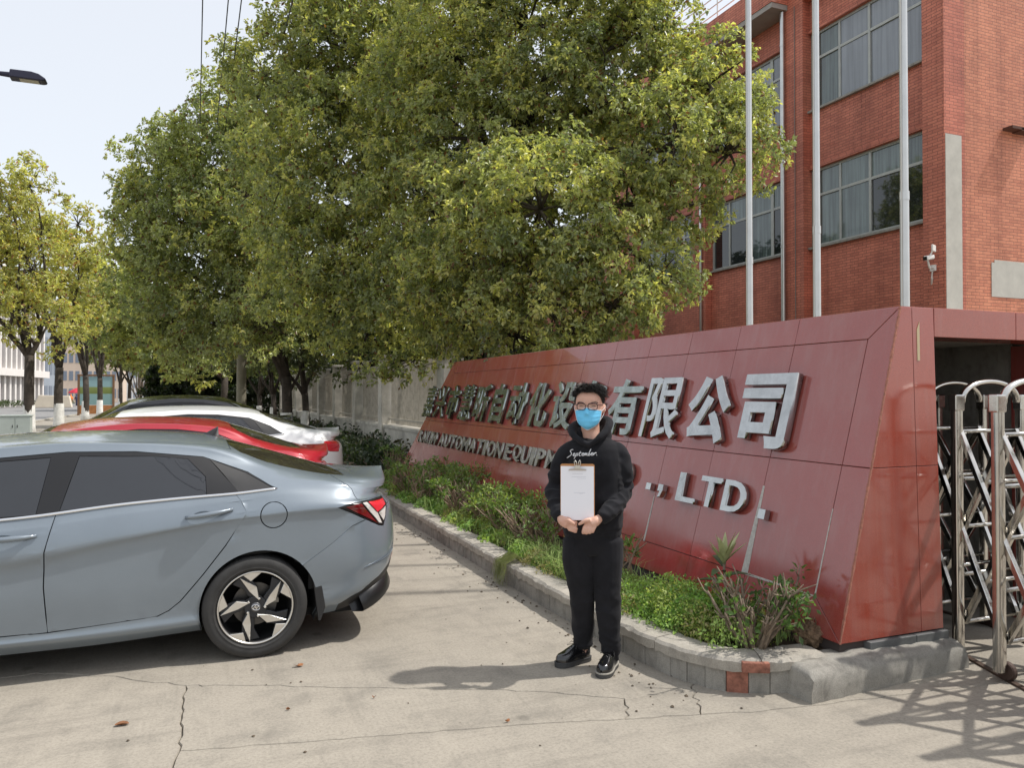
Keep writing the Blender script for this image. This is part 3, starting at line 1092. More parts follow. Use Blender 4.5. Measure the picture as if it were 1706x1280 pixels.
# cornice with overhang, roof railing
MB().box2((BX - 0.5, 15.9, 11.722), (BX + 0.9, YEND + 0.3, 11.86)).build('soffit', pm('soffit', (0.36, 0.33, 0.30), 0.85, 0, 0.15, 2), bld)
MB().box2((BX - 0.52, 15.88, 11.862), (BX + 0.9, YEND + 0.3, 12.48)).build('parapet', BRF, bld)
MB().box2((BX - 0.0, BY, 11.722), (BX + 0.9, 15.878, 12.48)).build('parapet', BRF, bld)
MB().box2((BX + 0.904, BY, 11.722), (34, BY + 0.3, 12.48)).build('parapet', BR, bld)
for y in np.arange(16.0, YEND, 1.15):
    MB().tube([(BX - 0.38, y, 12.47), (BX - 0.38, y, 13.55)], 0.02, 8).build('railing_post', MATS['white_paint'], bld)
for z in (12.72, 12.97, 13.22, 13.52):
    MB().tube([(BX - 0.38, 15.95, z), (BX - 0.38, YEND, z)], 0.017, 8).build('railing_bar', MATS['white_paint'], bld)
# downpipe and cables on the pilaster
dp = MB().tube([(BX - 0.075, 16.0, 0), (BX - 0.075, 16.0, 11.7)], 0.055, 14).build('downpipe', MATS['alu'], bld, smooth=True, auto=50)
for z in (2.8, 5.5, 8.2, 10.8):
    MB().tube([(BX - 0.075, 16.0, z), (BX - 0.075, 16.0, z + 0.05)], 0.062, 14).build('pipe_clip', MATS['alu'], dp)
MB().tube([(BX - 0.012, 15.62, 0), (BX - 0.012, 15.62, 11.7)], 0.01, 6).build('cable', pm('cable_grey', (0.22, 0.2, 0.18), 0.7), bld)
MB().tube([(BX - 0.05, 19.6, 0), (BX - 0.05, 19.6, 11.7)], 0.04, 10).build('downpipe', MATS['alu'], bld, smooth=True)
# lower wing beyond
wing = thing('brick_wing', 'lower red brick wing with a pale sloping roof edge half hidden by the big tree', 'building', (BX + 1, 28, 0))
MB().box2((BX + 0.9, YEND + 0.35, 0), (34, 52, 8.6)).build('wall', BRF, wing)
MB().box2((BX + 0.4, YEND + 0.35, 8.602), (34, 52, 9.0)).build('eave', pm('pale_eave', (0.52, 0.52, 0.5), 0.8, 0, 0.1, 2), wing)

# security camera on the corner
cc = thing('security_camera', 'white bullet security camera on a bracket at the building corner', 'camera', (BX - 0.02, 11.6, 4.35))
wp = MATS['white_paint']
MB().box((BX - 0.03, 11.6, 4.30), (0.05, 0.13, 0.13)).build('wall_plate', wp, cc, bevel=0.01)
MB().tube([(BX - 0.05, 11.6, 4.30), (BX - 0.20, 11.55, 4.29), (BX - 0.30, 11.5, 4.42)], 0.02, 10).build('arm', wp, cc, smooth=True)
MB().beam((BX - 0.22, 11.45, 4.50), (BX - 0.50, 11.40, 4.44), 0.10, 0.095).build('housing', wp, cc, bevel=0.03, seg=3)
MB().beam((BX - 0.50, 11.40, 4.44), (BX - 0.51, 11.398, 4.438), 0.08, 0.075).build('lens', MATS['black_trim'], cc)
MB().box((BX - 0.28, 11.38, 4.66), (0.20, 0.04, 0.14), 0.4).build('light_panel', wp, cc, bevel=0.015)
MB().tube([(BX - 0.31, 11.44, 4.52), (BX - 0.28, 11.40, 4.62)], 0.015, 8).build('stem', wp, cc)
MB().tube([(BX - 0.1, 11.56, 4.22), (BX - 0.2, 11.5, 4.05), (BX - 0.14, 11.55, 3.95), (BX - 0.05, 11.6, 4.1)], 0.015, 6).build('cable', pm('cable_pale', (0.5, 0.45, 0.4), 0.7), cc)
# ================================================================ foliage
nrng = np.random.default_rng(5)
GREENS = {
    'camphor': dict(dark=(0.21, 0.255, 0.135), mid=(0.43, 0.465, 0.21), young=(0.94, 0.87, 0.28), old=(0.20, 0.10, 0.045)),
    'rusty': dict(dark=(0.33, 0.34, 0.14), mid=(0.52, 0.52, 0.19), young=(0.90, 0.80, 0.24), old=(0.45, 0.22, 0.08)),
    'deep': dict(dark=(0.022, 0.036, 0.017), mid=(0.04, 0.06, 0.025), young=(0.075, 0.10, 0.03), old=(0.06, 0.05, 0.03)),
    'shade': dict(dark=(0.075, 0.095, 0.05), mid=(0.15, 0.18, 0.08), young=(0.34, 0.36, 0.11), old=(0.16, 0.10, 0.05)),  # fence tree crowns: shade under the tall canopy put into the leaf colour
    'shrub': dict(dark=(0.08, 0.14, 0.045), mid=(0.16, 0.27, 0.075), young=(0.42, 0.48, 0.12), old=(0.22, 0.15, 0.06)),
}


def unit(v):
    return v / np.maximum(1e-9, np.linalg.norm(v, axis=1, keepdims=True))


def leaf_mesh(name, C, D, size, width, col, mat, curl=0.25):
    """one mesh of folded two-triangle leaves: C centres, D directions, size, colours"""
    n = len(C)
    D = unit(D)
    rnd = nrng.normal(size=(n, 3))
    rnd[:, 2] = np.abs(rnd[:, 2]) * 0.6 + 0.35
    side = unit(np.cross(D, rnd))
    nrm = np.cross(side, D)
    s = size[:, None]
    w = (size * width)[:, None]
    base = C - D * s * 0.5
    tip = C + D * s * 0.5 - nrm * s * curl * 0.5
    l = C + side * w + nrm * s * 0.10
    r = C - side * w + nrm * s * 0.10
    V = np.stack([base, l, tip, r], 1).reshape(-1, 3).astype(np.float32)
    idx = np.arange(n) * 4
    F = np.stack([idx, idx + 1, idx + 2, idx, idx + 2, idx + 3], 1).reshape(-1).astype(np.int32)
    me = bpy.data.meshes.new(name)
    me.vertices.add(4 * n)
    me.vertices.foreach_set('co', V.ravel())
    me.loops.add(6 * n)
    me.loops.foreach_set('vertex_index', F)
    me.polygons.add(2 * n)
    me.polygons.foreach_set('loop_start', np.arange(0, 6 * n, 3, dtype=np.int32))
    a = me.color_attributes.new('Col', 'FLOAT_COLOR', 'POINT')
    c4 = np.ones((n, 4), np.float32)
    c4[:, :3] = col
    a.data.foreach_set('color', np.repeat(c4, 4, axis=0).ravel())
    me.materials.append(mat)
    me.update(calc_edges=True)
    me.validate()
    return me


def sphere_dirs(n, up_bias=0.15):
    d = nrng.normal(size=(n, 3))
    d = unit(d)
    d[:, 2] += up_bias
    return unit(d)


def crown_points(lobes, pal, clump_r, per_clump, leaf, density=1.0, young_f=0.45, old_f=0.06, inner=0.25):
    """leaf clumps spread through uneven lobes; returns centres, directions, sizes, colours, clump centres"""
    p = GREENS[pal]
    Cs, Ds, Ss, Ks, CC = [], [], [], [], []
    for lb in lobes:
        c = np.array(lb[:3])
        r = np.array(lb[3:6] if len(lb) >= 6 else [lb[3]] * 3)
        area = 4 * math.pi * (r[0] * r[1] * r[2]) ** (2 / 3)
        n = max(6, int(density * area / (clump_r ** 2 * 3.0)))
        d = sphere_dirs(n, 0.12)
        rad = 1 - np.abs(nrng.normal(0, 0.13, n))
        inn = nrng.random(n) < inner
        rad[inn] = nrng.uniform(0.35, 0.8, inn.sum())
        bulge = 1 + 0.14 * np.sin(d[:, 0] * 5 + c[0] * 3) * np.sin(d[:, 1] * 6 + c[1]) + 0.10 * np.sin(d[:, 2] * 9 + c[2] * 5)
        cc = c + d * r * (rad * bulge)[:, None]
        CC.append(cc)
        cr = clump_r * nrng.uniform(0.55, 1.25, n)
        lob_y = np.clip(young_f + nrng.normal(0, 0.18), 0.02, 0.95)
        for k in range(n):
            ns = max(2, int(per_clump / 7 * nrng.uniform(0.6, 1.3) * (cr[k] / clump_r) ** 1.3))
            dd = unit(nrng.normal(size=(ns, 3)) + d[k] * 0.6)
            rr = cr[k] * nrng.random(ns) ** 0.42
            q = cc[k] + dd * rr[:, None] * np.array([1.0, 1.0, 0.8])
            ax = unit(dd + d[k] * 0.5 + np.array([0, 0, 0.25]) + nrng.normal(size=(ns, 3)) * 0.3)
            nl = 7
            m = ns * nl                                  # every shoot carries a whorl of leaves
            A = np.repeat(ax, nl, axis=0)
            rad = nrng.normal(size=(m, 3))
            rad = unit(rad - A * (rad * A).sum(1, keepdims=True))
            D1 = unit(A * nrng.uniform(0.05, 0.9, (m, 1)) + rad + np.array([0, 0, -0.22]))
            sz = leaf * nrng.uniform(0.45, 1.35, m)
            Cs.append(np.repeat(q, nl, axis=0) + D1 * sz[:, None] * 0.55 - A * nrng.uniform(0, 0.6, (m, 1)) * leaf)
            Ds.append(D1)
            Ss.append(sz)
            tint = nrng.random()
            base = np.array(p['dark']) * (1 - tint) + np.array(p['mid']) * tint
            col = np.tile(base, (m, 1)) * nrng.uniform(0.7, 1.35, (m, 1))
            y_cl = nrng.random() < lob_y
            tw = np.clip((rr / cr[k] - 0.45) * 1.8, 0, 1) * (0.85 if y_cl else 0.15) * (nrng.random(ns) < 0.7)
            tipw = np.repeat(tw, nl) * nrng.uniform(0.5, 1.0, m)
            col = col * (1 - tipw[:, None]) + np.array(p['young']) * nrng.uniform(0.6, 1.1, (m, 1)) * tipw[:, None]
            od = nrng.random(m) < old_f
            col[od] = np.array(p['old']) * nrng.uniform(0.6, 1.2, (od.sum(), 1))
            Ks.append(col)
    return np.concatenate(Cs), np.concatenate(Ds), np.concatenate(Ss), np.concatenate(Ks), np.concatenate(CC)


def limb(mb, a, b_, r0, r1, seed, sag=0.12, n=7, sides=8):
    rr = random.Random(seed)
    a, b_ = Vector(a), Vector(b_)
    L = (b_ - a).length
    off = Vector((rr.uniform(-1, 1), rr.uniform(-1, 1), rr.uniform(-0.2, 1))) * L * sag
    pts = []
    for i in range(n + 1):
        t = i / n
        q = a.lerp(b_, t) + off * math.sin(math.pi * t) + Vector((rr.uniform(-1, 1), rr.uniform(-1, 1), rr.uniform(-1, 1))) * (L * 0.018 if 0 < i < n else 0)
        pts.append(q)
    mb.tube(pts, [r0 + (r1 - r0) * (i / n) ** 0.8 for i in range(n + 1)], sides)
    return pts


def tree(name, label, base, lobes, pal='camphor', trunk_r=0.16, fork=2.2, clump=0.34, per=70, leaf=0.095, density=1.0, young=0.45, old=0.05, white=0.0, group=None, seed=1, twigs=True, inner=0.25, bark='bark', lean=(0, 0)):
    t = thing(name, label, 'tree', base, group=group)
    rr = random.Random(seed)
    B = Vector(base)
    fk = B + Vector((lean[0], lean[1], fork))
    mb = MB()
    pts = [B + Vector((0, 0, -0.05)), B.lerp(fk, 0.12), B.lerp(fk, 0.5) + Vector((rr.uniform(-0.06, 0.06), rr.uniform(-0.06, 0.06), 0)), fk]
    mb.tube(pts, [trunk_r * 1.35, trunk_r * 1.05, trunk_r * 0.92, trunk_r * 0.85], 12)
    # limbs to the lobes
    order = sorted(lobes, key=lambda l: -l[3])
    for i, lb in enumerate(order):
        c = Vector(lb[:3])
        st_ = fk if i < 4 else fk.lerp(Vector(order[i % 4][:3]), rr.uniform(0.3, 0.6))
        st_ = fk.lerp(st_, 1.0)
        limb(mb, st_ - Vector((0, 0, 0.1)), c, trunk_r * (0.62 if i < 4 else 0.34), trunk_r * 0.12, seed * 31 + i, 0.10)
    Cs, Ds, Ss, Ks, CC = crown_points(lobes, pal, clump, per, leaf, density, young, old, inner)
    if twigs:
        li = 0
        for lb in lobes:
            c = Vector(lb[:3])
            sel = [q for q in CC if (Vector(q) - c).length < max(lb[3:6] if len(lb) >= 6 else [lb[3]]) * 1.05]
            for q in rr.sample(sel, min(len(sel), 16)):
                limb(mb, c, Vector(q), trunk_r * 0.11, 0.006, rr.randint(0, 9999), 0.12, 4, 5)
    mb.build('trunk', MATS[bark], t, smooth=True, fix=False)
    if white:
        k = white / fork
        w0 = MB().tube([B + Vector((0, 0, -0.04)), B.lerp(fk, k * 0.3), B.lerp(fk, k * 0.98), B.lerp(fk, k)], [trunk_r * 1.36 + 0.012, trunk_r * 1.06 + 0.012, trunk_r * 0.98 + 0.008, trunk_r * 0.97 + 0.004], 14)
        w0.build('lime_coat', MATS['lime_wash'], t, smooth=True)
    me = leaf_mesh('crown', Cs - np.array(base), Ds, Ss, 0.23, Ks, MATS['leaf'])
    o = bpy.data.objects.new('crown', me)
    COL.objects.link(o)
    o.parent = t
    return t


def lob(u, v, d, r, sq=1.0, rz=None):
    p = at(u, v, d)
    return (p.x, p.y, p.z, r, r * sq, rz or r)


# the big camphor behind the sign
tree('camphor_tree', 'large yellow-green camphor tree hanging over the top of the red sign', (5.1, 13.2, 0),
     [lob(800, 400, 12.4, 1.35), lob(735, 470, 13.8, 1.1), lob(900, 350, 11.2, 1.15), lob(905, 500, 11.6, 1.0), lob(785, 530, 13.4, 0.85), lob(1000, 420, 11.2, 0.8), lob(1020, 510, 11.0, 0.62),
      lob(1095, 470, 11.3, 0.55), lob(960, 548, 11.2, 0.45), lob(860, 560, 12.2, 0.5), lob(1130, 230, 11.6, 0.95), lob(1215, 255, 11.8, 0.72), lob(1180, 140, 11.8, 0.75), lob(1120, 350, 12.0, 0.7), lob(1045, 300, 12.4, 0.8),
      lob(1000, 150, 12.8, 1.1), lob(1070, 60, 12.8, 0.9), lob(900, 180, 13.2, 1.25), lob(790, 230, 13.4, 1.3), lob(880, 40, 13.4, 1.4), lob(760, 90, 13.8, 1.4), lob(980, -40, 13.2, 1.3), lob(1085, -55, 13.0, 0.8),
      lob(830, -120, 13.6, 1.5), lob(700, 330, 13.8, 1.1), lob(700, 200, 14.2, 1.2), lob(960, 260, 13.4, 0.9), lob(1250, 200, 12.0, 0.42), lob(735, 570, 14.6, 0.5)],
     'camphor', 0.24, 2.6, 0.30, 190, 0.076, 1.55, 0.72, 0.05, seed=3, inner=0.28)
tree('camphor_tree', 'tall camphor tree with yellow shoots left of the big one, above the fence', (6.0, 18.6, 0),
     [lob(600, 90, 16.0, 1.7), lob(520, 60, 16.5, 1.1), lob(500, 170, 16.2, 1.2), lob(560, 250, 15.6, 1.5), lob(640, 330, 15.6, 1.4), lob(530, 360, 15.8, 1.3), lob(600, 440, 15.6, 1.4), lob(500, 450, 16.2, 1.2), lob(560, 520, 15.8, 1.0),
      lob(650, 490, 15.5, 0.95), lob(640, 190, 16.0, 1.4), lob(690, 60, 16.4, 1.5), lob(600, -30, 16.4, 1.6), lob(520, -40, 16.8, 0.9), lob(670, 570, 15.6, 0.7), lob(440, 130, 17.0, 0.9), lob(470, 300, 16.6, 1.1), lob(690, 600, 15.6, 0.5), lob(600, 600, 15.8, 0.3)],
     'camphor', 0.17, 2.4, 0.36, 150, 0.09, 1.5, 0.72, 0.05, seed=4, inner=0.28)
tree('camphor_tree', 'broad grey-green camphor tree at the left of the tree mass, behind the parked cars', (2.6, 24.5, 0),
     [lob(330, 300, 22.5, 1.9), lob(400, 230, 22.0, 1.7), lob(270, 290, 23.0, 1.2), lob(270, 390, 22.6, 1.5), lob(350, 400, 22.0, 1.8), lob(420, 330, 21.5, 1.6), lob(300, 480, 22.5, 1.5), lob(400, 470, 21.5, 1.6), lob(460, 400, 21.0, 1.3),
      lob(245, 460, 23.0, 1.0), lob(360, 540, 22.0, 1.2), lob(450, 540, 21.0, 1.1), lob(430, 160, 22.5, 1.0), lob(240, 330, 23.5, 0.7), lob(310, 250, 23.0, 0.8), lob(285, 545, 23.0, 0.9), lob(390, 185, 22.6, 0.9), lob(300, 580, 23.0, 0.6), lob(235, 400, 23.0, 0.8), lob(250, 520, 23.5, 0.9)],
     'camphor', 0.17, 2.2, 0.42, 130, 0.115, 1.6, 0.35, 0.06, white=1.1, seed=6, inner=0.28)
tree('street_tree', 'dark camphor tree far down the row just right of the roadside trees', (1.5, 44, 0),
     [lob(215, 480, 40, 2.4), lob(260, 500, 40, 2.4), lob(205, 530, 41, 2.0), lob(250, 560, 40, 1.8), lob(300, 560, 38, 2.0), lob(225, 570, 40, 1.3), lob(330, 590, 38, 1.6), lob(280, 600, 40, 1.0)],
     'camphor', 0.2, 2.6, 0.6, 55, 0.24, 1.4, 0.25, 0.08, white=1.1, seed=8)
# small trunks standing along the fence
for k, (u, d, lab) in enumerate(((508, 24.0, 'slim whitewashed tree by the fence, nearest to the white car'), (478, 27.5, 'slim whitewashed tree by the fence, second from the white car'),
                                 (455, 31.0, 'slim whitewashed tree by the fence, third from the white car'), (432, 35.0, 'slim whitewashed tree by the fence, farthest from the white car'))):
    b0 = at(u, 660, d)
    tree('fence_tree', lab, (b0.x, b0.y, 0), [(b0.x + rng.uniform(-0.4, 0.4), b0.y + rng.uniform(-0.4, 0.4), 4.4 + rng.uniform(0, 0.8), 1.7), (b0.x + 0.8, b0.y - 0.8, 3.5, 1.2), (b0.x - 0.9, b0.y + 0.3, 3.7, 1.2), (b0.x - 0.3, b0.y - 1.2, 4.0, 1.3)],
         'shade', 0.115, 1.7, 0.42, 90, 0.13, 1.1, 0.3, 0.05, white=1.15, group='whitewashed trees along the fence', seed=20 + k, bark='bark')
# roadside row on the left
for k, (u, v, d, hh, lab) in enumerate(((48, 728, 30.5, 11.2, 'nearest roadside tree with autumn tinted crown and whitewashed forked trunk'), (98, 718, 35.5, 10.2, 'second roadside tree from the left, forked trunk over the white base'),
                                        (142, 701, 49.0, 11.2, 'third roadside tree from the left, in front of the notice board'), (166, 695, 56.0, 11.5, 'fourth roadside tree from the left, beside the notice board'),
                                        (200, 684, 78.0, 12.5, 'fifth roadside tree from the left, far along the road'), (216, 683, 80.0, 12.0, 'sixth roadside tree, far along the road next to the dark tree'))):
    b0 = gz(u, v)
    b0.z = 0
    hs_ = hh
    L_ = []
    rr = random.Random(70 + k)
    R0 = (2.0, 1.75, 1.8, 1.75, 3.2, 3.2)[k]
    for q in range(9 if k else 14):
        a_ = q * 2.4
        zz = (4.3 if k == 0 else 5.2) + (hs_ - 5.4) * (q + 0.3) / (9 if k else 14)
        rad = R0 * (1.05 - 0.55 * (zz - 3.9) / (hs_ - 3.9))
        L_.append((b0.x + math.cos(a_) * rad * 0.75 - (0.9 if k == 0 else 0), b0.y + math.sin(a_) * rad * 0.75, zz, 0.62 * R0 * rr.uniform(0.75, 1.1)))
    tree('roadside_tree', lab, tuple(b0), L_, 'rusty' if k < 4 else 'camphor', 0.2, 2.9 if k else 3.2, 0.5 if k < 4 else 0.8, 110 if k == 0 else 60, 0.14 if k == 0 else (0.19 if k < 4 else 0.4), 1.3, 0.6, 0.07, white=1.25, group='roadside trees', seed=50 + k)
# dark evergreen mass behind the cars
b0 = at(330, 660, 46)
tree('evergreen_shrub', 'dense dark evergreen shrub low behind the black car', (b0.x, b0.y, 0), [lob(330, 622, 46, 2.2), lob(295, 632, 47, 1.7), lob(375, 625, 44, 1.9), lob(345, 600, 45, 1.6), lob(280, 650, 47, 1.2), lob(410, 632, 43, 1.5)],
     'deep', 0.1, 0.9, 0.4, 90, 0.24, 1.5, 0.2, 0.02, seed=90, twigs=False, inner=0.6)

# ================================================================ planter plants
lsoft = MATS['leaf_soft']


def leafy(name, C, D, S, K, parent=None, width=0.25, org=(0, 0, 0), mat=None):
    me = leaf_mesh(name, C - np.array(org), D, S, width, K, mat or lsoft)
    o = bpy.data.objects.new(name, me)
    COL.objects.link(o)
    o.parent = parent
    return o


def shrub(label, base, h, spread, n_stem, green, seed, bare=0.5, name='shrub', leaf=0.05, tuft=0.10):
    """hard-pruned shrub: stubby forking twigs, tufts of new leaves on some of them"""
    rr = random.Random(seed)
    B = Vector(base)
    t = thing(name, label, 'shrub', base, group='pruned shrubs in the planter')
    mb = MB()
    tips = []
    for i in range(n_stem):
        a = rr.uniform(0, 6.283)
        out = spread * math.sqrt(rr.random())
        top = B + Vector((math.cos(a) * out, math.sin(a) * out, h * rr.uniform(0.5, 1.02)))
        mid = B.lerp(top, 0.45) + Vector((rr.uniform(-1, 1), rr.uniform(-1, 1), 0)) * 0.04
        mb.tube([B + Vector((math.cos(a), math.sin(a), 0)) * 0.03, mid, top], [0.012, 0.009, 0.006], 5)
        for q in range(rr.randint(2, 4)):
            e = top + Vector((rr.uniform(-1, 1) * 0.10, rr.uniform(-1, 1) * 0.10, rr.uniform(0.02, 0.12)))
            st_ = mid.lerp(top, rr.uniform(0.4, 1.0))
            mb.tube([st_, st_.lerp(e, 0.5) + Vector((rr.uniform(-1, 1), rr.uniform(-1, 1), 0)) * 0.012, e], [0.006, 0.005, 0.0035], 4)
            tips.append(e)
    mb.build('branches', pm('twig', (0.30, 0.22, 0.155), 0.85, 0, 0.45, 14), t, fix=False)['kind'] = 'stuff'
    pal = GREENS['shrub']
    C, D, S, K = [], [], [], []
    for e in tips + [B.lerp(q, rr.uniform(0.45, 0.85)) for q in tips if rr.random() < 0.35]:
        if rr.random() < bare:
            continue
        m = rr.randint(14, 26)
        dd = unit(nrng.normal(size=(m, 3)) + np.array([0, 0, 0.7]))
        C.append(np.array(e) + dd * tuft * nrng.random((m, 1)))
        D.append(dd)
        S.append(leaf * nrng.uniform(0.7, 1.3, m))
        k0 = nrng.random((m, 1))
        col = np.array(pal['mid']) * (1 - k0 * green) + np.array(pal['young']) * k0 * green
        K.append(col * nrng.uniform(0.6, 1.2, (m, 1)))
    if C:
        leafy('leaves', np.concatenate(C), np.concatenate(D), np.concatenate(S), np.concatenate(K), t, 0.24, base)
    return t


# (u, v of the shrub's middle, world x, height, green share)
shr = [(655, 792, 3.05, 0.62, 0.2, 0.7, 'dull brown pruned shrub at the far end of the planter'), (690, 795, 2.95, 0.60, 0.5, 0.5, 'pruned shrub with green tufts near the far end of the planter'),
       (735, 790, 3.2, 0.62, 0.5, 0.25, 'bushy green shrub against the sign below the far lettering'), (715, 815, 2.92, 0.58, 0.3, 0.65, 'pruned shrub of brown stubs in front of the bushy green one'),
       (770, 820, 3.0, 0.58, 0.3, 0.6, 'pruned shrub with grey-pink stubs below the word automation'), (768, 800, 3.25, 0.60, 0.5, 0.4, 'small round green shrub tight against the sign face'),
       (800, 838, 2.98, 0.55, 0.6, 0.55, 'pruned shrub with yellow-green tips in the middle of the planter'), (825, 822, 3.2, 0.58, 0.6, 0.4, 'green tipped shrub by the sign, behind the yellow-tipped one'),
       (850, 850, 3.02, 0.52, 0.7, 0.35, 'bright green tufted shrub left of the man, nearer the sign'), (870, 850, 3.18, 0.5, 0.8, 0.35, 'light green shrub tuft below the letter P'),
       (885, 880, 3.0, 0.48, 0.2, 0.85, 'bare pruned shrub of pale stubs just left of the man'), (912, 885, 3.12, 0.45, 0.3, 0.9, 'bare twiggy shrub partly hidden behind the man'),
       (1050, 905, 3.2, 0.42, 0.3, 0.95, 'thin bare twigs sticking out right of the man')]
for k, (u, v, X, h, gr, bare, lab) in enumerate(shr):
    p = on_x(u, v, X)
    rk_ = random.Random(800 + k)
    shrub(lab, (X + rk_.uniform(-0.08, 0.06), p.y, 0.13), h * rk_.uniform(0.6, 0.92), rk_.uniform(0.2, 0.32) if k < 12 else 0.14, 20 if k < 12 else 7, gr, 300 + k, bare, leaf=rk_.uniform(0.035, 0.06), tuft=rk_.uniform(0.07, 0.13))

# the near bare bush with stout branches
bb = thing('bare_bush', 'bare grey-brown bush with many cut branches at the planter corner', 'shrub', (3.03, 3.66, 0.15), group='pruned shrubs in the planter')
B = Vector((3.03, 3.66, 0.14))
rr = random.Random(77)
mb = MB()
bush_tips = []
for i in range(24):
    a = rr.uniform(0, 6.283)
    tilt = rr.uniform(0.15, 0.85)
    L = rr.uniform(0.26, 0.42)
    d0 = Vector((math.cos(a) * math.sin(tilt), math.sin(a) * math.sin(tilt), math.cos(tilt)))
    p0 = B + Vector((math.cos(a), math.sin(a), 0)) * rr.uniform(0.0, 0.05)
    p1 = p0 + d0 * L * 0.5 + Vector((rr.uniform(-1, 1), rr.uniform(-1, 1), 0)) * 0.02
    p2 = p0 + d0 * L + Vector((0, 0, 0.04))
    mb.tube([p0 - Vector((0, 0, 0.03)), p0.lerp(p1, 0.5), p1, p2], [0.013, 0.011, 0.009, 0.0055], 6)
    for q in range(rr.randint(4, 8)):
        s0 = p1.lerp(p2, rr.uniform(0.0, 1.0))
        e = s0 + (d0 + Vector((rr.uniform(-1, 1), rr.uniform(-1, 1), rr.uniform(-0.2, 0.8))) * 0.7).normalized() * rr.uniform(0.07, 0.17)
        md = s0.lerp(e, 0.5) + Vector((rr.uniform(-1, 1), rr.uniform(-1, 1), rr.uniform(-1, 1))) * 0.012
        mb.tube([s0, md, e], [0.0055, 0.0042, 0.003], 5)
        bush_tips.append(e)
        if rr.random() < 0.35:
            e2 = md + Vector((rr.uniform(-1, 1), rr.uniform(-1, 1), rr.uniform(0, 1))).normalized() * 0.08
            mb.tube([md, e2], [0.005, 0.003], 4)
mb.build('branches', pm('twig_near', (0.23, 0.175, 0.125), 0.85, 0, 0.5, 22, 0.5, 90), bb, smooth=True, fix=False)
C, D, S, K = [], [], [], []
for e in bush_tips:
    if e.x < 3.05 and rr.random() < 0.8 or rr.random() < 0.35:
        continue
    m = 8
    dd = unit(nrng.normal(size=(m, 3)) + np.array([0, 0, 0.6]))
    C.append(np.array(e) + np.array([0, 0, -0.05]) + dd * 0.05)
    D.append(dd)
    S.append(0.045 * nrng.uniform(0.7, 1.3, m))
    K.append(np.array([[0.09, 0.17, 0.04]]) * nrng.uniform(0.6, 1.6, (m, 1)))
leafy('leaves', np.concatenate(C), np.concatenate(D), np.concatenate(S), np.concatenate(K), bb, 0.24, (3.03, 3.66, 0.15))

# broadleaf plant with an upright rosette
bl = thing('broadleaf_plant', 'young broad-leaved plant with an upright pale rosette above the bare bush', 'plant', (3.18, on_x(1206, 940, 3.16).y + 0.02, 0.15))
mb = MB()
S0 = Vector((3.22, 4.02, 0.14))
T0 = on_x(1206, 940, 3.16)
S0 = Vector((3.18, T0.y + 0.02, 0.14))
mb.tube([S0, S0.lerp(T0, 0.5) + Vector((0.015, 0, 0)), T0], [0.012, 0.01, 0.008], 7)
mb.build('stem', MATS['twig_near'], bl, smooth=True)
lf_new = pm('leaf_pale', (0.40, 0.42, 0.20), 0.5, 0, 0.2, 30)
lf_old = pm('leaf_dark', (0.055, 0.10, 0.035), 0.35, 0, 0.3, 20)


def broad_leaf(base, direc, L, w, mat, parent, droop=0.2, n=7):
    base, direc = Vector(base), Vector(direc).normalized()
    sd = direc.cross(Vector((0, 0, 1))).normalized()
    nr = sd.cross(direc)
    rows = []
    for i in range(n):
        f = i / (n - 1)
        ww = w * math.sin(math.pi * min(1, 0.08 + 0.92 * f ** 0.85)) + 0.001
        c = base + direc * L * f - Vector((0, 0, 1)) * droop * L * f * f
        rows.append([c - sd * ww + nr * ww * 0.35, c, c + sd * ww + nr * ww * 0.35])
    return MB().grid(rows).build('large_leaf', mat, parent, smooth=True, fix=False)


for i in range(11):
    a = i * 2.4 + 0.5
    broad_leaf(T0 + Vector((0, 0, 0.0)), (math.cos(a) * (0.2 + 0.07 * i), math.sin(a) * (0.2 + 0.07 * i), 1), 0.19 + 0.03 * (i % 3), 0.020, lf_new, bl, 0.08)
for i in range(8):
    a = i * 2.4 + 1.3
    broad_leaf(T0 - Vector((0, 0, 0.02 + 0.035 * i)), (math.cos(a), math.sin(a), 0.55 - 0.1 * i), 0.24, 0.034, lf_old, bl, 0.35)

# dug-up root ball
rb = MB()
rows = []
c0 = Vector((3.40, 3.62, 0.22))
for i in range(17):
    ph = math.pi * i / 16
    row = []
    for k in range(24):
        th = 2 * math.pi * k / 24
        r = 0.082 * (1 + 0.22 * math.sin(5 * th + 3 * ph) * math.sin(4 * ph + 1) + rng.uniform(-0.13, 0.13))
        row.append(c0 + Vector((r * 1.15 * math.sin(ph) * math.cos(th), r * math.sin(ph) * math.sin(th), r * 0.85 * math.cos(ph))))
    rows.append(row)
rb.grid(rows, wrap=True)
for i in range(60):
    a, b_ = rng.uniform(0, 6.28), rng.uniform(0.2, 1.6)
    d0 = Vector((math.sin(b_) * math.cos(a), math.sin(b_) * math.sin(a), math.cos(b_)))
    rb.tube([c0 + d0 * 0.07, c0 + d0 * 0.095 + Vector((rng.uniform(-1, 1), rng.uniform(-1, 1), rng.uniform(-1, 1))) * 0.02, c0 + d0 * 0.09 + Vector((rng.uniform(-1, 1), rng.uniform(-1, 1), rng.uniform(-1, 0))) * 0.05], 0.0022, 4)
o = rb.build('root_ball', pm('root', (0.21, 0.14, 0.085), 0.95, 0, 0.5, 40, 1.0, 120), fix=False)
tag(o, 'dry brown root ball lying on the soil at the sign corner', 'root ball')
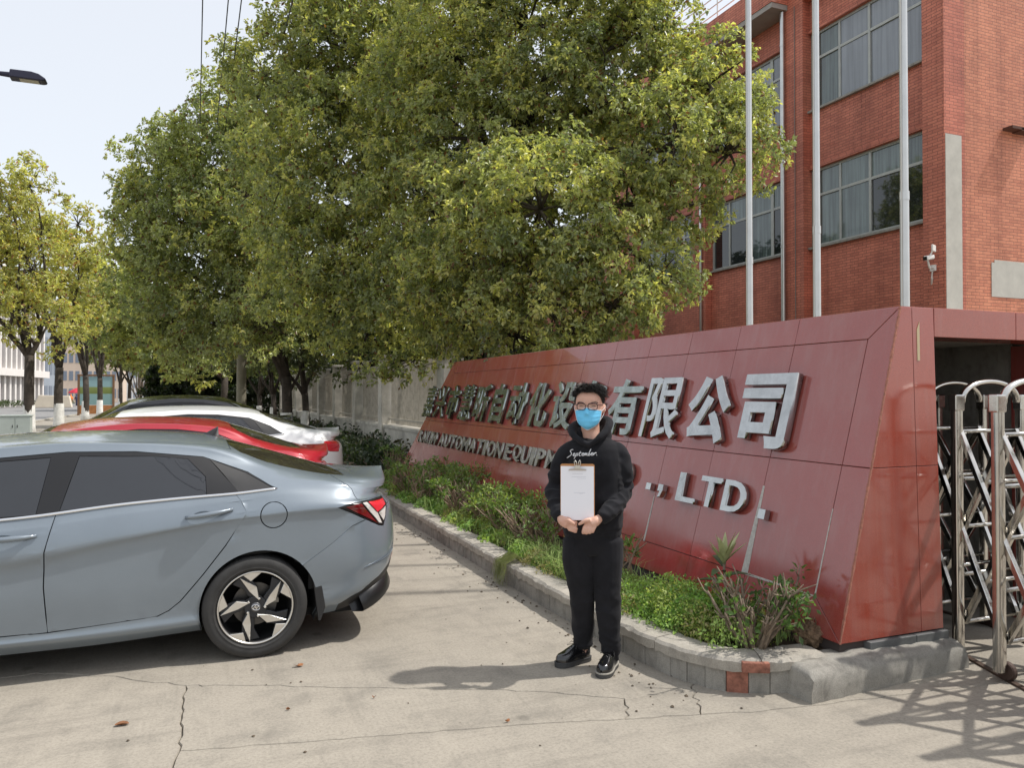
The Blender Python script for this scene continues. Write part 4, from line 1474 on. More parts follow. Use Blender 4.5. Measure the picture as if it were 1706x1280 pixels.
for k, (x, y, r, lab) in enumerate(((3.12, 3.56, 0.04, 'grey stone at the foot of the bare bush, nearest the kerb'), (3.18, 3.58, 0.032, 'small grey stone beside the larger one at the bare bush'), (3.06, 3.80, 0.03, 'pale broken tile piece in the weeds left of the bare bush'))):
    mb = MB()
    rows = [[Vector((x, y, 0.17)) + Vector((r * 1.3 * math.sin(ph) * math.cos(th) * rng.uniform(0.8, 1.15), r * math.sin(ph) * math.sin(th) * rng.uniform(0.8, 1.15), r * 0.75 * math.cos(ph))) for th in np.linspace(0, 6.283, 9)[:-1]] for ph in np.linspace(0.001, math.pi - 0.001, 6)]
    tag(mb.grid(rows, wrap=True).build('stone', MATS['grey_cement']), lab, 'stone', 'stones in the planter')

# weeds and grass: uncountable ground cover
C, D, S, K = [], [], [], []


def weed_patch(x, y, n, h, rad, tone, leaf=0.035):
    m = n
    r = rad * np.sqrt(nrng.random(m))
    a = nrng.uniform(0, 6.283, m)
    hh = h * nrng.random(m) ** 0.6
    px_ = x + r * np.cos(a)
    py_ = y + r * np.sin(a)
    z = 0.14 + hh * (1 - 0.5 * (r / rad) ** 2)
    C.append(np.stack([px_, py_, z], 1))
    D.append(nrng.normal(size=(m, 3)) * 0.8 + np.array([0, 0, 0.5]))
    S.append(leaf * nrng.uniform(0.6, 1.5, m))
    k0 = nrng.random((m, 1))
    K.append((np.array(tone) * (0.6 + 0.75 * k0)) * nrng.uniform(0.8, 1.2, (m, 1)))


wr = random.Random(5)
for i in range(240):
    y = 3.75 + (wr.random() ** 1.6) * 9.6
    lo = 2.72 if y > 4.3 else 2.72 + (4.3 - y) * 0.3
    x = wr.uniform(lo, lo + 0.42)
    if 3.45 < y < 3.85 and x > 2.93:
        continue
    tone = wr.choice([(0.28, 0.46, 0.12), (0.38, 0.55, 0.15), (0.46, 0.52, 0.17), (0.24, 0.40, 0.10), (0.40, 0.36, 0.17)])
    weed_patch(x, y, int(330 if y < 7 else 120), wr.uniform(0.08, 0.20) * (1.35 if y < 5.2 else 1.0), wr.uniform(0.10, 0.18), tone, 0.022 if y < 7 else 0.04)
for i in range(26):                                     # taller leafy mound right of the man
    weed_patch(wr.uniform(2.82, 3.15), wr.uniform(3.95, 4.75), 480, wr.uniform(0.18, 0.34), 0.13, wr.choice([(0.26, 0.46, 0.11), (0.36, 0.55, 0.13), (0.42, 0.50, 0.15)]), 0.021)
o = leafy('weeds', np.concatenate(C), np.concatenate(D), np.concatenate(S), np.concatenate(K), None, 0.26)
tag(o, 'bright green feathery weeds covering the front of the planter', 'weeds', kind='stuff')
# grass blades
gb = MB()
for i in range(2600):
    y = 3.7 + (wr.random() ** 1.4) * 9
    lo = 2.70 if y > 4.3 else 2.70 + (4.3 - y) * 0.35
    x = wr.uniform(lo, lo + 0.5)
    if wr.random() < 0.3:
        x, y = 2.66 + wr.gauss(0.12, 0.08), wr.gauss(5.75, 0.35)
    if x < 2.72:
        x = 2.72
    a = wr.uniform(0, 6.28)
    L = wr.uniform(0.10, 0.28)
    w = wr.uniform(0.0015, 0.003)
    d0 = Vector((math.cos(a), math.sin(a), 0))
    s0 = Vector((-math.sin(a), math.cos(a), 0)) * w
    b0 = Vector((x, y, 0.14))
    m0 = b0 + d0 * L * 0.3 + Vector((0, 0, L * 0.75))
    t0 = b0 + d0 * L * 0.75 + Vector((0, 0, L * 0.85))
    gb.add([b0 - s0, b0 + s0, m0 + s0, m0 - s0, t0], [(0, 1, 2, 3), (3, 2, 4)])
o = gb.build('grass', pm('grass', (0.28, 0.38, 0.11), 0.6, 0, 0.4, 3), fix=False)
tag(o, 'thin grass blades growing among the weeds along the planter kerb', 'grass', kind='stuff')
# tuft trailing over the kerb
gt = MB()
for i in range(110):
    y = 6.28 + wr.gauss(0, 0.055)
    x0 = 2.68
    L = wr.uniform(0.16, 0.33)
    sw = wr.gauss(0, 0.035)
    pts = [Vector((x0, y, 0.17)), Vector((x0 - 0.09, y + sw * 0.3, 0.25 + wr.uniform(-0.02, 0.02))), Vector((x0 - 0.19 - wr.uniform(0, 0.04), y + sw * 0.7, 0.20)), Vector((x0 - 0.22 - wr.uniform(0, 0.04), y + sw, max(0.01, 0.28 - L)))]
    gt.tube(pts, [0.0022, 0.002, 0.0016, 0.0006], 3, False)
o = gt.build('grass_tuft', pm('grass_pale', (0.24, 0.27, 0.09), 0.7, 0, 0.4, 9), fix=False)
tag(o, 'pale grass tuft hanging over the kerb edge to the concrete', 'grass')
# ================================================================ cars


def pchip(xs, ys):
    xs, ys = np.array(xs, float), np.array(ys, float)
    h = np.diff(xs)
    dl = np.diff(ys) / h
    m = np.zeros(len(xs))
    m[0], m[-1] = dl[0], dl[-1]
    for i in range(1, len(xs) - 1):
        if dl[i - 1] * dl[i] > 0:
            w1, w2 = 2 * h[i] + h[i - 1], h[i] + 2 * h[i - 1]
            m[i] = (w1 + w2) / (w1 / dl[i - 1] + w2 / dl[i])

    def f(x):
        x = np.clip(np.asarray(x, float), xs[0], xs[-1])
        i = np.clip(np.searchsorted(xs, x) - 1, 0, len(xs) - 2)
        t = (x - xs[i]) / h[i]
        return ((1 + 2 * t) * (1 - t) ** 2 * ys[i] + t * (1 - t) ** 2 * h[i] * m[i] + t * t * (3 - 2 * t) * ys[i + 1] + t * t * (t - 1) * h[i] * m[i + 1])
    return f


# longitudinal lines of a fastback saloon: x from the rear axle, + towards the tail: (x, half width y, height z)
SALOON = [
    [(-3.70, .62, .24), (-3.2, .78, .18), (-2.4, .80, .165), (-1.0, .80, .163), (-.35, .80, .185), (.4, .79, .205), (.75, .76, .26), (1.0, .74, .32)],
    [(-3.70, .72, .32), (-3.2, .85, .26), (-2.4, .875, .235), (-1.0, .875, .235), (-.35, .878, .25), (.4, .872, .29), (.75, .85, .36), (1.0, .83, .42)],
    [(-3.70, .74, .40), (-3.2, .86, .33), (-2.4, .872, .285), (-1.36, .872, .285), (-.56, .874, .318), (.0, .882, .36), (.4, .884, .40), (.75, .872, .46), (1.0, .85, .52)],
    [(-3.70, .75, .50), (-3.2, .87, .47), (-2.7, .90, .47), (-1.36, .884, .47), (-.5, .886, .50), (.0, .90, .55), (.4, .897, .57), (.75, .885, .60), (1.0, .86, .62)],
    [(-3.70, .75, .58), (-3.2, .875, .60), (-2.7, .905, .62), (-1.36, .884, .645), (-.8, .888, .735), (-.4, .893, .80), (-.05, .900, .835), (.2, .896, .838), (.5, .884, .845), (.75, .868, .845), (1.0, .845, .845)],
    [(-3.70, .745, .64), (-3.2, .875, .68), (-2.7, .905, .70), (-1.36, .906, .722), (-.8, .908, .803), (-.18, .908, .882), (.2, .906, .912), (.5, .898, .922), (.75, .882, .925), (1.0, .85, .925)],
    [(-3.70, .70, .70), (-3.2, .83, .78), (-2.7, .87, .84), (-1.36, .880, .86), (-.7, .878, .93), (-.12, .872, .965), (.2, .868, .985), (.5, .855, .975), (.75, .83, .955), (1.0, .80, .945)],
    [(-3.70, .66, .72), (-3.2, .78, .82), (-2.7, .83, .90), (-1.36, .838, .936), (-.7, .836, .998), (-.12, .83, 1.026), (.2, .815, 1.048), (.5, .795, 1.038), (.75, .80, .995), (1.0, .80, .975)],
    [(-3.70, .60, .735), (-3.2, .70, .84), (-2.75, .76, .93), (-2.3, .74, 1.06), (-1.9, .675, 1.215), (-1.42, .648, 1.285), (-1.07, .642, 1.310), (-.7, .642, 1.302), (-.3, .645, 1.255), (0.0, .675, 1.165), (.3, .71, 1.098), (.5, .735, 1.075), (.75, .755, 1.035), (1.0, .775, 1.0)],
    [(-3.70, .50, .745), (-3.2, .58, .86), (-2.75, .66, .95), (-2.3, .64, 1.11), (-1.9, .575, 1.28), (-1.42, .545, 1.345), (-1.07, .538, 1.362), (-.7, .54, 1.352), (-.3, .54, 1.322), (-.12, .535, 1.282), (.11, .53, 1.190), (.5, .55, 1.100), (.64, .60, 1.084), (.8, .63, 1.065), (1.0, .64, 1.040)],
    [(-3.70, .0, .76), (-3.2, .0, .90), (-2.8, .0, .985), (-2.3, .0, 1.19), (-1.9, .0, 1.34), (-1.42, .0, 1.395), (-1.0, .0, 1.405), (-.7, .0, 1.398), (-.3, .0, 1.368), (-.12, .0, 1.325), (.32, .0, 1.195), (.6, .0, 1.112), (.72, .0, 1.088), (.85, .0, 1.090), (1.0, .0, 1.098)],
]
X_TAIL = [(0, .83), (1, .965), (2, 1.0), (3, 1.012), (4, .995), (5, .935), (6, .88), (7, .93), (7.5, .972), (8, .982), (9, .988), (10, .992)]
X_NOSE = [(0, -3.55), (1, -3.66), (2, -3.69), (3, -3.70), (4, -3.69), (5, -3.66), (6, -3.58), (7, -3.5), (8, -3.44), (9, -3.40), (10, -3.36)]


class Body:
    """half-car surface S(s, t): s runs along the side and wraps round tail and nose, t runs from sill to roof centre"""
    X0, X1, LW = 0.42, -3.15, 1.25

    def __init__(self, lines=SALOON, kx=1.0, ky=1.0, kz=1.0, dz=None, n_tail=3.0):
        self.fy = [pchip([q[0] for q in l], [q[1] for q in l]) for l in lines]
        self.fz = [pchip([q[0] for q in l], [q[2] for q in l]) for l in lines]
        self.xt = pchip([q[0] for q in X_TAIL], [q[1] for q in X_TAIL])
        self.xn = pchip([q[0] for q in X_NOSE], [q[1] for q in X_NOSE])
        self.kx, self.ky, self.kz, self.nt = kx, ky, kz, n_tail
        self.smax, self.smin = self.X0 + self.LW, self.X1 - self.LW
        self.K = len(lines) - 1

    def raw(self, s, t):
        s, t = np.broadcast_arrays(np.asarray(s, float), np.asarray(t, float))
        th = np.clip((s - self.X0) / self.LW, 0, 1) * math.pi / 2
        tn = np.clip((self.X1 - s) / self.LW, 0, 1) * math.pi / 2
        e = 2.0 / np.interp(t, [6.0, 7.6], [self.nt, 2.25])
        xe, xn = self.xt(t), self.xn(t)
        x = np.clip(s, self.X1, self.X0)
        x = x + (xe - self.X0) * np.sin(th) ** e + (xn - self.X1) * np.sin(tn) ** e
        sh = np.maximum(np.cos(th), 0) ** e * np.maximum(np.cos(tn), 0) ** e
        k = np.clip(np.floor(t).astype(int), 0, self.K - 1)
        f = t - k
        Y = np.stack([g(x) for g in self.fy], -1)
        Z = np.stack([g(x) for g in self.fz], -1)

        def cr(A):
            i0, i1, i2, i3 = np.clip(k - 1, 0, self.K), k, k + 1, np.clip(k + 2, 0, self.K)
            g = lambda i: np.take_along_axis(A, i[..., None], -1)[..., 0]
            p0, p1, p2, p3 = g(i0), g(i1), g(i2), g(i3)
            p3 = np.where(k + 2 > self.K, 2 * p2 - p1 if A is Z else -p1, p3)
            p3 = np.where((k + 2 > self.K) & (A is Z), p1, p3)
            return 0.5 * (2 * p1 + (p2 - p0) * f + (2 * p0 - 5 * p1 + 4 * p2 - p3) * f ** 2 + (3 * p1 - p0 - 3 * p2 + p3) * f ** 3)
        return x * self.kx, cr(Y) * sh * self.ky, cr(Z) * self.kz

    def __call__(self, s, t):
        x, y, z = self.raw(s, t)
        return np.stack([x, -y, z], -1)                 # near side is -y

    def prep(self):
        self.gs = np.linspace(self.smin + 0.01, self.smax - 0.01, 210)
        self.gt = np.linspace(0, 9.6, 97)
        SS, TT = np.meshgrid(self.gs, self.gt, indexing='ij')
        x, y, z = self.raw(SS, TT)
        self.gx, self.gzz = x, z
        self.SS, self.TT = SS, TT

    def inv(self, x, z):
        """(s, t) of the side point seen at (x, z)"""
        d = (self.gx - x) ** 2 + (self.gzz - z) ** 2
        i = np.unravel_index(np.argmin(d), d.shape)
        s, t = float(self.SS[i]), float(self.TT[i])
        for _ in range(6):
            e = 1e-3
            x0, _, z0 = self.raw(s, t)
            xs, _, zs = self.raw(s + e, t)
            xt, _, zt = self.raw(s, t + e)
            J = np.array([[xs - x0, xt - x0], [zs - z0, zt - z0]]) / e
            try:
                ds = np.linalg.solve(J, np.array([x - x0, z - z0]))
            except np.linalg.LinAlgError:
                break
            if np.abs(ds).max() > 0.5:
                break
            s, t = s + float(ds[0]), t + float(ds[1])
            t = min(max(t, 0), self.K)
        return Vector((s, t))


def inpoly(p, poly):
    x, y = p
    c = False
    j = len(poly) - 1
    for i in range(len(poly)):
        a, b = poly[i], poly[j]
        if (a[1] > y) != (b[1] > y) and x < (b[0] - a[0]) * (y - a[1]) / (b[1] - a[1]) + a[0]:
            c = not c
        j = i
    return c


def dens(poly, step=0.05):
    out = []
    n = len(poly)
    for i in range(n):
        a, b = Vector(poly[i]), Vector(poly[(i + 1) % n])
        k = max(1, int((b - a).length / step))
        out += [a.lerp(b, q / k) for q in range(k)]
    return out


def circ(cx, cz, r, n=40, a0=0, a1=360):
    return [(cx + r * math.cos(R(a0 + (a1 - a0) * i / n)), cz + r * math.sin(R(a0 + (a1 - a0) * i / n))) for i in range(n + (0 if a1 - a0 == 360 else 1))]


def body_panels(B, regions, default):
    """cut the half surface along the region outlines; regions: list of (name, outline in (s,t)), first match wins; returns name -> (verts, tris)"""
    B_s = np.concatenate([np.linspace(B.smin, B.X1, 22)[:-1], np.linspace(B.X1, -1.6, 22)[:-1], np.linspace(-1.6, B.X0, 62)[:-1], np.linspace(B.X0, B.smax, 46)])
    B_t = np.linspace(0, B.K, 71)
    pts = [Vector((s, t)) for s in B_s for t in B_t]
    edges = []
    for nm, poly in regions:
        n0 = len(pts)
        m = len(poly)
        pts += [Vector((min(max(p[0], B.smin), B.smax), min(max(p[1], 0), B.K))) for p in poly]
        edges += [(n0 + i, n0 + (i + 1) % m) for i in range(m)]
    ns, nt_ = len(B_s), len(B_t)
    bd = [i * nt_ for i in range(ns)]
    edges += list(zip(bd[:-1], bd[1:])) + [(a + nt_ - 1, b + nt_ - 1) for a, b in zip(bd[:-1], bd[1:])]
    res = delaunay_2d_cdt(pts, edges, [], 0, 1e-5)
    V2 = np.array([tuple(v) for v in res[0]])
    P = B(V2[:, 0], V2[:, 1])
    out = {}
    boxes = [(nm, poly, min(q[0] for q in poly), max(q[0] for q in poly), min(q[1] for q in poly), max(q[1] for q in poly)) for nm, poly in regions]
    for f in res[2]:
        c = V2[list(f)].mean(0)
        name = default
        for nm, poly, x0, x1, y0, y1 in boxes:
            if x0 <= c[0] <= x1 and y0 <= c[1] <= y1 and inpoly(c, poly):
                name = nm
                break
        out.setdefault(name, []).append(tuple(f))
    return P, V2, out


def panel_mesh(name, P, tris, mat, parent, mirror=True, gap=0.0022, flange=0.014, push=0.0, both=True):
    """one body panel, both sides of the car as separate objects when mirror, with turned-in edges"""
    ids = sorted({i for t in tris for i in t})
    mp = {g: k for k, g in enumerate(ids)}
    V = P[ids].copy()
    T = [tuple(mp[i] for i in t) for t in tris]
    bm = bmesh.new()
    vs = [bm.verts.new(v) for v in V]
    for t in T:
        try:
            bm.faces.new([vs[i] for i in t])
        except ValueError:
            pass
    bmesh.ops.remove_doubles(bm, verts=bm.verts, dist=1e-5)
    bmesh.ops.recalc_face_normals(bm, faces=bm.faces)
    bm.faces.ensure_lookup_table()
    tot = Vector()
    for f in bm.faces:
        c = f.calc_center_median()
        tot += f.normal * 0 + Vector((0, 0, f.normal.dot(Vector((0.0, c.y * 1.0, (c.z - 0.6) * 1.0)))))
    if tot.z < 0:
        for f in bm.faces:
            f.normal_flip()
    bm.normal_update()
    be = [e for e in bm.edges if e.is_boundary and not (abs(e.verts[0].co.y) < 1e-4 and abs(e.verts[1].co.y) < 1e-4)]
    bv = {v for e in be for v in e.verts}
    mv = {}
    for v in bv:
        d = Vector()
        for e in v.link_edges:
            if e.is_boundary and e in be:
                f = e.link_faces[0]
                t = (e.verts[1].co - e.verts[0].co).normalized()
                q = f.normal.cross(t)
                if q.dot(f.calc_center_median() - e.verts[0].co) < 0:
                    q = -q
                d += q
        if d.length:
            mv[v] = d.normalized() * gap
    nrm = {v: v.normal.copy() for v in bv}
    for v, d in mv.items():
        v.co += d
    if push:
        for v in bm.verts:
            v.co += v.normal * push
    if flange:
        new = {v: bm.verts.new(v.co - nrm[v] * flange) for v in bv}
        for e in be:
            a, b = e.verts
            try:
                bm.faces.new((a, b, new[b], new[a]))
            except ValueError:
                pass
    bm.normal_update()
    me = bpy.data.meshes.new(name)
    bm.to_mesh(me)
    bm.free()
    me.polygons.foreach_set('use_smooth', [True] * len(me.polygons))
    me.set_sharp_from_angle(angle=R(38))
    me.materials.append(mat)
    objs = []
    yabs = np.abs(V[:, 1]).min()
    for sgn in ((1, -1) if mirror else (1,)):
        m2 = me
        if sgn < 0:
            m2 = me.copy()
            m2.transform(Matrix.Scale(-1, 4, Vector((0, 1, 0))))
            m2.flip_normals()
        o = bpy.data.objects.new(name, m2)
        COL.objects.link(o)
        o.parent = parent
        objs.append(o)
    return objs


def joined_panel(name, P, tris, mat, parent, **kw):
    """a panel across the centre line: both halves welded in one mesh"""
    a, b = panel_mesh(name, P, tris, mat, parent, True, **kw)
    bm = bmesh.new()
    bm.from_mesh(a.data)
    bm.from_mesh(b.data)
    bmesh.ops.remove_doubles(bm, verts=[v for v in bm.verts if abs(v.co.y) < 0.004], dist=0.002)
    bm.to_mesh(a.data)
    bm.free()
    bpy.data.objects.remove(b)
    a.data.polygons.foreach_set('use_smooth', [True] * len(a.data.polygons))
    a.data.set_sharp_from_angle(angle=R(38))
    return a


def car_paint(name, col, rough=0.28, metal=0.25, flake=0.06):
    m, nt, b, L = nodes_of(name)
    b.inputs['Base Color'].default_value = (*col, 1)
    b.inputs['Metallic'].default_value = metal
    b.inputs['Roughness'].default_value = rough
    b.inputs['Coat Weight'].default_value = 1.0
    b.inputs['Coat Roughness'].default_value = 0.03
    f = noise(nt, 2.2, 5, 0.6)
    c = ramp(nt, f, [(0.3, [x * (1 - flake) for x in col]), (0.7, [min(1, x * (1 + flake)) for x in col])])
    d = noise(nt, 700, 2, 0.5)
    c = mixc(nt, 0.35, c, ramp(nt, d, [(0.3, (0.85, 0.85, 0.85)), (0.7, (1.15, 1.15, 1.15))]), 'MULTIPLY')
    dust = noise(nt, 5, 6, 0.7)
    L.new(c, b.inputs['Base Color'])
    L.new(ramp(nt, dust, [(0.35, (0.02, 0.02, 0.02)), (0.8, (0.12, 0.12, 0.12))]), b.inputs['Coat Roughness'])
    MATS[name] = m
    return m


glass_dark = pm('car_glass', (0.016, 0.018, 0.022), 0.03, 0, 0.15, 2.0, spec=0.95)
glass_rear = pm('car_glass_rear', (0.03, 0.026, 0.02), 0.05, 0, 0.2, 2.0, spec=0.9)
lamp_red = pm('lamp_red', (0.17, 0.008, 0.010), 0.08, 0, spec=0.8, coat=1.0)
lamp_bright = pm('lamp_bright', (0.72, 0.02, 0.035), 0.08, 0, spec=0.8, coat=1.0)
lamp_clear = pm('lamp_clear', (0.72, 0.70, 0.66), 0.08, 0.1, spec=0.9, coat=1.0)
rim_dark = pm('rim_dark', (0.045, 0.046, 0.05), 0.4, 0.6)
rim_silver = pm('rim_silver', (0.70, 0.68, 0.64), 0.3, 0.9, 0.06, 10)


def wheel(parent, x, y, r, detail=True, rot=0.0, name='wheel', rim_mat=None):
    """wheel at local (x, y, r), its outer face towards -y (y<0) or +y"""
    sg = -1 if y < 0 else 1
    # local wheel axes: X right, Z up seen from outside, depth inwards
    M = Matrix.Translation((x, y, r)) @ (Matrix.Rotation(math.pi / 2, 4, 'X') if sg < 0 else Matrix.Rotation(-math.pi / 2, 4, 'X'))
    w = 0.215
    ri = r * 0.728
    prof = [(ri - 0.012, -0.19), (ri + 0.01, -0.205), (r * 0.9, -w), (r * 0.985, -w + 0.02), (r, -w + 0.045)]
    for q in range(4):
        z0 = -w + 0.05 + q * 0.036
        prof += [(r, z0), (r, z0 + 0.026), (r - 0.008, z0 + 0.028), (r - 0.008, z0 + 0.034)]
    prof += [(r, -0.028), (r * 0.985, -0.012), (r * 0.95, -0.002), (r * 0.9, 0.004), (r * 0.85, 0.005), (r * 0.82, 0.002), (r * 0.785, 0.004), (ri + 0.008, -0.004), (ri - 0.004, -0.016)]
    wh = MB().lathe(prof, 64, M).build(name, MATS['rubber'], parent, smooth=True, local=True, auto=40)
    # barrel and bright lip
    MB().lathe([(ri - 0.004, -0.018), (ri - 0.001, -0.006), (ri - 0.004, -0.002), (ri - 0.011, -0.004), (ri - 0.014, -0.02)], 64, M).build('rim_lip', rim_mat or rim_silver, wh, smooth=True, local=True)
    MB().lathe([(ri - 0.012, -0.018), (ri - 0.025, -0.06), (ri - 0.03, -0.19), (0.02, -0.195)], 48, M).build('rim_barrel', pm('barrel', (0.02, 0.02, 0.021), 0.5, 0.4), wh, smooth=True, local=True)
    if not detail:
        for k in range(5):
            a = R(72 * k + 90)
            q = [(0.03, -0.035), (0.03, 0.035), (ri - 0.01, 0.05), (ri - 0.01, -0.05)]
            MB().prism([M @ Vector((c * math.cos(a) - s_ * math.sin(a), c * math.sin(a) + s_ * math.cos(a), -0.02)) for c, s_ in q], M.to_3x3() @ Vector((0, 0, -0.03))).build('spoke', rim_silver, wh, local=True, bevel=0.004)
        return wh
    # brake disc and caliper
    MB().lathe([(0.03, -0.11), (0.135, -0.11), (0.135, -0.125), (0.03, -0.125)], 40, M).build('brake_disc', pm('disc', (0.12, 0.115, 0.11), 0.4, 0.9), wh, local=True)
    mbx = MB()
    for a in (8, 20, 32):
        c = M @ Vector((0.125 * math.cos(R(a)), 0.125 * math.sin(R(a)), -0.095))
        mbx.box(c, (0.045, 0.035, 0.035))
    mbx.build('caliper', pm('caliper', (0.28, 0.27, 0.24), 0.5, 0.6), wh, local=True, bevel=0.006)
    # hub disc: five dark arms with machined blades, drawn from the photograph
    k = ri / 426.0 * 1.0                                # traced on a wheel whose lip radius was ~426 px
    TR = lambda q, d: M @ Vector((q[0] * k, q[1] * k, d))
    cx, cy = 676, 640
    P = lambda x_, y_: (x_ - cx, -(y_ - cy))
    hub = [(math.cos(R(a)) * 128, math.sin(R(a)) * 128) for a in range(0, 360, 12)]
    MB().prism([TR(q, -0.022) for q in hub], M.to_3x3() @ Vector((0, 0, -0.03))).build('hub', rim_dark, wh, local=True, bevel=0.006)

    def rotp(q, a):
        c, s_ = math.cos(R(a)), math.sin(R(a))
        return (q[0] * c - q[1] * s_, q[0] * s_ + q[1] * c)
    blade = [P(712, 565), P(660, 535), P(605, 455), P(500, 290), P(522, 280), P(560, 320), P(690, 405)]
    blade_top = [P(712, 565), P(605, 455), P(500, 290), P(690, 410)]
    pad = [P(535, 262), P(620, 236), P(742, 240), P(622, 335)]
    arm = [P(735, 560), P(655, 560), P(600, 520), P(540, 430), P(415, 365), P(500, 285), P(560, 262), P(640, 335), P(700, 420)]
    for q in range(5):
        a = 72 * q + rot
        MB().prism([TR(rotp(p_, a), -0.034) for p_ in arm], M.to_3x3() @ Vector((0, 0, -0.03))).build('spoke', rim_dark, wh, local=True, bevel=0.006)
        bl_ = [TR(rotp(p_, a), d_) for p_, d_ in zip(blade_top, (-0.012, -0.016, -0.010, -0.016))]
        MB().prism(bl_, M.to_3x3() @ Vector((0, 0, -0.03))).build('spoke_blade', rim_silver, wh, local=True, bevel=0.002, seg=1)
        MB().prism([TR(rotp(p_, a), -0.008) for p_ in pad], M.to_3x3() @ Vector((0, 0, -0.03))).build('rim_pad', rim_silver, wh, local=True, bevel=0.002, seg=1)
        nu = rotp((0, 105), a - 22)
        Mn = Matrix.Translation(M @ Vector((nu[0] * k, nu[1] * k, -0.022))) @ M.to_3x3().to_4x4()
        MB().lathe([(0.0165, -0.004), (0.0165, 0.0015), (0.012, 0.002), (0.0115, -0.012)], 16, Mn).build('nut_seat', MATS['black_plastic'], wh, local=True)
        MB().lathe([(0.0095, -0.01), (0.0095, 0.006), (0.007, 0.010), (0.0, 0.011)], 6, Mn).build('wheel_nut', MATS['chrome'], wh, local=True)
    # centre cap with the slanted letter in an oval
    MB().lathe([(0.0, -0.012), (0.027, -0.012), (0.03, -0.016), (0.03, -0.03)], 28, M).build('centre_cap', pm('cap_grey', (0.13, 0.13, 0.135), 0.35, 0.6), wh, smooth=True, local=True)
    em = MB()
    ov = []
    for q in range(28):
        th = 2 * math.pi * q / 28
        ov.append(M @ (Matrix.Rotation(R(-18), 3, 'Z') @ Vector((0.0235 * math.cos(th), 0.0165 * math.sin(th), -0.009))))
    em.tube(ov + ov[:1], 0.0022, 6, False)
    RZ = Matrix.Rotation(R(-18), 3, 'Z')
    for seg in ([(-0.013, -0.011), (-0.004, 0.012)], [(0.004, -0.012), (0.013, 0.011)], [(-0.010, -0.003), (0.010, 0.003)]):
        a_, b_ = [M @ (RZ @ Vector((p_[0], p_[1], -0.009))) for p_ in seg]
        em.beam(a_, b_, 0.006, 0.004, M.to_3x3() @ Vector((0, 0, 1)))
    em.build('emblem', MATS['chrome'], wh, local=True)
    return wh


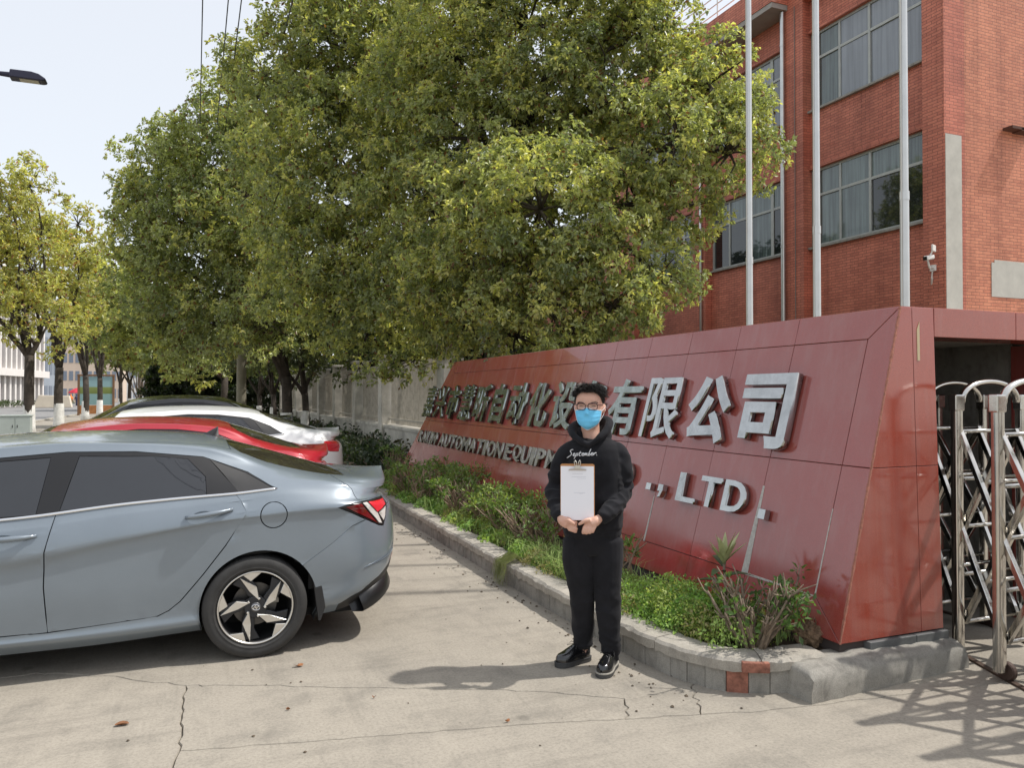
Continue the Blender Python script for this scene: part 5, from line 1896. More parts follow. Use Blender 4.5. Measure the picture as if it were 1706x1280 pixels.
def make_car(label, loc, paint, style='grey', kx=1.0, ky=1.0, kz=1.0, group='cars parked side by side', lines=SALOON, wheel_r=0.3165, glass=None, yaw=0.0):
    B = Body(lines, kx, ky, kz)
    B.prep()
    car = thing('parked_car', label, 'car', loc, yaw, group)
    I = lambda pts: [B.inv(x * kx, z * kz) for x, z in pts]
    reg = []
    ar = dens(circ(0.024, 0.318, 0.352, 36, -25, 205), 0.2)
    for cx in (0.024, -2.72):
        a = circ(cx, 0.318, 0.352, 40, -18, 198)
        poly = I([(x, max(z, 0.20)) for x, z in a])
        poly = [Vector((cx + 0.36, -0.1))] + poly + [Vector((cx - 0.36, -0.1))]
        poly[0].x, poly[-1].x = poly[1].x, poly[-2].x
        reg.append(('void', poly))
    # side glass and the black surround
    win_r = [(-1.085, .975), (-1.005, 1.278), (-.575, 1.264), (-.40, 1.244), (-.295, 1.134), (-.288, 1.016)]
    win_f = [(-2.32, .93), (-1.78, 1.225), (-1.42, 1.258), (-1.155, 1.274), (-1.205, .958)]
    surr = [(-2.45, .905), (-1.86, 1.255), (-1.42, 1.277), (-1.07, 1.303), (-.70, 1.296), (-.31, 1.252), (-.04, 1.150), (.10, 1.062), (.135, 1.048), (-.12, 1.032), (-.7, 1.003), (-1.36, .942)]
    reg.append(('rear_side_window', dens(I(dens(win_r, 0.08)), 9)))
    reg.append(('front_side_window', I(dens(win_f, 0.08))))
    reg.append(('quarter_trim', I(dens([(-.272, 1.238), (-.05, 1.146), (.095, 1.060), (.11, 1.050), (-.10, 1.036)], 0.06))))
    reg.append(('window_surround', I(dens(surr, 0.08))))
    if style == 'grey':
        tl = [(.508, .914), (.58, .930), (.67, .938), (.80, .940), (.865, .935), (.885, .90), (.862, .80), (.842, .752), (.80, .765), (.70, .818), (.60, .872)]
        reg.append(('lamp_red', I(dens([(.555, .914), (.60, .922), (.668, .928), (.80, .775), (.70, .832), (.60, .885)], 0.04))))
        reg.append(('lamp_divider', I(dens([(.675, .930), (.712, .932), (.80, .842), (.832, .772), (.808, .776)], 0.04))))
        reg.append(('lamp_glow', I(dens([(.72, .932), (.862, .928), (.872, .888), (.79, .852)], 0.04))))
        reg.append(('lamp_reverse', I(dens([(.803, .846), (.872, .878), (.864, .82), (.846, .785)], 0.04))))
        reg.append(('tail_lamp', I(dens(tl, 0.05))))
        reg.append(('fuel_door', I(circ(.106, .890, .081, 32))))
        lb = [(.50, .20), (.52, .275), (.675, .345), (.80, .415), (.90, .478), (.945, .512)]
        pl = I(dens(lb + [(.955, .52)], 0.06)[:-8] + [(.945, .512)])
        pl = I(lb)
        te = pl[-1].y
        pl += [Vector((B.X0 + 0.62 * B.LW, te)), Vector((B.smax + 0.01, te)), Vector((B.smax + 0.01, -0.1)), Vector((pl[0].x, -0.1))]
        reg.append(('lower_bumper', pl))
    else:
        tl = [(.60, .86), (.66, .945), (.80, .955), (.88, .945), (.90, .86), (.88, .80), (.74, .815)]
        pl = I(dens(tl, 0.05))
        hi, lo = max(p.y for p in pl), min(p.y for p in pl)
        reg.append(('tail_lamp', pl))
    # doors
    dr = [(-1.134, .285), (-.561, .318), (-.50, .345), (-.437, .395), (-.311, .546), (-.182, .715), (-.085, .862), (-.06, .918), (-.09, .985), (-.118, 1.024), (-.7, .997), (-1.10, .965), (-1.15, .75), (-1.155, .55)]
    df = [(-1.134, .285), (-1.155, .55), (-1.15, .75), (-1.10, .965), (-2.26, .90), (-2.28, .70), (-2.2, .30)]
    reg.append(('rear_door', I(dens(dr, 0.08))))
    reg.append(('front_door', I(dens(df, 0.08))))
    # tail: bumper below the lamp, boot lid, rear glass, roof, windscreen, bonnet
    b1 = B.inv(.285 * kx, .56 * kz)
    b2 = B.inv(.60 * kx, .785 * kz)
    b3 = B.inv(.70 * kx, .815 * kz)
    reg.append(('rear_bumper', [Vector((B.inv(.285 * kx, .56 * kz).x, -0.1)), b1, b2, b3, Vector((B.X0 + 0.62 * B.LW, 4.3)), Vector((B.smax + .01, 4.3)), Vector((B.smax + .01, -0.1))]))
    reg.append(('rear_glass', dens([Vector((-.165, 9.95)), Vector((-.165, 10.01)), Vector((.60, 10.01)), Vector((.64, 9.6)), Vector((.66, 9.05)), Vector((.50, 9.0)), Vector((.11, 9.0)), Vector((-.08, 9.0)), Vector((-.14, 9.3))], .08)))
    bt = B.inv(.655 * kx, .945 * kz)
    reg.append(('boot_lid', dens([Vector((.605, 10.01)), Vector((.645, 9.6)), Vector((.665, 9.05)), Vector((.515, 9.0)), Vector((.56, 8.2)), Vector((.66, 7.0)), Vector((bt.x, max(5.6, bt.y))), Vector((B.X0 + .55 * B.LW, 5.6)), Vector((B.X0 + .55 * B.LW, 4.4)), Vector((B.smax + .01, 4.4)), Vector((B.smax + .01, 10.01))], .08)))
    reg.append(('windscreen', dens([Vector((-2.74, 10.01)), Vector((-2.72, 9.0)), Vector((-1.93, 9.0)), Vector((-1.86, 10.01))], .08)))
    reg.append(('bonnet', dens([Vector((-2.80, 10.01)), Vector((-2.78, 8.3)), Vector((-3.2, 7.6)), Vector((B.X1 - .55 * B.LW, 7.2)), Vector((B.smin - .01, 7.2)), Vector((B.smin - .01, 10.01))], .08)))
    reg.append(('roof', dens([Vector((-1.87, 10.01)), Vector((-1.93, 9.0)), Vector((-.14, 9.0)), Vector((-.165, 10.01))], .1)))
    P, V2, parts = body_panels(B, reg, 'quarter')
    pk = MATS[paint]
    gl = glass or glass_dark
    for nm, tris in parts.items():
        if nm == 'void':
            continue
        if nm in ('rear_glass', 'boot_lid', 'windscreen', 'bonnet', 'roof', 'rear_bumper', 'lower_bumper'):
            mt = {'rear_glass': glass_rear, 'windscreen': gl, 'lower_bumper': MATS['black_plastic']}.get(nm, pk)
            joined_panel(nm, P, tris, mt, car, push=-0.004 if 'glass' in nm or nm == 'windscreen' else 0.0)
        else:
            mt = {'rear_side_window': gl, 'front_side_window': gl, 'window_surround': MATS['black_trim'], 'tail_lamp': MATS['black_trim'] if style == 'grey' else lamp_bright, 'quarter_trim': MATS['black_plastic'], 'lamp_red': lamp_red, 'lamp_divider': lamp_clear, 'lamp_glow': lamp_bright, 'lamp_reverse': lamp_clear}.get(nm, pk)
            nm2 = {'quarter': 'body_side', 'rear_side_window': 'side_window', 'front_side_window': 'side_window', 'rear_door': 'door', 'front_door': 'door'}.get(nm, nm)
            panel_mesh(nm2, P, tris, mt, car, push={'rear_side_window': -0.003, 'front_side_window': -0.003, 'window_surround': -0.001}.get(nm, 0.0), gap=0.0015 if 'window' in nm else 0.0032)
    # dark inner shell that closes the gaps
    ss, tt = np.linspace(B.smin, B.smax, 70), np.linspace(0, B.K, 34)
    SS, TT = np.meshgrid(ss, tt, indexing='ij')
    G = B(SS, TT)
    mid = np.array([-1.3 * kx, 0, 0.62 * kz])
    G2 = mid + (G - mid) * np.array([0.985, 0.955, 0.93])
    keep = MB()
    rows = [[tuple(q) for q in r] for r in G2]
    for sg in (1, -1):
        keep.grid([[(q[0], q[1] * sg, q[2]) for q in r] for r in rows])
    # cut the wheel wells out of the shell
    fs = []
    for f in keep.f:
        c = np.mean([keep.v[i] for i in f], axis=0)
        if any((c[0] - cx * kx) ** 2 + (c[2] - .318) ** 2 < 0.37 ** 2 for cx in (0.02, -2.72)):
            continue
        fs.append(f)
    keep.f = fs
    keep.build('inner_shell', MATS['dark_void'], car, local=True, fix=False)
    MB().box2((-3.4 * kx, -0.72, 0.19), (0.7 * kx, 0.72, 0.24)).build('underbody', MATS['dark_void'], car, local=True)
    for cx in (0.02, -2.72):
        for sg in (-1, 1):
            y0, y1 = sg * 0.885, sg * 0.55
            wl = MB()
            rows = []
            for a in range(-20, 201, 10):
                rows.append([(cx * kx + 0.358 * math.cos(R(a)), y, 0.318 + 0.358 * math.sin(R(a))) for y in (y0, y1)])
            wl.grid(rows)
            wl.add([(cx * kx + 0.37 * math.cos(R(a)), y1, 0.318 + 0.37 * math.sin(R(a))) for a in range(0, 360, 15)], [tuple(range(24))])
            wl.build('wheel_well', MATS['dark_void'], car, local=True)
    for cx in (0.0, -2.72):
        for sg in (-1, 1):
            wheel(car, cx * kx, sg * 0.897, wheel_r, style == 'grey', 0.0)
    # chrome strip along the belt
    cs = [B.inv(x * kx, z * kz) for x, z in ((-2.3, .908), (-1.9, .916), (-1.38, .938), (-1.12, .958), (-.7, .999), (-.4, 1.016), (-.116, 1.028), (.0, 1.037), (.132, 1.047))]
    for sg in (1, -1):
        pts = []
        for q in catmull(cs, 6):
            p = B(q.x, q.y)
            pts.append(Vector((p[0], (p[1] - 0.003) * sg, p[2])))
        MB().tube(pts, [0.0105] * (len(pts) - 1) + [0.004], 6, True, 1.0).build('belt_trim', MATS['chrome'], car, local=True, smooth=True)
    # door handles
    for (x0, z0, x1, z1) in ((-.408, .905, -.139, .938), (-1.46, .838, -1.19, .846)):
        for sg in (1, -1):
            pts, rad = [], []
            for f in np.linspace(0, 1, 11):
                q = B.inv((x0 + (x1 - x0) * f) * kx, (z0 + (z1 - z0) * f) * kz)
                p = B(q.x, q.y)
                off = 0.008 + 0.034 * math.sin(math.pi * min(1, f * 1.1)) ** 0.6
                pts.append(Vector((p[0], (p[1] - off) * sg, p[2])))
                rad.append(0.010 + 0.006 * math.sin(math.pi * f))
            MB().tube(pts, rad, 10, True, 1.0).build('door_handle', pk, car, local=True, smooth=True)
            q = B.inv((x0 + (x1 - x0) * .38) * kx, (z0 + (z1 - z0) * .4 - 0.004) * kz)
            p = B(q.x, q.y)
            cup = [(p[0] + 0.062 * math.cos(a), (p[1] - 0.0015) * sg, p[2] + 0.030 * math.sin(a) - 0.006) for a in np.linspace(0, 2 * math.pi, 21)[:-1]]
            MB().add([(p[0], (p[1] + 0.001) * sg, p[2] - 0.004)] + cup, [(0, i + 1, (i + 1) % 20 + 1) for i in range(20)]).build('handle_recess', pk, car, local=True, smooth=True)
    # mirrors
    for sg in (1, -1):
        MB().lathe([(0.0, -0.10), (0.055, -0.09), (0.075, -0.03), (0.07, 0.05), (0.04, 0.09), (0.0, 0.1)], 14, Matrix.Translation((-2.12 * kx, -0.99 * sg, 1.0 * kz)) @ Matrix.Rotation(math.pi / 2, 4, 'X')).build('mirror', pk, car, local=True, smooth=True)
        MB().beam((-2.12 * kx, -0.82 * sg, 0.945 * kz), (-2.12 * kx, -0.97 * sg, 0.97 * kz), 0.06, 0.03).build('mirror_arm', MATS['black_trim'], car, local=True)
    # head lamps at the nose
    for sg in (1, -1):
        hl = []
        for s_, t_ in ((B.X1 - .18, 5.4), (B.X1 - .2, 6.4), (B.X1 - .42, 6.7), (B.X1 - .62, 6.0), (B.X1 - .6, 5.2)):
            p = B(s_, t_)
            hl.append((p[0] - 0.012, (p[1] - 0.008) * sg, p[2]))
        MB().prism(hl, (0.03, 0.02 * sg, 0)).build('head_lamp', lamp_clear, car, local=True, bevel=0.006)
    # shark fin antenna
    fin = [(-.325, 1.362), (-.215, 1.420), (-.205, 1.418), (-.20, 1.345), (-.26, 1.356)]
    fn = MB()
    z0 = 0.0
    rows = []
    for f in np.linspace(0, 1, 8):
        wd = 0.024 * (1 - f) ** 0.6 + 0.004
        xa, xb = -.325 + .118 * f ** 0.9, -.198 - .004 * f
        zb = 1.352 + .068 * f
        rows.append([((xa + (xb - xa) * g) * kx, wd * math.sin(math.pi * min(1, .12 + .88 * g)) * sgn_, (zb + 0.006 * (1 - g) * (1 - f)) * kz) for g, sgn_ in ((0, 0), (.3, -1), (.7, -1), (1, -.4), (1, .4), (.7, 1), (.3, 1))])
    fn.grid(rows, wrap=True)
    fn.f.append(tuple(len(fn.v) - 7 + q for q in range(7)))
    if style != 'suv':
        fn.build('antenna_fin', MATS['black_plastic'] if style == 'grey' else pk, car, local=True, smooth=True)
    return car, B, P


car_paint('paint_grey', (0.20, 0.238, 0.275), 0.32, 0.25)
car_paint('paint_red', (0.42, 0.012, 0.028), 0.3, 0.15)
car_paint('paint_white', (0.82, 0.82, 0.81), 0.35, 0.0)
car_paint('paint_black', (0.012, 0.012, 0.014), 0.25, 0.1)
WY = 5.105
grey_car, GB, GP = make_car('blue-grey saloon in the left foreground with five-spoke alloy wheel', (0.363, WY + 0.897, 0), 'paint_grey')

# details of the grey car's tail: lamp graphics, lower lip, reflector, mud flap
for sg in (1, -1):
    def surf(pts, out, name, mat, thick=0.004):
        q = [GB.inv(x, z) for x, z in dens(pts, 0.03)]
        P_ = [GB(a.x, a.y) for a in q]
        V = []
        for p in P_:
            n = Vector((0.35 if p[0] > 0.75 else 0.1, -1, 0.05)).normalized()
            V.append(Vector((p[0] + n.x * out, (p[1] + n.y * out) * sg, p[2])))
        c = center(V)
        return MB().add([c] + V, [(0, i + 1, (i + 1) % len(V) + 1) for i in range(len(V))]).build(name, mat, grey_car, local=True)
    surf([(.68, .50), (.93, .548), (.945, .560), (.945, .572), (.90, .560)], 0.006, 'bumper_fin', MATS['paint_grey'])
    surf([(.90, .482), (.945, .512), (.962, .535), (.955, .545), (.935, .520)], 0.006, 'reflector', lamp_bright)
    fl = MB().prism([(.352, -.885 * sg, .445), (.405, -.885 * sg, .432), (.43, -.885 * sg, .275), (.40, -.885 * sg, .19), (.385, -.885 * sg, .19)], (0.004, 0.12 * sg, 0)).build('mud_flap', MATS['black_plastic'], grey_car, local=True, bevel=0.004)
# sculpted lower lip of the rear bumper
lip = MB()
rows = []
for th in np.linspace(-80, 80, 33):
    c, s_ = math.cos(R(th)), math.sin(R(th))
    e = 0.62
    x = 0.53 + 0.42 * abs(c) ** e
    y = 0.82 * math.copysign(abs(s_) ** e, s_)
    z = 0.335 - 0.125 * abs(th / 80) ** 1.8
    rows.append([(x - 0.02, y * 0.985, z + 0.12), (x + 0.022, y * 1.005, z + 0.004), (x + 0.014, y * 1.0, z - 0.010), (x - 0.05, y * 0.96, z - 0.012), (x - 0.10, y * 0.92, z + 0.12)])
lip.grid(rows, wrap=True).build('bumper_lip', MATS['black_trim'], grey_car, local=True, smooth=True)



def car_copy(src, label, loc, swap, sc):
    """a copy of a car with all parts; paint swapped on the object slots"""
    def cp(o, par):
        c = o.copy()
        COL.objects.link(c)
        c.parent = par
        if c.type == 'MESH' and c.data.materials and c.data.materials[0].name in swap:
            c.material_slots[0].link = 'OBJECT'
            c.material_slots[0].material = MATS[swap[c.data.materials[0].name]]
        for ch in o.children:
            cp(ch, c)
        return c
    c = cp(src, None)
    c.location = loc
    c.scale = sc
    c['label'] = label
    return c


red_car, _, _ = make_car('red saloon parked between the grey and the white car', (0.47, 8.62, 0), 'paint_red', 'red', 1.0, 1.0, 1.0)
red_car.scale = (0.88, 0.98, 1.02)
for o in [c for c in red_car.children if c.name.startswith('antenna_fin')]:
    bpy.data.objects.remove(o)
bpy.context.view_layer.update()
white_car = car_copy(red_car, 'white saloon with wrap-around red tail lamps beyond the red car', (0.99, 11.6, 0), {'paint_red': 'paint_white'}, (1, 0.97, 1.07))
black_car = car_copy(red_car, 'black car with tinted glass, farthest of the parked cars', (0.75, 14.7, 0), {'paint_red': 'paint_black'}, (0.92, 1.0, 1.17))
# ================================================================ fence behind the verge
fx = 4.6
fence = thing('iron_fence', 'grey iron bar fence between concrete posts on a low stained wall left of the sign', 'fence', (fx, 20, 0))
fc = pm('fence_concrete', (0.50, 0.475, 0.42), 0.9, 0, 0.35, 2.2, 0.5, 25)
fb = pm('fence_bar', (0.42, 0.385, 0.32), 0.7, 0.1, 0.25, 7)
py_ = [14.4, 19.65, 23.2, 26.8, 30.4, 34.0, 37.6, 41.2, 44.8]
for y in py_:
    MB().box((fx, y, 1.29), (0.42, 0.42, 2.58)).build('post', fc, fence, bevel=0.015)
    MB().box((fx, y, 2.62), (0.5, 0.5, 0.08)).build('post_cap', fc, fence, bevel=0.01)
for ya, yb in zip(py_[:-1], py_[1:]):
    MB().box2((fx - 0.13, ya + 0.21, 0), (fx + 0.13, yb - 0.21, 0.82)).build('base_wall', fc, fence, bevel=0.01)
    MB().box2((fx - 0.17, ya + 0.21, 0.822), (fx + 0.17, yb - 0.21, 0.90)).build('coping', fc, fence, bevel=0.01)
    for z in (1.02, 2.28):
        MB().box2((fx - 0.02, ya + 0.21, z), (fx + 0.02, yb - 0.21, z + 0.045)).build('rail', fb, fence)
    n = int((yb - ya - 0.5) / 0.105)
    if ya > 30:
        m_ = MB()
        for i in range(n):
            m_.box((fx + 0.03, ya + 0.3 + i * 0.105, 1.68), (0.022, 0.03, 1.5))
        m_.build('bars', fb, fence)['kind'] = 'stuff'
    else:
        for i in range(n):
            MB().box((fx + 0.034, ya + 0.3 + i * 0.105, 1.68), (0.024, 0.03, 1.52)).build('bar', fb, fence)
# dark undergrowth at the foot of the fence
C, D, S, K = [], [], [], []
for i in range(150):
    y = wr.uniform(13.8, 40)
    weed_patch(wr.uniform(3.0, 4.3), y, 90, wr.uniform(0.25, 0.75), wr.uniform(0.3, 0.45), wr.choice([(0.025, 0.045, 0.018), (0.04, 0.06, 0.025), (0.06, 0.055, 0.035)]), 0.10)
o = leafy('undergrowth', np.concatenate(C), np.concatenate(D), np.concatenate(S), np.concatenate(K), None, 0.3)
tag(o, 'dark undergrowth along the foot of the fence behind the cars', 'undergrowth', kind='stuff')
# trees inside the compound close the view behind the fence
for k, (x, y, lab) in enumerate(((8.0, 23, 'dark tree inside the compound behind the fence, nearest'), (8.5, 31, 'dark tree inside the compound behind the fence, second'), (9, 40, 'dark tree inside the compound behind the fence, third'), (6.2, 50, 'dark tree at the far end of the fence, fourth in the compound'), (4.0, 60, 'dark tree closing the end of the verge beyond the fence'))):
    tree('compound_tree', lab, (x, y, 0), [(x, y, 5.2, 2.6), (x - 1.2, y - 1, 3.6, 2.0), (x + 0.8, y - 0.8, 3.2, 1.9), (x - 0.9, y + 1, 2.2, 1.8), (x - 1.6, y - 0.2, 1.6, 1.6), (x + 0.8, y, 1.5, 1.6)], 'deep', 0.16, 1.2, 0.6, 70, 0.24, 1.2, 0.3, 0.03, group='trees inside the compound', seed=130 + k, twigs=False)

# ================================================================ utility pole, wires, street lamp
pole = thing('utility_pole', 'round grey concrete utility pole standing behind the parked cars', 'pole', (1.45, 27.3, 0))
MB().tube([(1.45, 27.3, -0.1), (1.45, 27.3, 5), (1.45, 27.3, 9.6)], [0.165, 0.145, 0.115], 20).build('shaft', pm('pole_concrete', (0.24, 0.22, 0.165), 0.9, 0, 0.2, 2, 0.3, 30), pole, smooth=True, auto=40)
MB().box((1.0, 27.3, 8.9), (2.6, 0.08, 0.08)).build('crossarm', MATS['window_frame'], pole)
wires = [(0.10, 9.0), (0.53, 9.0), (0.75, 9.0), (1.62, 9.05)]
for k, (x, z) in enumerate(wires):
    MB().lathe([(0.0, 0.14), (0.03, 0.12), (0.045, 0.08), (0.03, 0.05), (0.045, 0.02), (0.03, 0.0)], 12, Matrix.Translation((x, 27.3, 8.94))).build('insulator', MATS['white_paint'], pole)
    pts = []
    for i in range(41):
        f = i / 40
        y = -25 + 52.3 * f
        pts.append((x, y, z + 0.06 - 1.0 * 4 * f * (1 - f) * 0.35))
    o = MB().tube(pts, 0.011, 6).build('overhead_wire', pm('wire', (0.05, 0.05, 0.055), 0.6))
    tag(o, ['leftmost black overhead wire against the sky', 'second overhead wire from the left', 'third overhead wire from the left, close to the second', 'rightmost overhead wire, entering the tree top'][k], 'wire', 'overhead wires')
lp = at(45, 128, 17.0)
lamp = thing('street_lamp', 'dark flat street lamp head on an arm at the top left', 'street lamp', (lp.x - 2.6, lp.y, 0))
dk = pm('lamp_metal', (0.035, 0.035, 0.06), 0.5, 0.4)
ax = Vector((1, 0.0, 0))
H0 = Vector(lp)
MB().tube([(H0.x - 2.6, H0.y, 0), (H0.x - 2.6, H0.y, H0.z - 0.2)], [0.11, 0.06], 14).build('pole', dk, lamp, smooth=True)
MB().tube([(H0.x - 2.6, H0.y, H0.z - 0.35), (H0.x - 2.3, H0.y, H0.z - 0.02), (H0.x - 1.6, H0.y, H0.z), (H0.x - 0.30, H0.y, H0.z)], 0.045, 12).build('arm', dk, lamp, smooth=True)
MB().tube([(H0.x - 0.5, H0.y, H0.z), (H0.x - 0.3, H0.y, H0.z), (H0.x - 0.28, H0.y, H0.z + 0.01)], [0.05, 0.06, 0.06], 12).build('joint', dk, lamp, smooth=True)
prof = [(-0.32, -0.085), (-0.30, 0.085), (0.10, 0.09), (0.24, 0.06), (0.38, -0.03), (0.36, -0.07), (0.30, -0.085)]
MB().prism([H0 + Vector((a, -0.15, b_)) for a, b_ in prof], (0, 0.3, 0)).build('lamp_head', dk, lamp, bevel=0.02)
MB().box(H0 + Vector((0.05, 0, -0.089)), (0.36, 0.2, 0.012)).build('diffuser', pm('diffuser', (0.5, 0.47, 0.35), 0.3), lamp)
MB().box(H0 + Vector((-0.62, -0.02, -0.12)), (0.10, 0.05, 0.12)).build('sensor_box', dk, lamp)

# ================================================================ things along the road on the left
b0 = gz(27, 733)
ub = thing('utility_box', 'pale green-grey utility box at the roadside below the first tree', 'utility box', (b0.x, b0.y, 0))
MB().box((b0.x, b0.y, 0.06), (1.08, 0.55, 0.12)).build('base', MATS['old_cement'], ub, bevel=0.01)
ug = pm('box_green', (0.42, 0.47, 0.44), 0.6, 0.1, 0.08, 2)
MB().box((b0.x, b0.y, 0.49), (0.94, 0.48, 0.74)).build('cabinet', ug, ub, bevel=0.015)
MB().box((b0.x, b0.y, 0.885), (1.0, 0.54, 0.05)).build('lid', ug, ub, bevel=0.015)
for sx2 in (-0.25, 0.25):
    d_ = MB().box((b0.x + sx2, b0.y - 0.247, 0.49), (0.46, 0.012, 0.66)).build('door', ug, ub, bevel=0.004)
    MB().box((b0.x + sx2 * 0.3, b0.y - 0.258, 0.5), (0.02, 0.015, 0.10)).build('handle', MATS['black_plastic'], d_)
nb = gz(160, 692)
nbt = thing('notice_board', 'wood framed notice board with a blue-green panel behind the roadside trunks', 'notice board', (nb.x, nb.y, 0))
wd = pm('board_wood', (0.19, 0.105, 0.055), 0.75, 0, 0.25, 4)
for sx2 in (-1.25, 1.25):
    MB().box((nb.x + sx2, nb.y, 1.65), (0.16, 0.16, 3.3)).build('post', wd, nbt, bevel=0.01)
MB().box((nb.x, nb.y, 3.22), (2.7, 0.2, 0.14)).build('top_rail', wd, nbt, bevel=0.01)
MB().box((nb.x, nb.y, 0.45), (2.32, 0.10, 0.7)).build('kick_panel', pm('kick_wood', (0.36, 0.15, 0.05), 0.75, 0, 0.25, 4), nbt, bevel=0.01)
m, nt, b, L = nodes_of('poster')
tc = nt.nodes.new('ShaderNodeTexCoord')
sp_ = nt.nodes.new('ShaderNodeSeparateXYZ')
L.new(tc.outputs['Generated'], sp_.inputs[0])
L.new(ramp(nt, sp_.outputs[2], [(0.0, (0.20, 0.33, 0.33)), (0.38, (0.22, 0.36, 0.36)), (0.40, (0.14, 0.18, 0.04)), (0.62, (0.22, 0.27, 0.08)), (0.64, (0.25, 0.40, 0.42)), (1.0, (0.24, 0.38, 0.42))]), b.inputs['Base Color'])
b.inputs['Roughness'].default_value = 0.35
MB().box((nb.x, nb.y, 1.98), (2.32, 0.08, 2.30)).build('panel', m, nbt)
# hedge strip and low wall across the road
hg = thing('hedge', 'low clipped hedge across the road at the far left', 'hedge', (-30, 75, 0))
C, D, S, K = [], [], [], []
for i in range(90):
    weed_patch(-32 + wr.uniform(-1.2, 1.2) + i * 0.16, 68 + i * 0.75, 60, 0.9, 0.7, (0.07, 0.10, 0.035), 0.2)
leafy('foliage', np.concatenate(C), np.concatenate(D), np.concatenate(S), np.concatenate(K), hg, 0.35, (-30, 75, 0))
# far office block with white fins, far left
ob = thing('office_block', 'office block with tall white fins and dark glass at the far left edge', 'building', (-58, 95, 0))
fin_w = pm('fin_white', (0.74, 0.70, 0.66), 0.6, 0, 0.05, 1)
gl_far = pm('far_glass', (0.15, 0.145, 0.165), 0.15, 0, 0.25, 0.3, spec=0.7)
A0, A1 = at(-60, 640, 92), at(66, 640, 118)
A0.z = A1.z = 0
dv = (A1 - A0)
Lb = dv.length
ang = math.atan2(dv.y, dv.x)
nv = Vector((dv.y, -dv.x, 0)).normalized()


def wbox(par, name, mat, f0, f1, z0, z1, out0, out1):
    p = [A0 + dv * f0 + nv * out0, A0 + dv * f1 + nv * out0, A0 + dv * f1 + nv * out1, A0 + dv * f0 + nv * out1]
    return MB().prism([(q.x, q.y, z0) for q in p], (0, 0, z1 - z0)).build(name, mat, par)


wbox(ob, 'wall', gl_far, 0, 1, 0, 18, -12, 0)
nf = 14
for i in range(nf + 1):
    wbox(ob, 'fin', fin_w, i / nf - 0.010, i / nf + 0.010, 5.2, 18, 0.02, 0.6)
wbox(ob, 'canopy', fin_w, -0.02, 1.02, 4.2, 5.18, 0.02, 1.2)
for i in range(nf + 1):
    wbox(ob, 'column', fin_w, i / nf - 0.012, i / nf + 0.012, 0, 4.18, 0.02, 0.5)
wbox(ob, 'roof_edge', fin_w, -0.02, 1.02, 18.02, 18.9, -12, 0.8)


def far_block(label, u0, u1, d, h, wall, glassc, nx, nz, strip=None):
    a, c = at(u0, 650, d), at(u1, 650, d * 1.03)
    a.z = c.z = 0
    t = thing('far_building', label, 'building', tuple(a), group='buildings far along the road')
    dd = c - a
    nn = Vector((dd.y, -dd.x, 0)).normalized()

    def q(name, mat, f0, f1, z0, z1, o0, o1):
        p = [a + dd * f0 + nn * o0, a + dd * f1 + nn * o0, a + dd * f1 + nn * o1, a + dd * f0 + nn * o1]
        return MB().prism([(w.x, w.y, z0) for w in p], (0, 0, z1 - z0)).build(name, mat, t)
    q('wall', wall, 0, 1, 0, h, -10, 0)
    q('roof_edge', wall, -0.01, 1.01, h + 0.02, h + 0.5, -10, 0.4)
    for i in range(nx):
        for k in range(nz):
            q('window', glassc, (i + 0.18) / nx, (i + 0.84) / nx, h * (k + 0.25) / nz, h * (k + 0.78) / nz, 0.0, 0.05)
    return t


cream = pm('far_cream', (0.62, 0.50, 0.40), 0.8, 0, 0.08, 0.4)
bluish = pm('far_grey', (0.34, 0.38, 0.43), 0.6, 0, 0.1, 0.4)
paleb = pm('far_pale', (0.55, 0.54, 0.52), 0.8, 0, 0.08, 0.4)
fglass = pm('far_window', (0.20, 0.23, 0.28), 0.2, 0, spec=0.7)
far_block('grey glazed building behind the first roadside trunks', 56, 96, 125, 16, bluish, fglass, 5, 4)
far_block('cream coloured long building behind the notice board', 92, 205, 165, 19, cream, fglass, 11, 5)
far_block('pale low building at the end of the road', 195, 262, 230, 9, paleb, fglass, 8, 3)
# parasol stall with people-sized figures, barrier block
us = gz(130, 672)
us = at(131, 668, 120)
um = thing('parasol', 'small red parasol by the far roadside', 'parasol', (us.x, us.y, 0))
MB().lathe([(0.02, 2.75), (0.5, 2.65), (1.15, 2.3), (1.5, 1.95), (1.48, 1.9), (0.5, 2.4)], 10, Matrix.Translation((us.x, us.y, 0))).build('canopy', pm('parasol_red', (0.55, 0.03, 0.06), 0.7), um)
MB().tube([(us.x, us.y, 0), (us.x, us.y, 2.7)], 0.04, 6).build('pole', MATS['window_frame'], um)
for k, (du, cl, lab) in enumerate(((-13, (0.85, 0.25, 0.05), 'distant person in an orange vest and yellow hat left of the red parasol'), (-3, (0.06, 0.06, 0.12), 'distant person in dark clothes under the red parasol'))):
    q = at(131 + du, 668, 118)
    pe = MB()
    pe.lathe([(0.0, 0.0), (0.16, 0.02), (0.17, 0.4), (0.19, 0.8), (0.22, 1.1), (0.24, 1.35), (0.12, 1.45), (0.07, 1.48), (0.10, 1.55), (0.115, 1.64), (0.09, 1.74), (0.0, 1.77)], 10, Matrix.Translation((q.x, q.y, 0)))
    for sg in (-1, 1):
        pe.tube([(q.x + 0.2 * sg, q.y, 1.35), (q.x + 0.3 * sg, q.y, 1.05), (q.x + 0.27 * sg, q.y - 0.1, 0.8)], [0.06, 0.05, 0.04], 6)
    o = pe.build('person', pm('cloth%d' % k, cl, 0.8), None, smooth=True)
    tag(o, lab, 'person')
q = at(87, 662, 100)
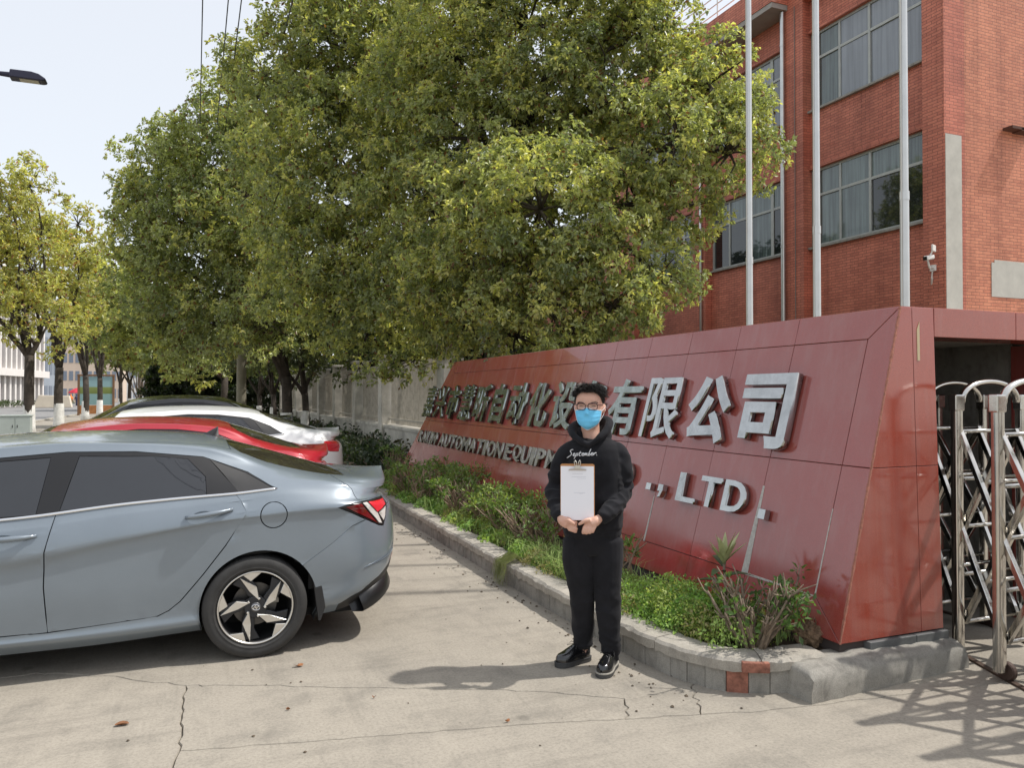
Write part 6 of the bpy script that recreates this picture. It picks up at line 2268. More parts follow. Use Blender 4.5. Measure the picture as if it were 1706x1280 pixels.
bo = MB().prism([(q.x - 2.2, q.y, 0), (q.x + 2.2, q.y, 0), (q.x + 1.9, q.y, 1.5), (q.x - 1.5, q.y, 1.6)], (0, 1.2, 0)).build('barrier_block', pm('cream_block', (0.68, 0.60, 0.48), 0.8, 0, 0.1, 0.6), bevel=0.05)
tag(bo, 'pale cream block standing across the road left of the parasol', 'block')
# bare brushy trees and hedge at the end of the road
for k, (u, d, lab) in enumerate(((232, 95, 'pale brown thin tree at the end of the road, left one'), (248, 88, 'pale brown thin tree at the end of the road, right one'))):
    q = at(u, 660, d)
    t = thing('thin_tree', lab, 'tree', (q.x, q.y, 0), group='thin trees at the end of the road')
    mb = MB()
    for i in range(14):
        e = Vector((q.x, q.y, 0)) + Vector((wr.uniform(-1.8, 1.8), wr.uniform(-1, 1), wr.uniform(5, 9)))
        limb(mb, (q.x, q.y, 0.8), e, 0.10, 0.02, 900 + k * 20 + i, 0.1, 5, 5)
    mb.tube([(q.x, q.y, 0), (q.x, q.y, 1.0)], [0.25, 0.2], 8)
    mb.build('trunk', MATS['bark_light'], t, fix=False)
    MB().tube([(q.x, q.y, 0), (q.x, q.y, 1.3)], [0.28, 0.22], 8).build('lime_coat', MATS['lime_wash'], t)
# ================================================================ the man with the clipboard
from mathutils import noise as mnoise
from mathutils.bvhtree import BVHTree
PERSON = Vector((2.2, 4.16, 0))
PRZ = R(-28)


def remesh(mb, voxel, smooth_it=4, name='tmp'):
    """fuse overlapping closed shapes of a builder into one continuous smooth skin"""
    me = mb.mesh(name)
    ob = bpy.data.objects.new(name, me)
    COL.objects.link(ob)
    md = ob.modifiers.new('r', 'REMESH')
    md.mode = 'VOXEL'
    md.voxel_size = voxel
    if smooth_it:
        sm = ob.modifiers.new('s', 'SMOOTH')
        sm.iterations = smooth_it
        sm.factor = 0.5
    dg = bpy.context.evaluated_depsgraph_get()
    out = bpy.data.meshes.new_from_object(ob.evaluated_get(dg))
    bpy.data.objects.remove(ob)
    out.polygons.foreach_set('use_smooth', [True] * len(out.polygons))
    return out


def loft(mb, rings, n=28, p=2.4):
    """rings: (z, cx, cy, half width, half depth)"""
    rows = []
    for z, cx, cy, a, b in rings:
        row = []
        for k in range(n):
            th = 2 * math.pi * k / n
            c, s = math.cos(th), math.sin(th)
            row.append((cx + a * math.copysign(abs(c) ** (2 / p), c), cy + b * math.copysign(abs(s) ** (2 / p), s), z))
        rows.append(row)
    mb.grid(rows, wrap=True)
    m = len(mb.v)
    mb.f.append(tuple(range(m - n * len(rows) + n - 1, m - n * len(rows) - 1, -1)))
    mb.f.append(tuple(range(m - n, m)))
    return mb


def ctube(mb, pts, rad, n=14, sub=6):
    P = catmull([Vector(p) for p in pts], sub)
    m = len(pts)
    rr = [float(np.interp(i / (len(P) - 1) * (m - 1), range(m), rad)) for i in range(len(P))]
    return mb.tube(P, rr, n)


def blob(mb, c, r, n=14):
    rows = []
    for i in range(n + 1):
        ph = math.pi * (0.001 + 0.998 * i / n)
        rows.append([(c[0] + r[0] * math.sin(ph) * math.cos(2 * math.pi * k / n), c[1] + r[1] * math.sin(ph) * math.sin(2 * math.pi * k / n), c[2] + r[2] * math.cos(ph)) for k in range(n)])
    return mb.grid(rows, wrap=True)


def add_obj(name, me, mat, parent):
    me.materials.clear()
    me.materials.append(mat)
    o = bpy.data.objects.new(name, me)
    COL.objects.link(o)
    o.parent = parent
    return o


# ---- skin material
m, nt, b, L = nodes_of('skin')
f = noise(nt, 14, 4, 0.6)
L.new(ramp(nt, f, [(0.3, (0.60, 0.335, 0.245)), (0.7, (0.70, 0.43, 0.33))]), b.inputs['Base Color'])
b.inputs['Roughness'].default_value = 0.5
b.inputs['Subsurface Weight'].default_value = 0.12
b.inputs['Subsurface Radius'].default_value = (0.01, 0.004, 0.002)
MATS['skin'] = m

# ---- head shape
ZC, ZTOP = 1.446, 1.698
HC = Vector((0.012, 0.0, 0))                            # head axis
HY = R(-9)                                              # head turned a little to the picture's left
fr_ = [0, .04, .1, .2, .3, .4, .5, .58, .66, .76, .86, .94, .985, 1.0]
wd_ = [.024, .039, .054, .065, .072, .0765, .080, .0815, .0825, .0815, .072, .052, .026, .004]
ff_ = [.078, .086, .091, .092, .091, .091, .088, .087, .090, .090, .078, .055, .028, .006]
bk_ = [.000, .010, .030, .050, .066, .080, .092, .098, .102, .102, .092, .068, .036, .006]


def head_pt(th, f, out=0.0):
    """th: 0 = front (-y), grows towards +x; f: 0 chin .. 1 top"""
    w = np.interp(f, fr_, wd_) + out
    d = (np.interp(f, fr_, ff_) if math.cos(th) > 0 else np.interp(f, fr_, bk_)) + out
    s, c = math.sin(th), math.cos(th)
    p = 2.25
    x = w * math.copysign(abs(s) ** (2 / p), s)
    y = -d * math.copysign(abs(c) ** (2 / p), c)
    z = ZC + (ZTOP - ZC) * f
    if c > 0.2:                                         # eye hollows and nose bridge
        for ex in (-0.032, 0.032):
            g = math.exp(-((x - ex) / 0.017) ** 2 - ((f - 0.53) / 0.055) ** 2)
            y += 0.008 * g
        y -= 0.012 * math.exp(-(x / 0.010) ** 2 - ((f - 0.47) / 0.075) ** 2)
        y -= 0.016 * math.exp(-(x / 0.014) ** 2 - ((f - 0.37) / 0.045) ** 2)
        y -= 0.004 * math.exp(-((abs(x) - 0.03) / 0.02) ** 2 - ((f - 0.61) / 0.03) ** 2)
    q = Vector((x, y, 0))
    q.rotate(Matrix.Rotation(HY, 3, 'Z').to_euler())
    return Vector((q.x + HC.x, q.y + HC.y, z))


body = MB()
rows = [[head_pt(2 * math.pi * k / 40, f) for k in range(40)] for f in [0.0, .02, .05, .1, .15, .2, .25, .3, .34, .38, .42, .46, .5, .54, .58, .62, .66, .72, .78, .84, .9, .94, .97, .99, 1.0]]
body.grid(rows, wrap=True)
body.f.append(tuple(range(39, -1, -1)))
body.f.append(tuple(len(body.v) - 40 + k for k in range(40)))
for sg in (-1, 1):                                      # ears
    e = head_pt(sg * R(97), 0.47)
    blob(body, (e.x + 0.006 * sg, e.y + 0.008, e.z), (0.010, 0.017, 0.031), 12)
    blob(body, (e.x + 0.011 * sg, e.y + 0.014, e.z + 0.008), (0.008, 0.015, 0.022), 12)
ctube(body, [(0.012, 0.012, 1.50), (0.018, 0.018, 1.43), (0.03, 0.02, 1.36)], [0.056, 0.056, 0.07], 20)
loft(body, [(0.78, .03, 0, .13, .085), (0.95, .03, 0, .135, .09), (1.15, .04, 0, .15, .095), (1.28, .045, 0, .145, .08), (1.34, .035, .01, .08, .055)])
LSH, RSH = (-0.10, 0.0, 1.30), (0.17, 0.0, 1.30)
LWR, RWR = Vector((-0.158, -0.196, 0.935)), Vector((0.066, -0.205, 0.935))
ctube(body, [LSH, (-0.17, 0.0, 1.2), (-0.195, 0.02, 1.09), (-0.18, -0.12, 1.0), LWR], [0.030, 0.034, 0.034, 0.030, 0.024])
ctube(body, [RSH, (0.200, 0.0, 1.2), (0.203, 0.02, 1.08), (0.150, -0.13, 0.995), RWR], [0.030, 0.034, 0.034, 0.030, 0.024])
for lx, kx_, ax_, fy in ((-0.045, -0.03, -0.032, 0.115), (0.105, 0.118, 0.142, 0.025)):
    ctube(body, [(lx, 0.0, 0.80), (lx, 0.0, 0.66), (kx_, -0.005 + fy * 0.5, 0.44), (ax_, fy, 0.10), (ax_, fy, 0.06)], [0.085, 0.075, 0.052, 0.036, 0.036])
# hands: palm, four fingers, thumb
hand_l, hand_r = MB(), MB()


def palm(mb, pts, rad):
    ctube(mb, pts, rad, 14, 5)


ctube(body, [LWR, (-0.138, -0.214, 0.918), (-0.112, -0.222, 0.903)], [0.024, 0.030, 0.028], 16, 5)
blob(body, (-0.118, -0.220, 0.912), (0.036, 0.019, 0.034))
for i in range(4):
    z0 = 0.930 - i * 0.0165
    k = (1.0, 1.06, 1.0, 0.8)[i]
    ctube(body, [(-0.108, -0.222, z0 - 0.004), (-0.088 + 0.002 * i, -0.226, z0 - 0.012), (-0.066 * 1.0 - 0.002 * i, -0.212, z0 - 0.018), (-0.070 + 0.02 * (1 - k), -0.192, z0 - 0.018)] if i < 2 else
          [(-0.112, -0.222, z0 - 0.004), (-0.086, -0.229, z0 - 0.012), (-0.064 - 0.006 * (i - 2), -0.222, z0 - 0.020), (-0.066, -0.203, z0 - 0.022)], [0.0105, 0.0098, 0.009, 0.0072], 10, 5)
ctube(body, [(-0.132, -0.232, 0.930), (-0.112, -0.243, 0.930), (-0.092, -0.243, 0.918), (-0.074, -0.236, 0.904)], [0.013, 0.0118, 0.0105, 0.0078], 10, 5)
ctube(body, [RWR, (0.044, -0.220, 0.922), (0.018, -0.228, 0.906)], [0.024, 0.030, 0.028], 16, 5)
blob(body, (0.020, -0.226, 0.912), (0.036, 0.019, 0.034))
for i in range(4):
    x0 = -0.016 + i * 0.0185
    k = (1.0, 1.05, 0.95, 0.75)[i]
    ctube(body, [(x0 + 0.008, -0.228, 0.905), (x0 - 0.004, -0.240, 0.886 - 0.001 * i), (x0 - 0.010, -0.236, 0.886 - 0.026 * k), (x0 - 0.008, -0.216, 0.886 - 0.034 * k)], [0.0110, 0.0102, 0.0094, 0.0076], 10, 5)
ctube(body, [(0.012, -0.240, 0.934), (-0.012, -0.248, 0.930), (-0.034, -0.245, 0.916), (-0.053, -0.237, 0.904)], [0.013, 0.0118, 0.0105, 0.0078], 10, 5)
skin_me = remesh(body, 0.0048, 3, 'person')
man = add_obj('person', skin_me, MATS['skin'], None)
man.location = PERSON
man.rotation_euler = (0, 0, PRZ)
tag(man, 'man in black hoodie and blue face mask standing with a clipboard before the sign', 'person')

# ---- cloth
m, nt, b, L = nodes_of('black_cloth')
f = noise(nt, 8, 5, 0.6)
c = ramp(nt, f, [(0.3, (0.009, 0.009, 0.011)), (0.7, (0.018, 0.018, 0.022))])
L.new(c, b.inputs['Base Color'])
b.inputs['Roughness'].default_value = 0.88
b.inputs['Sheen Weight'].default_value = 0.05
b.inputs['Sheen Roughness'].default_value = 0.5
b.inputs['Specular IOR Level'].default_value = 0.2
bump(nt, b, noise(nt, 380, 3, 0.6), 0.25, 0.002)
MATS['black_cloth'] = m


def folds(me, fn):
    me.update()
    no = [v.normal.copy() for v in me.vertices]
    for v, n in zip(me.vertices, no):
        v.co += n * fn(v.co)


def ridge(p, s):
    return 1 - 2 * abs(mnoise.noise(Vector((p.x * s[0], p.y * s[1], p.z * s[2]))))


hd = MB()
loft(hd, [(0.795, .027, 0, .164, .112), (0.815, .027, 0, .170, .117), (0.845, .027, 0, .176, .124), (0.92, .03, 0, .178, .126), (1.05, .034, 0, .172, .122), (1.18, .040, 0, .170, .116), (1.27, .042, 0.002, .170, .109), (1.32, .040, .006, .164, .098), (1.355, .036, .012, .145, .088), (1.385, .030, .018, .100, .070)])
ctube(hd, [(-0.05, 0.008, 1.325), (-0.120, 0.004, 1.292), (-0.175, 0.006, 1.19), (-0.196, 0.02, 1.09), (-0.184, -0.095, 1.005), (-0.165, -0.175, 0.950), (-0.156, -0.190, 0.940)], [0.056, 0.060, 0.054, 0.052, 0.045, 0.038, 0.034], 18)
ctube(hd, [(0.13, 0.008, 1.325), (0.188, 0.004, 1.290), (0.212, 0.006, 1.19), (0.206, 0.02, 1.08), (0.158, -0.11, 1.0), (0.096, -0.185, 0.952), (0.076, -0.198, 0.942)], [0.056, 0.060, 0.055, 0.053, 0.046, 0.039, 0.034], 18)
# hood: thick roll round the neck meeting in a V, and the bag behind
ctube(hd, [(0.005, -0.102, 1.352), (0.055, -0.098, 1.385), (0.106, -0.060, 1.430), (0.132, 0.015, 1.478), (0.095, 0.095, 1.490), (0.020, 0.122, 1.475), (-0.055, 0.100, 1.465), (-0.092, 0.030, 1.445), (-0.085, -0.045, 1.410), (-0.045, -0.093, 1.378), (0.005, -0.102, 1.352)],
      [0.013, 0.016, 0.021, 0.026, 0.029, 0.029, 0.029, 0.026, 0.020, 0.016, 0.013], 14)
blob(hd, (0.025, 0.105, 1.40), (0.125, 0.060, 0.095), 18)
blob(hd, (0.10, 0.05, 1.405), (0.045, 0.07, 0.055), 14)
blob(hd, (-0.05, 0.05, 1.395), (0.045, 0.07, 0.050), 14)
hood_me = remesh(hd, 0.0075, 5, 'hoodie')


def hfold(p):
    d = 0.0035 * mnoise.noise(Vector((p.x * 9, p.y * 9, p.z * 5 + 3)))
    arm = 1.0 if abs(p.x - 0.03) > 0.15 or p.y < -0.13 else 0.0
    if arm:
        el = math.exp(-((p.z - 1.06) / 0.11) ** 2)
        d += (0.013 * el + 0.004) * ridge(p, (11, 11, 20))
        if p.z < 1.0:
            d += 0.004 * ridge(p, (24, 10, 16))
    else:
        d += 0.008 * ridge(p, (7, 5, 11)) * math.exp(-((p.z - 0.95) / 0.14) ** 2)
        d += 0.004 * ridge(p, (13, 8, 5))
    if p.z < 0.835:
        d += 0.0012 * math.sin(math.atan2(p.y, p.x - 0.027) * 120) - 0.003
    if abs(p.z - 0.842) < 0.010:
        d -= 0.004
    return d


folds(hood_me, hfold)
hoodie = add_obj('hoodie', hood_me, MATS['black_cloth'], man)

tr_ = MB()
loft(tr_, [(0.70, .03, 0, .150, .095), (0.76, .03, 0, .165, .112), (0.84, .03, 0, .160, .110)])
ctube(tr_, [(-0.048, 0.0, 0.78), (-0.052, 0.0, 0.66), (-0.036, 0.03, 0.46), (-0.030, 0.085, 0.24), (-0.030, 0.11, 0.13), (-0.032, 0.115, 0.095)], [0.104, 0.098, 0.076, 0.064, 0.054, 0.046], 20)
ctube(tr_, [(0.106, 0.0, 0.78), (0.112, 0.0, 0.66), (0.120, -0.005, 0.46), (0.128, 0.012, 0.24), (0.138, 0.02, 0.13), (0.141, 0.025, 0.09)], [0.104, 0.098, 0.075, 0.064, 0.056, 0.048], 20)
tro_me = remesh(tr_, 0.0075, 5, 'trousers')


def tfold(p):
    d = 0.003 * mnoise.noise(Vector((p.x * 8, p.y * 8, p.z * 4)))
    d += 0.010 * ridge(p, (7, 7, 20)) * math.exp(-((p.z - 0.15) / 0.09) ** 2)
    d += 0.009 * ridge(p, (6, 6, 12)) * math.exp(-((p.z - 0.42) / 0.12) ** 2)
    d += 0.005 * ridge(p, (11, 9, 3))
    return d


folds(tro_me, tfold)
add_obj('trousers', tro_me, MATS['black_cloth'], man)

# ---- script lettering on the chest, laid on the cloth
bvh = BVHTree.FromPolygons([v.co for v in hood_me.vertices], [tuple(p.vertices) for p in hood_me.polygons])


def on_chest(x, z, out=0.0015):
    h = bvh.ray_cast(Vector((x, -0.6, z)), Vector((0, 1, 0)))
    if h[0] is None:
        return Vector((x, -0.13, z))
    return h[0] + Vector((0, -out, 0))


strokes = {                                             # x, y in letter units (baseline 0, x-height 1)
    'S': [[(1.35, 2.3), (0.9, 2.25), (0.45, 1.75), (0.75, 1.3), (1.0, 0.9), (0.85, 0.3), (0.3, -0.2), (-0.35, -0.75)]],
    'e': [[(0.1, 0.5), (0.75, 0.65), (0.7, 1.0), (0.35, 0.9), (0.2, 0.35), (0.5, 0.05), (1.0, 0.25)]],
    'p': [[(0.35, 1.0), (0.05, -0.2), (-0.25, -1.1)], [(0.25, 0.75), (0.6, 1.0), (0.85, 0.7), (0.65, 0.2), (0.2, 0.1)]],
    't': [[(0.55, 1.7), (0.25, 0.5), (0.4, 0.05), (0.8, 0.15)], [(0.0, 1.05), (0.95, 1.2)]],
    'm': [[(0.1, 0.95), (0.05, 0.05), (0.3, 0.8), (0.5, 0.9), (0.5, 0.1), (0.75, 0.8), (0.95, 0.9), (0.95, 0.1), (1.2, 0.15)]],
    'b': [[(0.75, 2.5), (0.3, 0.9), (0.15, 0.1), (0.55, 0.05), (0.75, 0.5), (0.35, 0.75)]],
    'r': [[(0.15, 0.9), (0.1, 0.1), (0.35, 0.75), (0.75, 0.95), (0.85, 0.75)]],
    '.': [[(0.1, 0.02), (0.18, 0.08)]],
}
adv_ = {'S': 1.35, 'e': 0.95, 'p': 1.0, 't': 0.9, 'm': 1.25, 'b': 0.8, 'r': 1.0, '.': 0.4}
word_ = 'September.'
tot_ = sum(adv_[ch] for ch in word_)
X0_, X1_, ZB0, US = -0.115, 0.058, 1.284, 0.0165
kx2 = (X1_ - X0_) / tot_
cx2 = X0_
lt = MB()
for n_, ch in enumerate(word_):
    for st_ in strokes[ch]:
        pts = []
        for q in catmull([Vector((a, b_)) for a, b_ in st_], 4) if len(st_) > 2 else [Vector(q) for q in st_]:
            x = cx2 + (q.x + 0.12 * q.y) * kx2
            z = ZB0 + q.y * US * (0.95 if n_ else 1.0) + 0.001 * n_
            pts.append(on_chest(x, z))
        lt.tube(pts, 0.0026 if ch != '.' else 0.004, 6)
    cx2 += adv_[ch] * kx2
lt.build('chest_lettering', pm('print_white', (0.75, 0.75, 0.76), 0.7), hoodie, local=True, smooth=True)

# ---- shoes
patent = pm('patent', (0.009, 0.009, 0.010), 0.16, 0, 0, spec=0.6, coat=0.6, bmp=0.12, bscale=30)
sole_m = pm('shoe_sole', (0.05, 0.05, 0.05), 0.6)
welt_m = pm('shoe_welt', (0.33, 0.31, 0.27), 0.6)


def shoe(heel, toe, name_side):
    heel, toe = Vector(heel), Vector(toe)
    d = (toe - heel)
    Ls = d.length
    d.normalize()
    s_ = Vector((-d.y, d.x, 0))
    fw_ = [0, .06, .15, .3, .45, .6, .75, .88, .96, 1.0]
    ww_ = [.012, .026, .034, .036, .036, .043, .047, .041, .026, .006]
    hh_ = [.065, .085, .095, .098, .092, .075, .058, .050, .040, .022]
    up = MB()
    rows = []
    for f in np.linspace(0.0, 1.0, 26):
        w = float(np.interp(f, fw_, ww_))
        h = float(np.interp(f, fw_, hh_))
        c = heel + d * Ls * (0.02 + 0.96 * f)
        row = []
        for k in range(15):
            a = math.pi * k / 14
            row.append(c + s_ * (w * math.copysign(abs(math.cos(a)) ** 0.75, math.cos(a))) + Vector((0, 0, 0.028 + h * math.sin(a) ** 0.8)))
        rows.append(row)
    up.grid(rows)
    o = up.build('shoe', patent, man, local=True, smooth=True)
    for (z0, z1, ex, mt, nm_) in ((0.0, 0.022, 0.004, sole_m, 'sole'), (0.0222, 0.031, 0.0065, welt_m if name_side else sole_m, 'welt')):
        so = MB()
        pl = []
        fs_ = list(np.linspace(0, 1, 24))
        for f in fs_:
            w = float(np.interp(f, fw_, ww_)) + ex
            pl.append(heel + d * Ls * f + s_ * w)
        for f in reversed(fs_):
            w = float(np.interp(f, fw_, ww_)) + ex
            pl.append(heel + d * Ls * f - s_ * w)
        so.prism([(p.x, p.y, z0) for p in pl], (0, 0, z1 - z0)).build(nm_, mt, o, local=True, bevel=0.003)
    la = MB()
    for i in range(4):
        f = 0.42 + 0.07 * i
        c = heel + d * Ls * f
        h = float(np.interp(f, fw_, hh_)) + 0.030
        la.tube([c + s_ * 0.022 + Vector((0, 0, h - 0.012)), c + Vector((0, 0, h + 0.001)), c - s_ * 0.022 + Vector((0, 0, h - 0.012))], 0.0025, 5)
    c = heel + d * Ls * 0.42
    for q in (1, -1):
        la.tube([c + Vector((0, 0, 0.118)), c + s_ * 0.03 * q + d * 0.01 + Vector((0, 0, 0.128)), c + s_ * 0.045 * q + d * 0.035 + Vector((0, 0, 0.105)), c + s_ * 0.01 * q + Vector((0, 0, 0.117))], 0.0022, 5)
    la.build('laces', MATS['black_trim'], o, local=True)
    ca = heel + d * Ls * 0.24
    MB().tube([ca + Vector((0, 0, 0.05)), ca + Vector((0, 0, 0.10)), ca + Vector((0, 0, 0.16))], [0.044, 0.043, 0.043], 16).build('sock', MATS['black_cloth'], o, local=True, smooth=True)
    return o


shoe((0.012, 0.165, 0), (-0.192, -0.005, 0), False)
shoe((0.163, 0.095, 0), (0.075, -0.165, 0), True)

# ---- hair
hair_m = pm('hair', (0.022, 0.019, 0.017), 0.40, 0, 0.4, 60, spec=0.4)
hr = MB()


def hairline(th):
    a = abs(((math.degrees(th) + 180) % 360) - 180)
    return float(np.interp(a, [0, 25, 45, 62, 78, 95, 110, 140, 180], [0.845, 0.855, 0.82, 0.735, 0.60, 0.60, 0.44, 0.24, 0.16]))


rows = []
for i in range(17):
    row = []
    for k in range(48):
        th = 2 * math.pi * k / 48
        f0 = hairline(th)
        f = f0 + (1.0 - f0) * (i / 16)
        thick = 0.003 + 0.010 * min(1, max(0, (f - 0.70) / 0.25)) + 0.002 * math.sin(k * 2.3 + i)
        row.append(head_pt(th, f, thick if i else 0.001) + Vector((0, 0, 0.014 * max(0, f - 0.8) / 0.2)))
    rows.append(row)
hr.grid(rows, wrap=True)
hr.f.append(tuple(len(hr.v) - 48 + k for k in range(48)))
hrng = random.Random(42)
for i in range(1500):
    th = hrng.uniform(-math.pi, math.pi)
    f0 = hairline(th)
    f = f0 + (0.995 - f0) * hrng.random() ** 0.8
    th_t = 0.004 + 0.012 * min(1, max(0, (f - 0.62) / 0.3))
    p = head_pt(th, f, th_t * 0.6) + Vector((0, 0, 0.014 * max(0, f - 0.8) / 0.2))
    nrm = (head_pt(th, f, 0.02) - head_pt(th, f, 0.0))
    nrm = nrm.normalized() if nrm.length > 1e-6 else Vector((0, 0, 1))
    top = f > 0.74
    Lh = hrng.uniform(0.016, 0.042) if top else hrng.uniform(0.006, 0.012)
    comb = Vector((0.25 + 0.3 * hrng.random(), -0.30, 0.55)) if top else Vector((0, 0.35, -0.75))
    dr = (nrm * (0.75 if top else 0.5) + comb * 0.7 + Vector((hrng.uniform(-1, 1), hrng.uniform(-1, 1), hrng.uniform(-1, 1))) * 0.35).normalized()
    hr.tube([p, p + dr * Lh * 0.6, p + (dr + Vector((0, -0.1, -0.35))).normalized() * Lh], [0.0022, 0.0018, 0.0003], 3, False)
for sg in (-1, 1):                                      # eyebrows
    for i in range(14):
        x = 0.016 + 0.032 * i / 13
        th = math.asin(min(0.95, x / 0.074)) * sg
        p = head_pt(th, 0.615 + 0.018 * math.sin(math.pi * i / 13), 0.001)
        hr.tube([p, p + Vector((0.007 * sg, -0.001, 0.002))], [0.0018, 0.0008], 4, False)
hr.build('hair', hair_m, man, local=True, smooth=True, fix=False)
# narrowed eyes
for sg in (-1, 1):
    pts = []
    for i in range(9):
        x = 0.018 + 0.027 * i / 8
        th = math.asin(min(0.95, x / 0.074)) * sg
        pts.append(head_pt(th, 0.535 + 0.012 * math.sin(math.pi * i / 8), 0.0012))
    MB().tube(pts, [0.0005, 0.0012, 0.0016, 0.0018, 0.0018, 0.0018, 0.0016, 0.0012, 0.0005], 6).build('eye_line', pm('lash', (0.03, 0.015, 0.012), 0.5), man, local=True)

# ---- face mask
mk = MB()
NM, NK = 22, 33
rows = []
for i in range(NM):
    g = i / (NM - 1)
    row = []
    for k in range(NK):
        a = -1 + 2 * k / (NK - 1)
        th = a * R(66)
        ftop = 0.47 - 0.035 * abs(a) + 0.035 * math.exp(-(a / 0.18) ** 2)
        fbot = -0.015 + 0.13 * abs(a) ** 2.2
        f = fbot + (ftop - fbot) * g
        pleat = 0.0022 * (((g * 4.2) % 1.0) - 0.5) * (1 - abs(a) ** 4) if 0.12 < g < 0.88 else 0
        full = 0.0085 + 0.012 * (1 - a * a) * math.sin(math.pi * min(1, max(0, 0.1 + 0.85 * g)))
        if g < 0.12:
            full -= 0.006 * (1 - g / 0.12)
        row.append(head_pt(th, max(0.0, f), full + pleat) + Vector((0, 0, min(0.0, f) * (ZTOP - ZC))))
    rows.append(row)
mk.grid(rows)
mask = mk.build('face_mask', pm('mask_blue', (0.16, 0.56, 0.86), 0.85, 0, 0.08, 30, 0.15, 300), man, local=True, smooth=True, fix=False)
sol = mask.modifiers.new('thick', 'SOLIDIFY')
sol.thickness = 0.0012
white_ = pm('mask_white', (0.78, 0.80, 0.84), 0.8)
edge = [rows[i][0] for i in range(NM)] + rows[-1][1:] + [rows[i][-1] for i in range(NM - 2, -1, -1)] + rows[0][-2:0:-1]
MB().tube(edge + edge[:1], 0.0022, 6, False).build('mask_binding', white_, mask, local=True, smooth=True)
for sg, col_ in ((-1, 0), (1, NK - 1)):
    e = head_pt(sg * R(102), 0.50, 0.012)
    for i0, dz in ((NM - 2, 0.012), (1, -0.012)):
        a_ = rows[i0][col_]
        b0_ = e + Vector((0.004 * sg, 0.012, dz))
        md_ = a_.lerp(b0_, 0.5) + Vector((0.004 * sg, 0, 0))
        MB().tube(catmull([a_, md_, b0_], 4), 0.0014, 5).build('ear_loop', white_, mask, local=True)

# ---- glasses
gm_ = pm('glasses_frame', (0.045, 0.012, 0.014), 0.25, 0, spec=0.6)
gl_m, nt, b, L = nodes_of('lens')
b.inputs['Base Color'].default_value = (1, 1, 1, 1)
tb = nt.nodes.new('ShaderNodeBsdfTransparent')
gs = nt.nodes.new('ShaderNodeBsdfGlossy')
gs.inputs['Roughness'].default_value = 0.02
mx = nt.nodes.new('ShaderNodeMixShader')
mx.inputs[0].default_value = 0.05
L.new(tb.outputs[0], mx.inputs[1])
L.new(gs.outputs[0], mx.inputs[2])
L.new(mx.outputs[0], nt.nodes['Material Output'].inputs[0])
RH = Matrix.Rotation(HY, 3, 'Z')
gz0 = ZC + 0.535 * (ZTOP - ZC)
gl0 = None


def hp(x, y, z):
    q = RH @ Vector((x, y, 0))
    return Vector((q.x + HC.x, q.y + HC.y, z))


fr_obj = MB()
for sg in (-1, 1):
    loop = []
    for k in range(28):
        th = 2 * math.pi * k / 28
        c, s = math.cos(th), math.sin(th)
        x = 0.0345 * sg + 0.0265 * math.copysign(abs(c) ** 0.6, c)
        z = gz0 + 0.0190 * math.copysign(abs(s) ** 0.6, s) - 0.001
        y = -0.1085 + 0.018 * (abs(x) / 0.06) ** 2
        loop.append(hp(x, y, z))
    rad = [0.0024 + 0.0014 * max(0, math.sin(2 * math.pi * k / 28)) for k in range(28)]
    fr_obj.tube(loop + loop[:1], rad + rad[:1], 6, False)
    if sg < 0:
        loopL = loop
    else:
        loopR = loop
fr_obj.tube([hp(-0.009, -0.1085, gz0 + 0.004), hp(0, -0.1125, gz0 + 0.007), hp(0.009, -0.1085, gz0 + 0.004)], 0.0022, 6)
glasses = fr_obj.build('glasses', gm_, man, local=True, smooth=True)
for lp_ in (loopL, loopR):
    c = center(lp_)
    MB().add([c] + lp_, [(0, i + 1, (i + 1) % 28 + 1) for i in range(28)]).build('lens', gl_m, glasses, local=True, smooth=True)
for sg in (-1, 1):
    e = head_pt(sg * R(95), 0.56, 0.004)
    MB().tube([hp(0.0605 * sg, -0.0905, gz0 + 0.010), hp(0.0745 * sg, -0.075, gz0 + 0.010), hp(0.080 * sg, -0.02, gz0 + 0.008), hp(0.082 * sg, 0.012, gz0 + 0.004)], [0.0024, 0.0022, 0.0018, 0.0018], 6).build('temple', gm_, glasses, local=True)

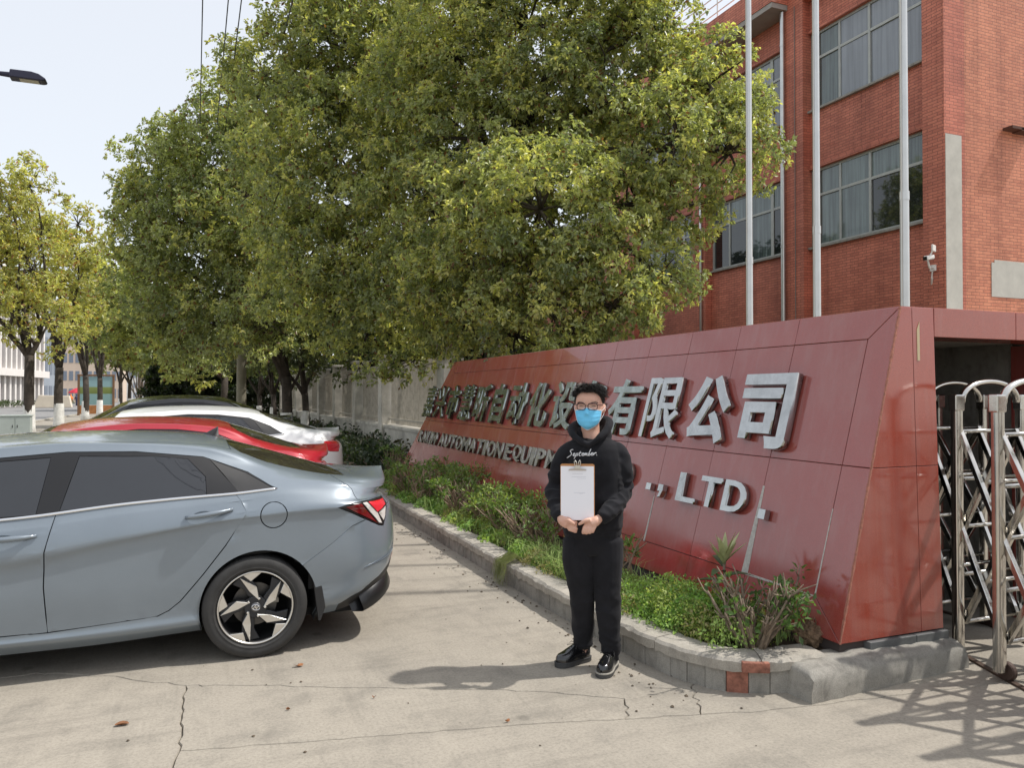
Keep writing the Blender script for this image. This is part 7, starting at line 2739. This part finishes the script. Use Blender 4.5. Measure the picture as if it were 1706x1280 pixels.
# ---- clipboard, held in both hands: a thing of its own
Wm = Matrix.Translation(PERSON) @ Matrix.Rotation(PRZ, 4, 'Z')
cbc = Vector((-0.058, -0.212, 0.924))
clip = thing('clipboard', 'wooden clipboard with a blank white sheet held in front of the man', 'clipboard', tuple(Wm @ cbc), PRZ)


def rrect(w, h, r, n=5):
    out = []
    for cx, cz, a0 in ((w / 2 - r, h - r, 0), (-w / 2 + r, h - r, 90), (-w / 2 + r, r, 180), (w / 2 - r, r, 270)):
        for i in range(n + 1):
            a = R(a0 + 90 * i / n)
            out.append((cx + r * math.cos(a), cz + r * math.sin(a)))
    return out


MB().prism([(x, 0.0, z) for x, z in rrect(0.197, 0.326, 0.012)], (0, 0.004, 0)).build('board', pm('board_brown', (0.50, 0.23, 0.085), 0.5, 0, 0.15, 12), clip, local=True)
MB().prism([(x - 0.001, -0.0022, z + 0.002) for x, z in rrect(0.190, 0.311, 0.003)], (0, 0.0018, 0)).build('paper', pm('paper', (0.88, 0.88, 0.93), 0.7), clip, local=True)
ink = pm('ink', (0.45, 0.45, 0.52), 0.8)
for z, x0, x1 in ((0.268, -0.03, 0.03), (0.252, -0.035, 0.05), (0.243, 0.0, 0.05), (0.16, -0.02, 0.045), (0.155, 0.01, 0.03)):
    MB().box(((x0 + x1) / 2, -0.0024, z), (x1 - x0, 0.0003, 0.0012)).build('text_line', ink, clip, local=True)
MB().prism([(-0.052, -0.0035, 0.288), (0.052, -0.0035, 0.288), (0.047, -0.012, 0.297), (0.018, -0.016, 0.302), (0.014, -0.016, 0.318), (-0.014, -0.016, 0.318), (-0.018, -0.016, 0.302), (-0.047, -0.012, 0.297)], (0, -0.002, 0)).build('clip_plate', pm('clip_metal', (0.62, 0.60, 0.55), 0.3, 0.8), clip, local=True, bevel=0.001)
for sg in (-1, 1):
    MB().tube([(0.004 * sg, -0.014, 0.312), (0.006 * sg, -0.018, 0.335), (0.013 * sg, -0.018, 0.350), (0.018 * sg, -0.017, 0.340), (0.015 * sg, -0.016, 0.320), (0.010 * sg, -0.015, 0.308)], 0.0026, 7).build('clip_wing', MATS['clip_metal'], clip, local=True, smooth=True)
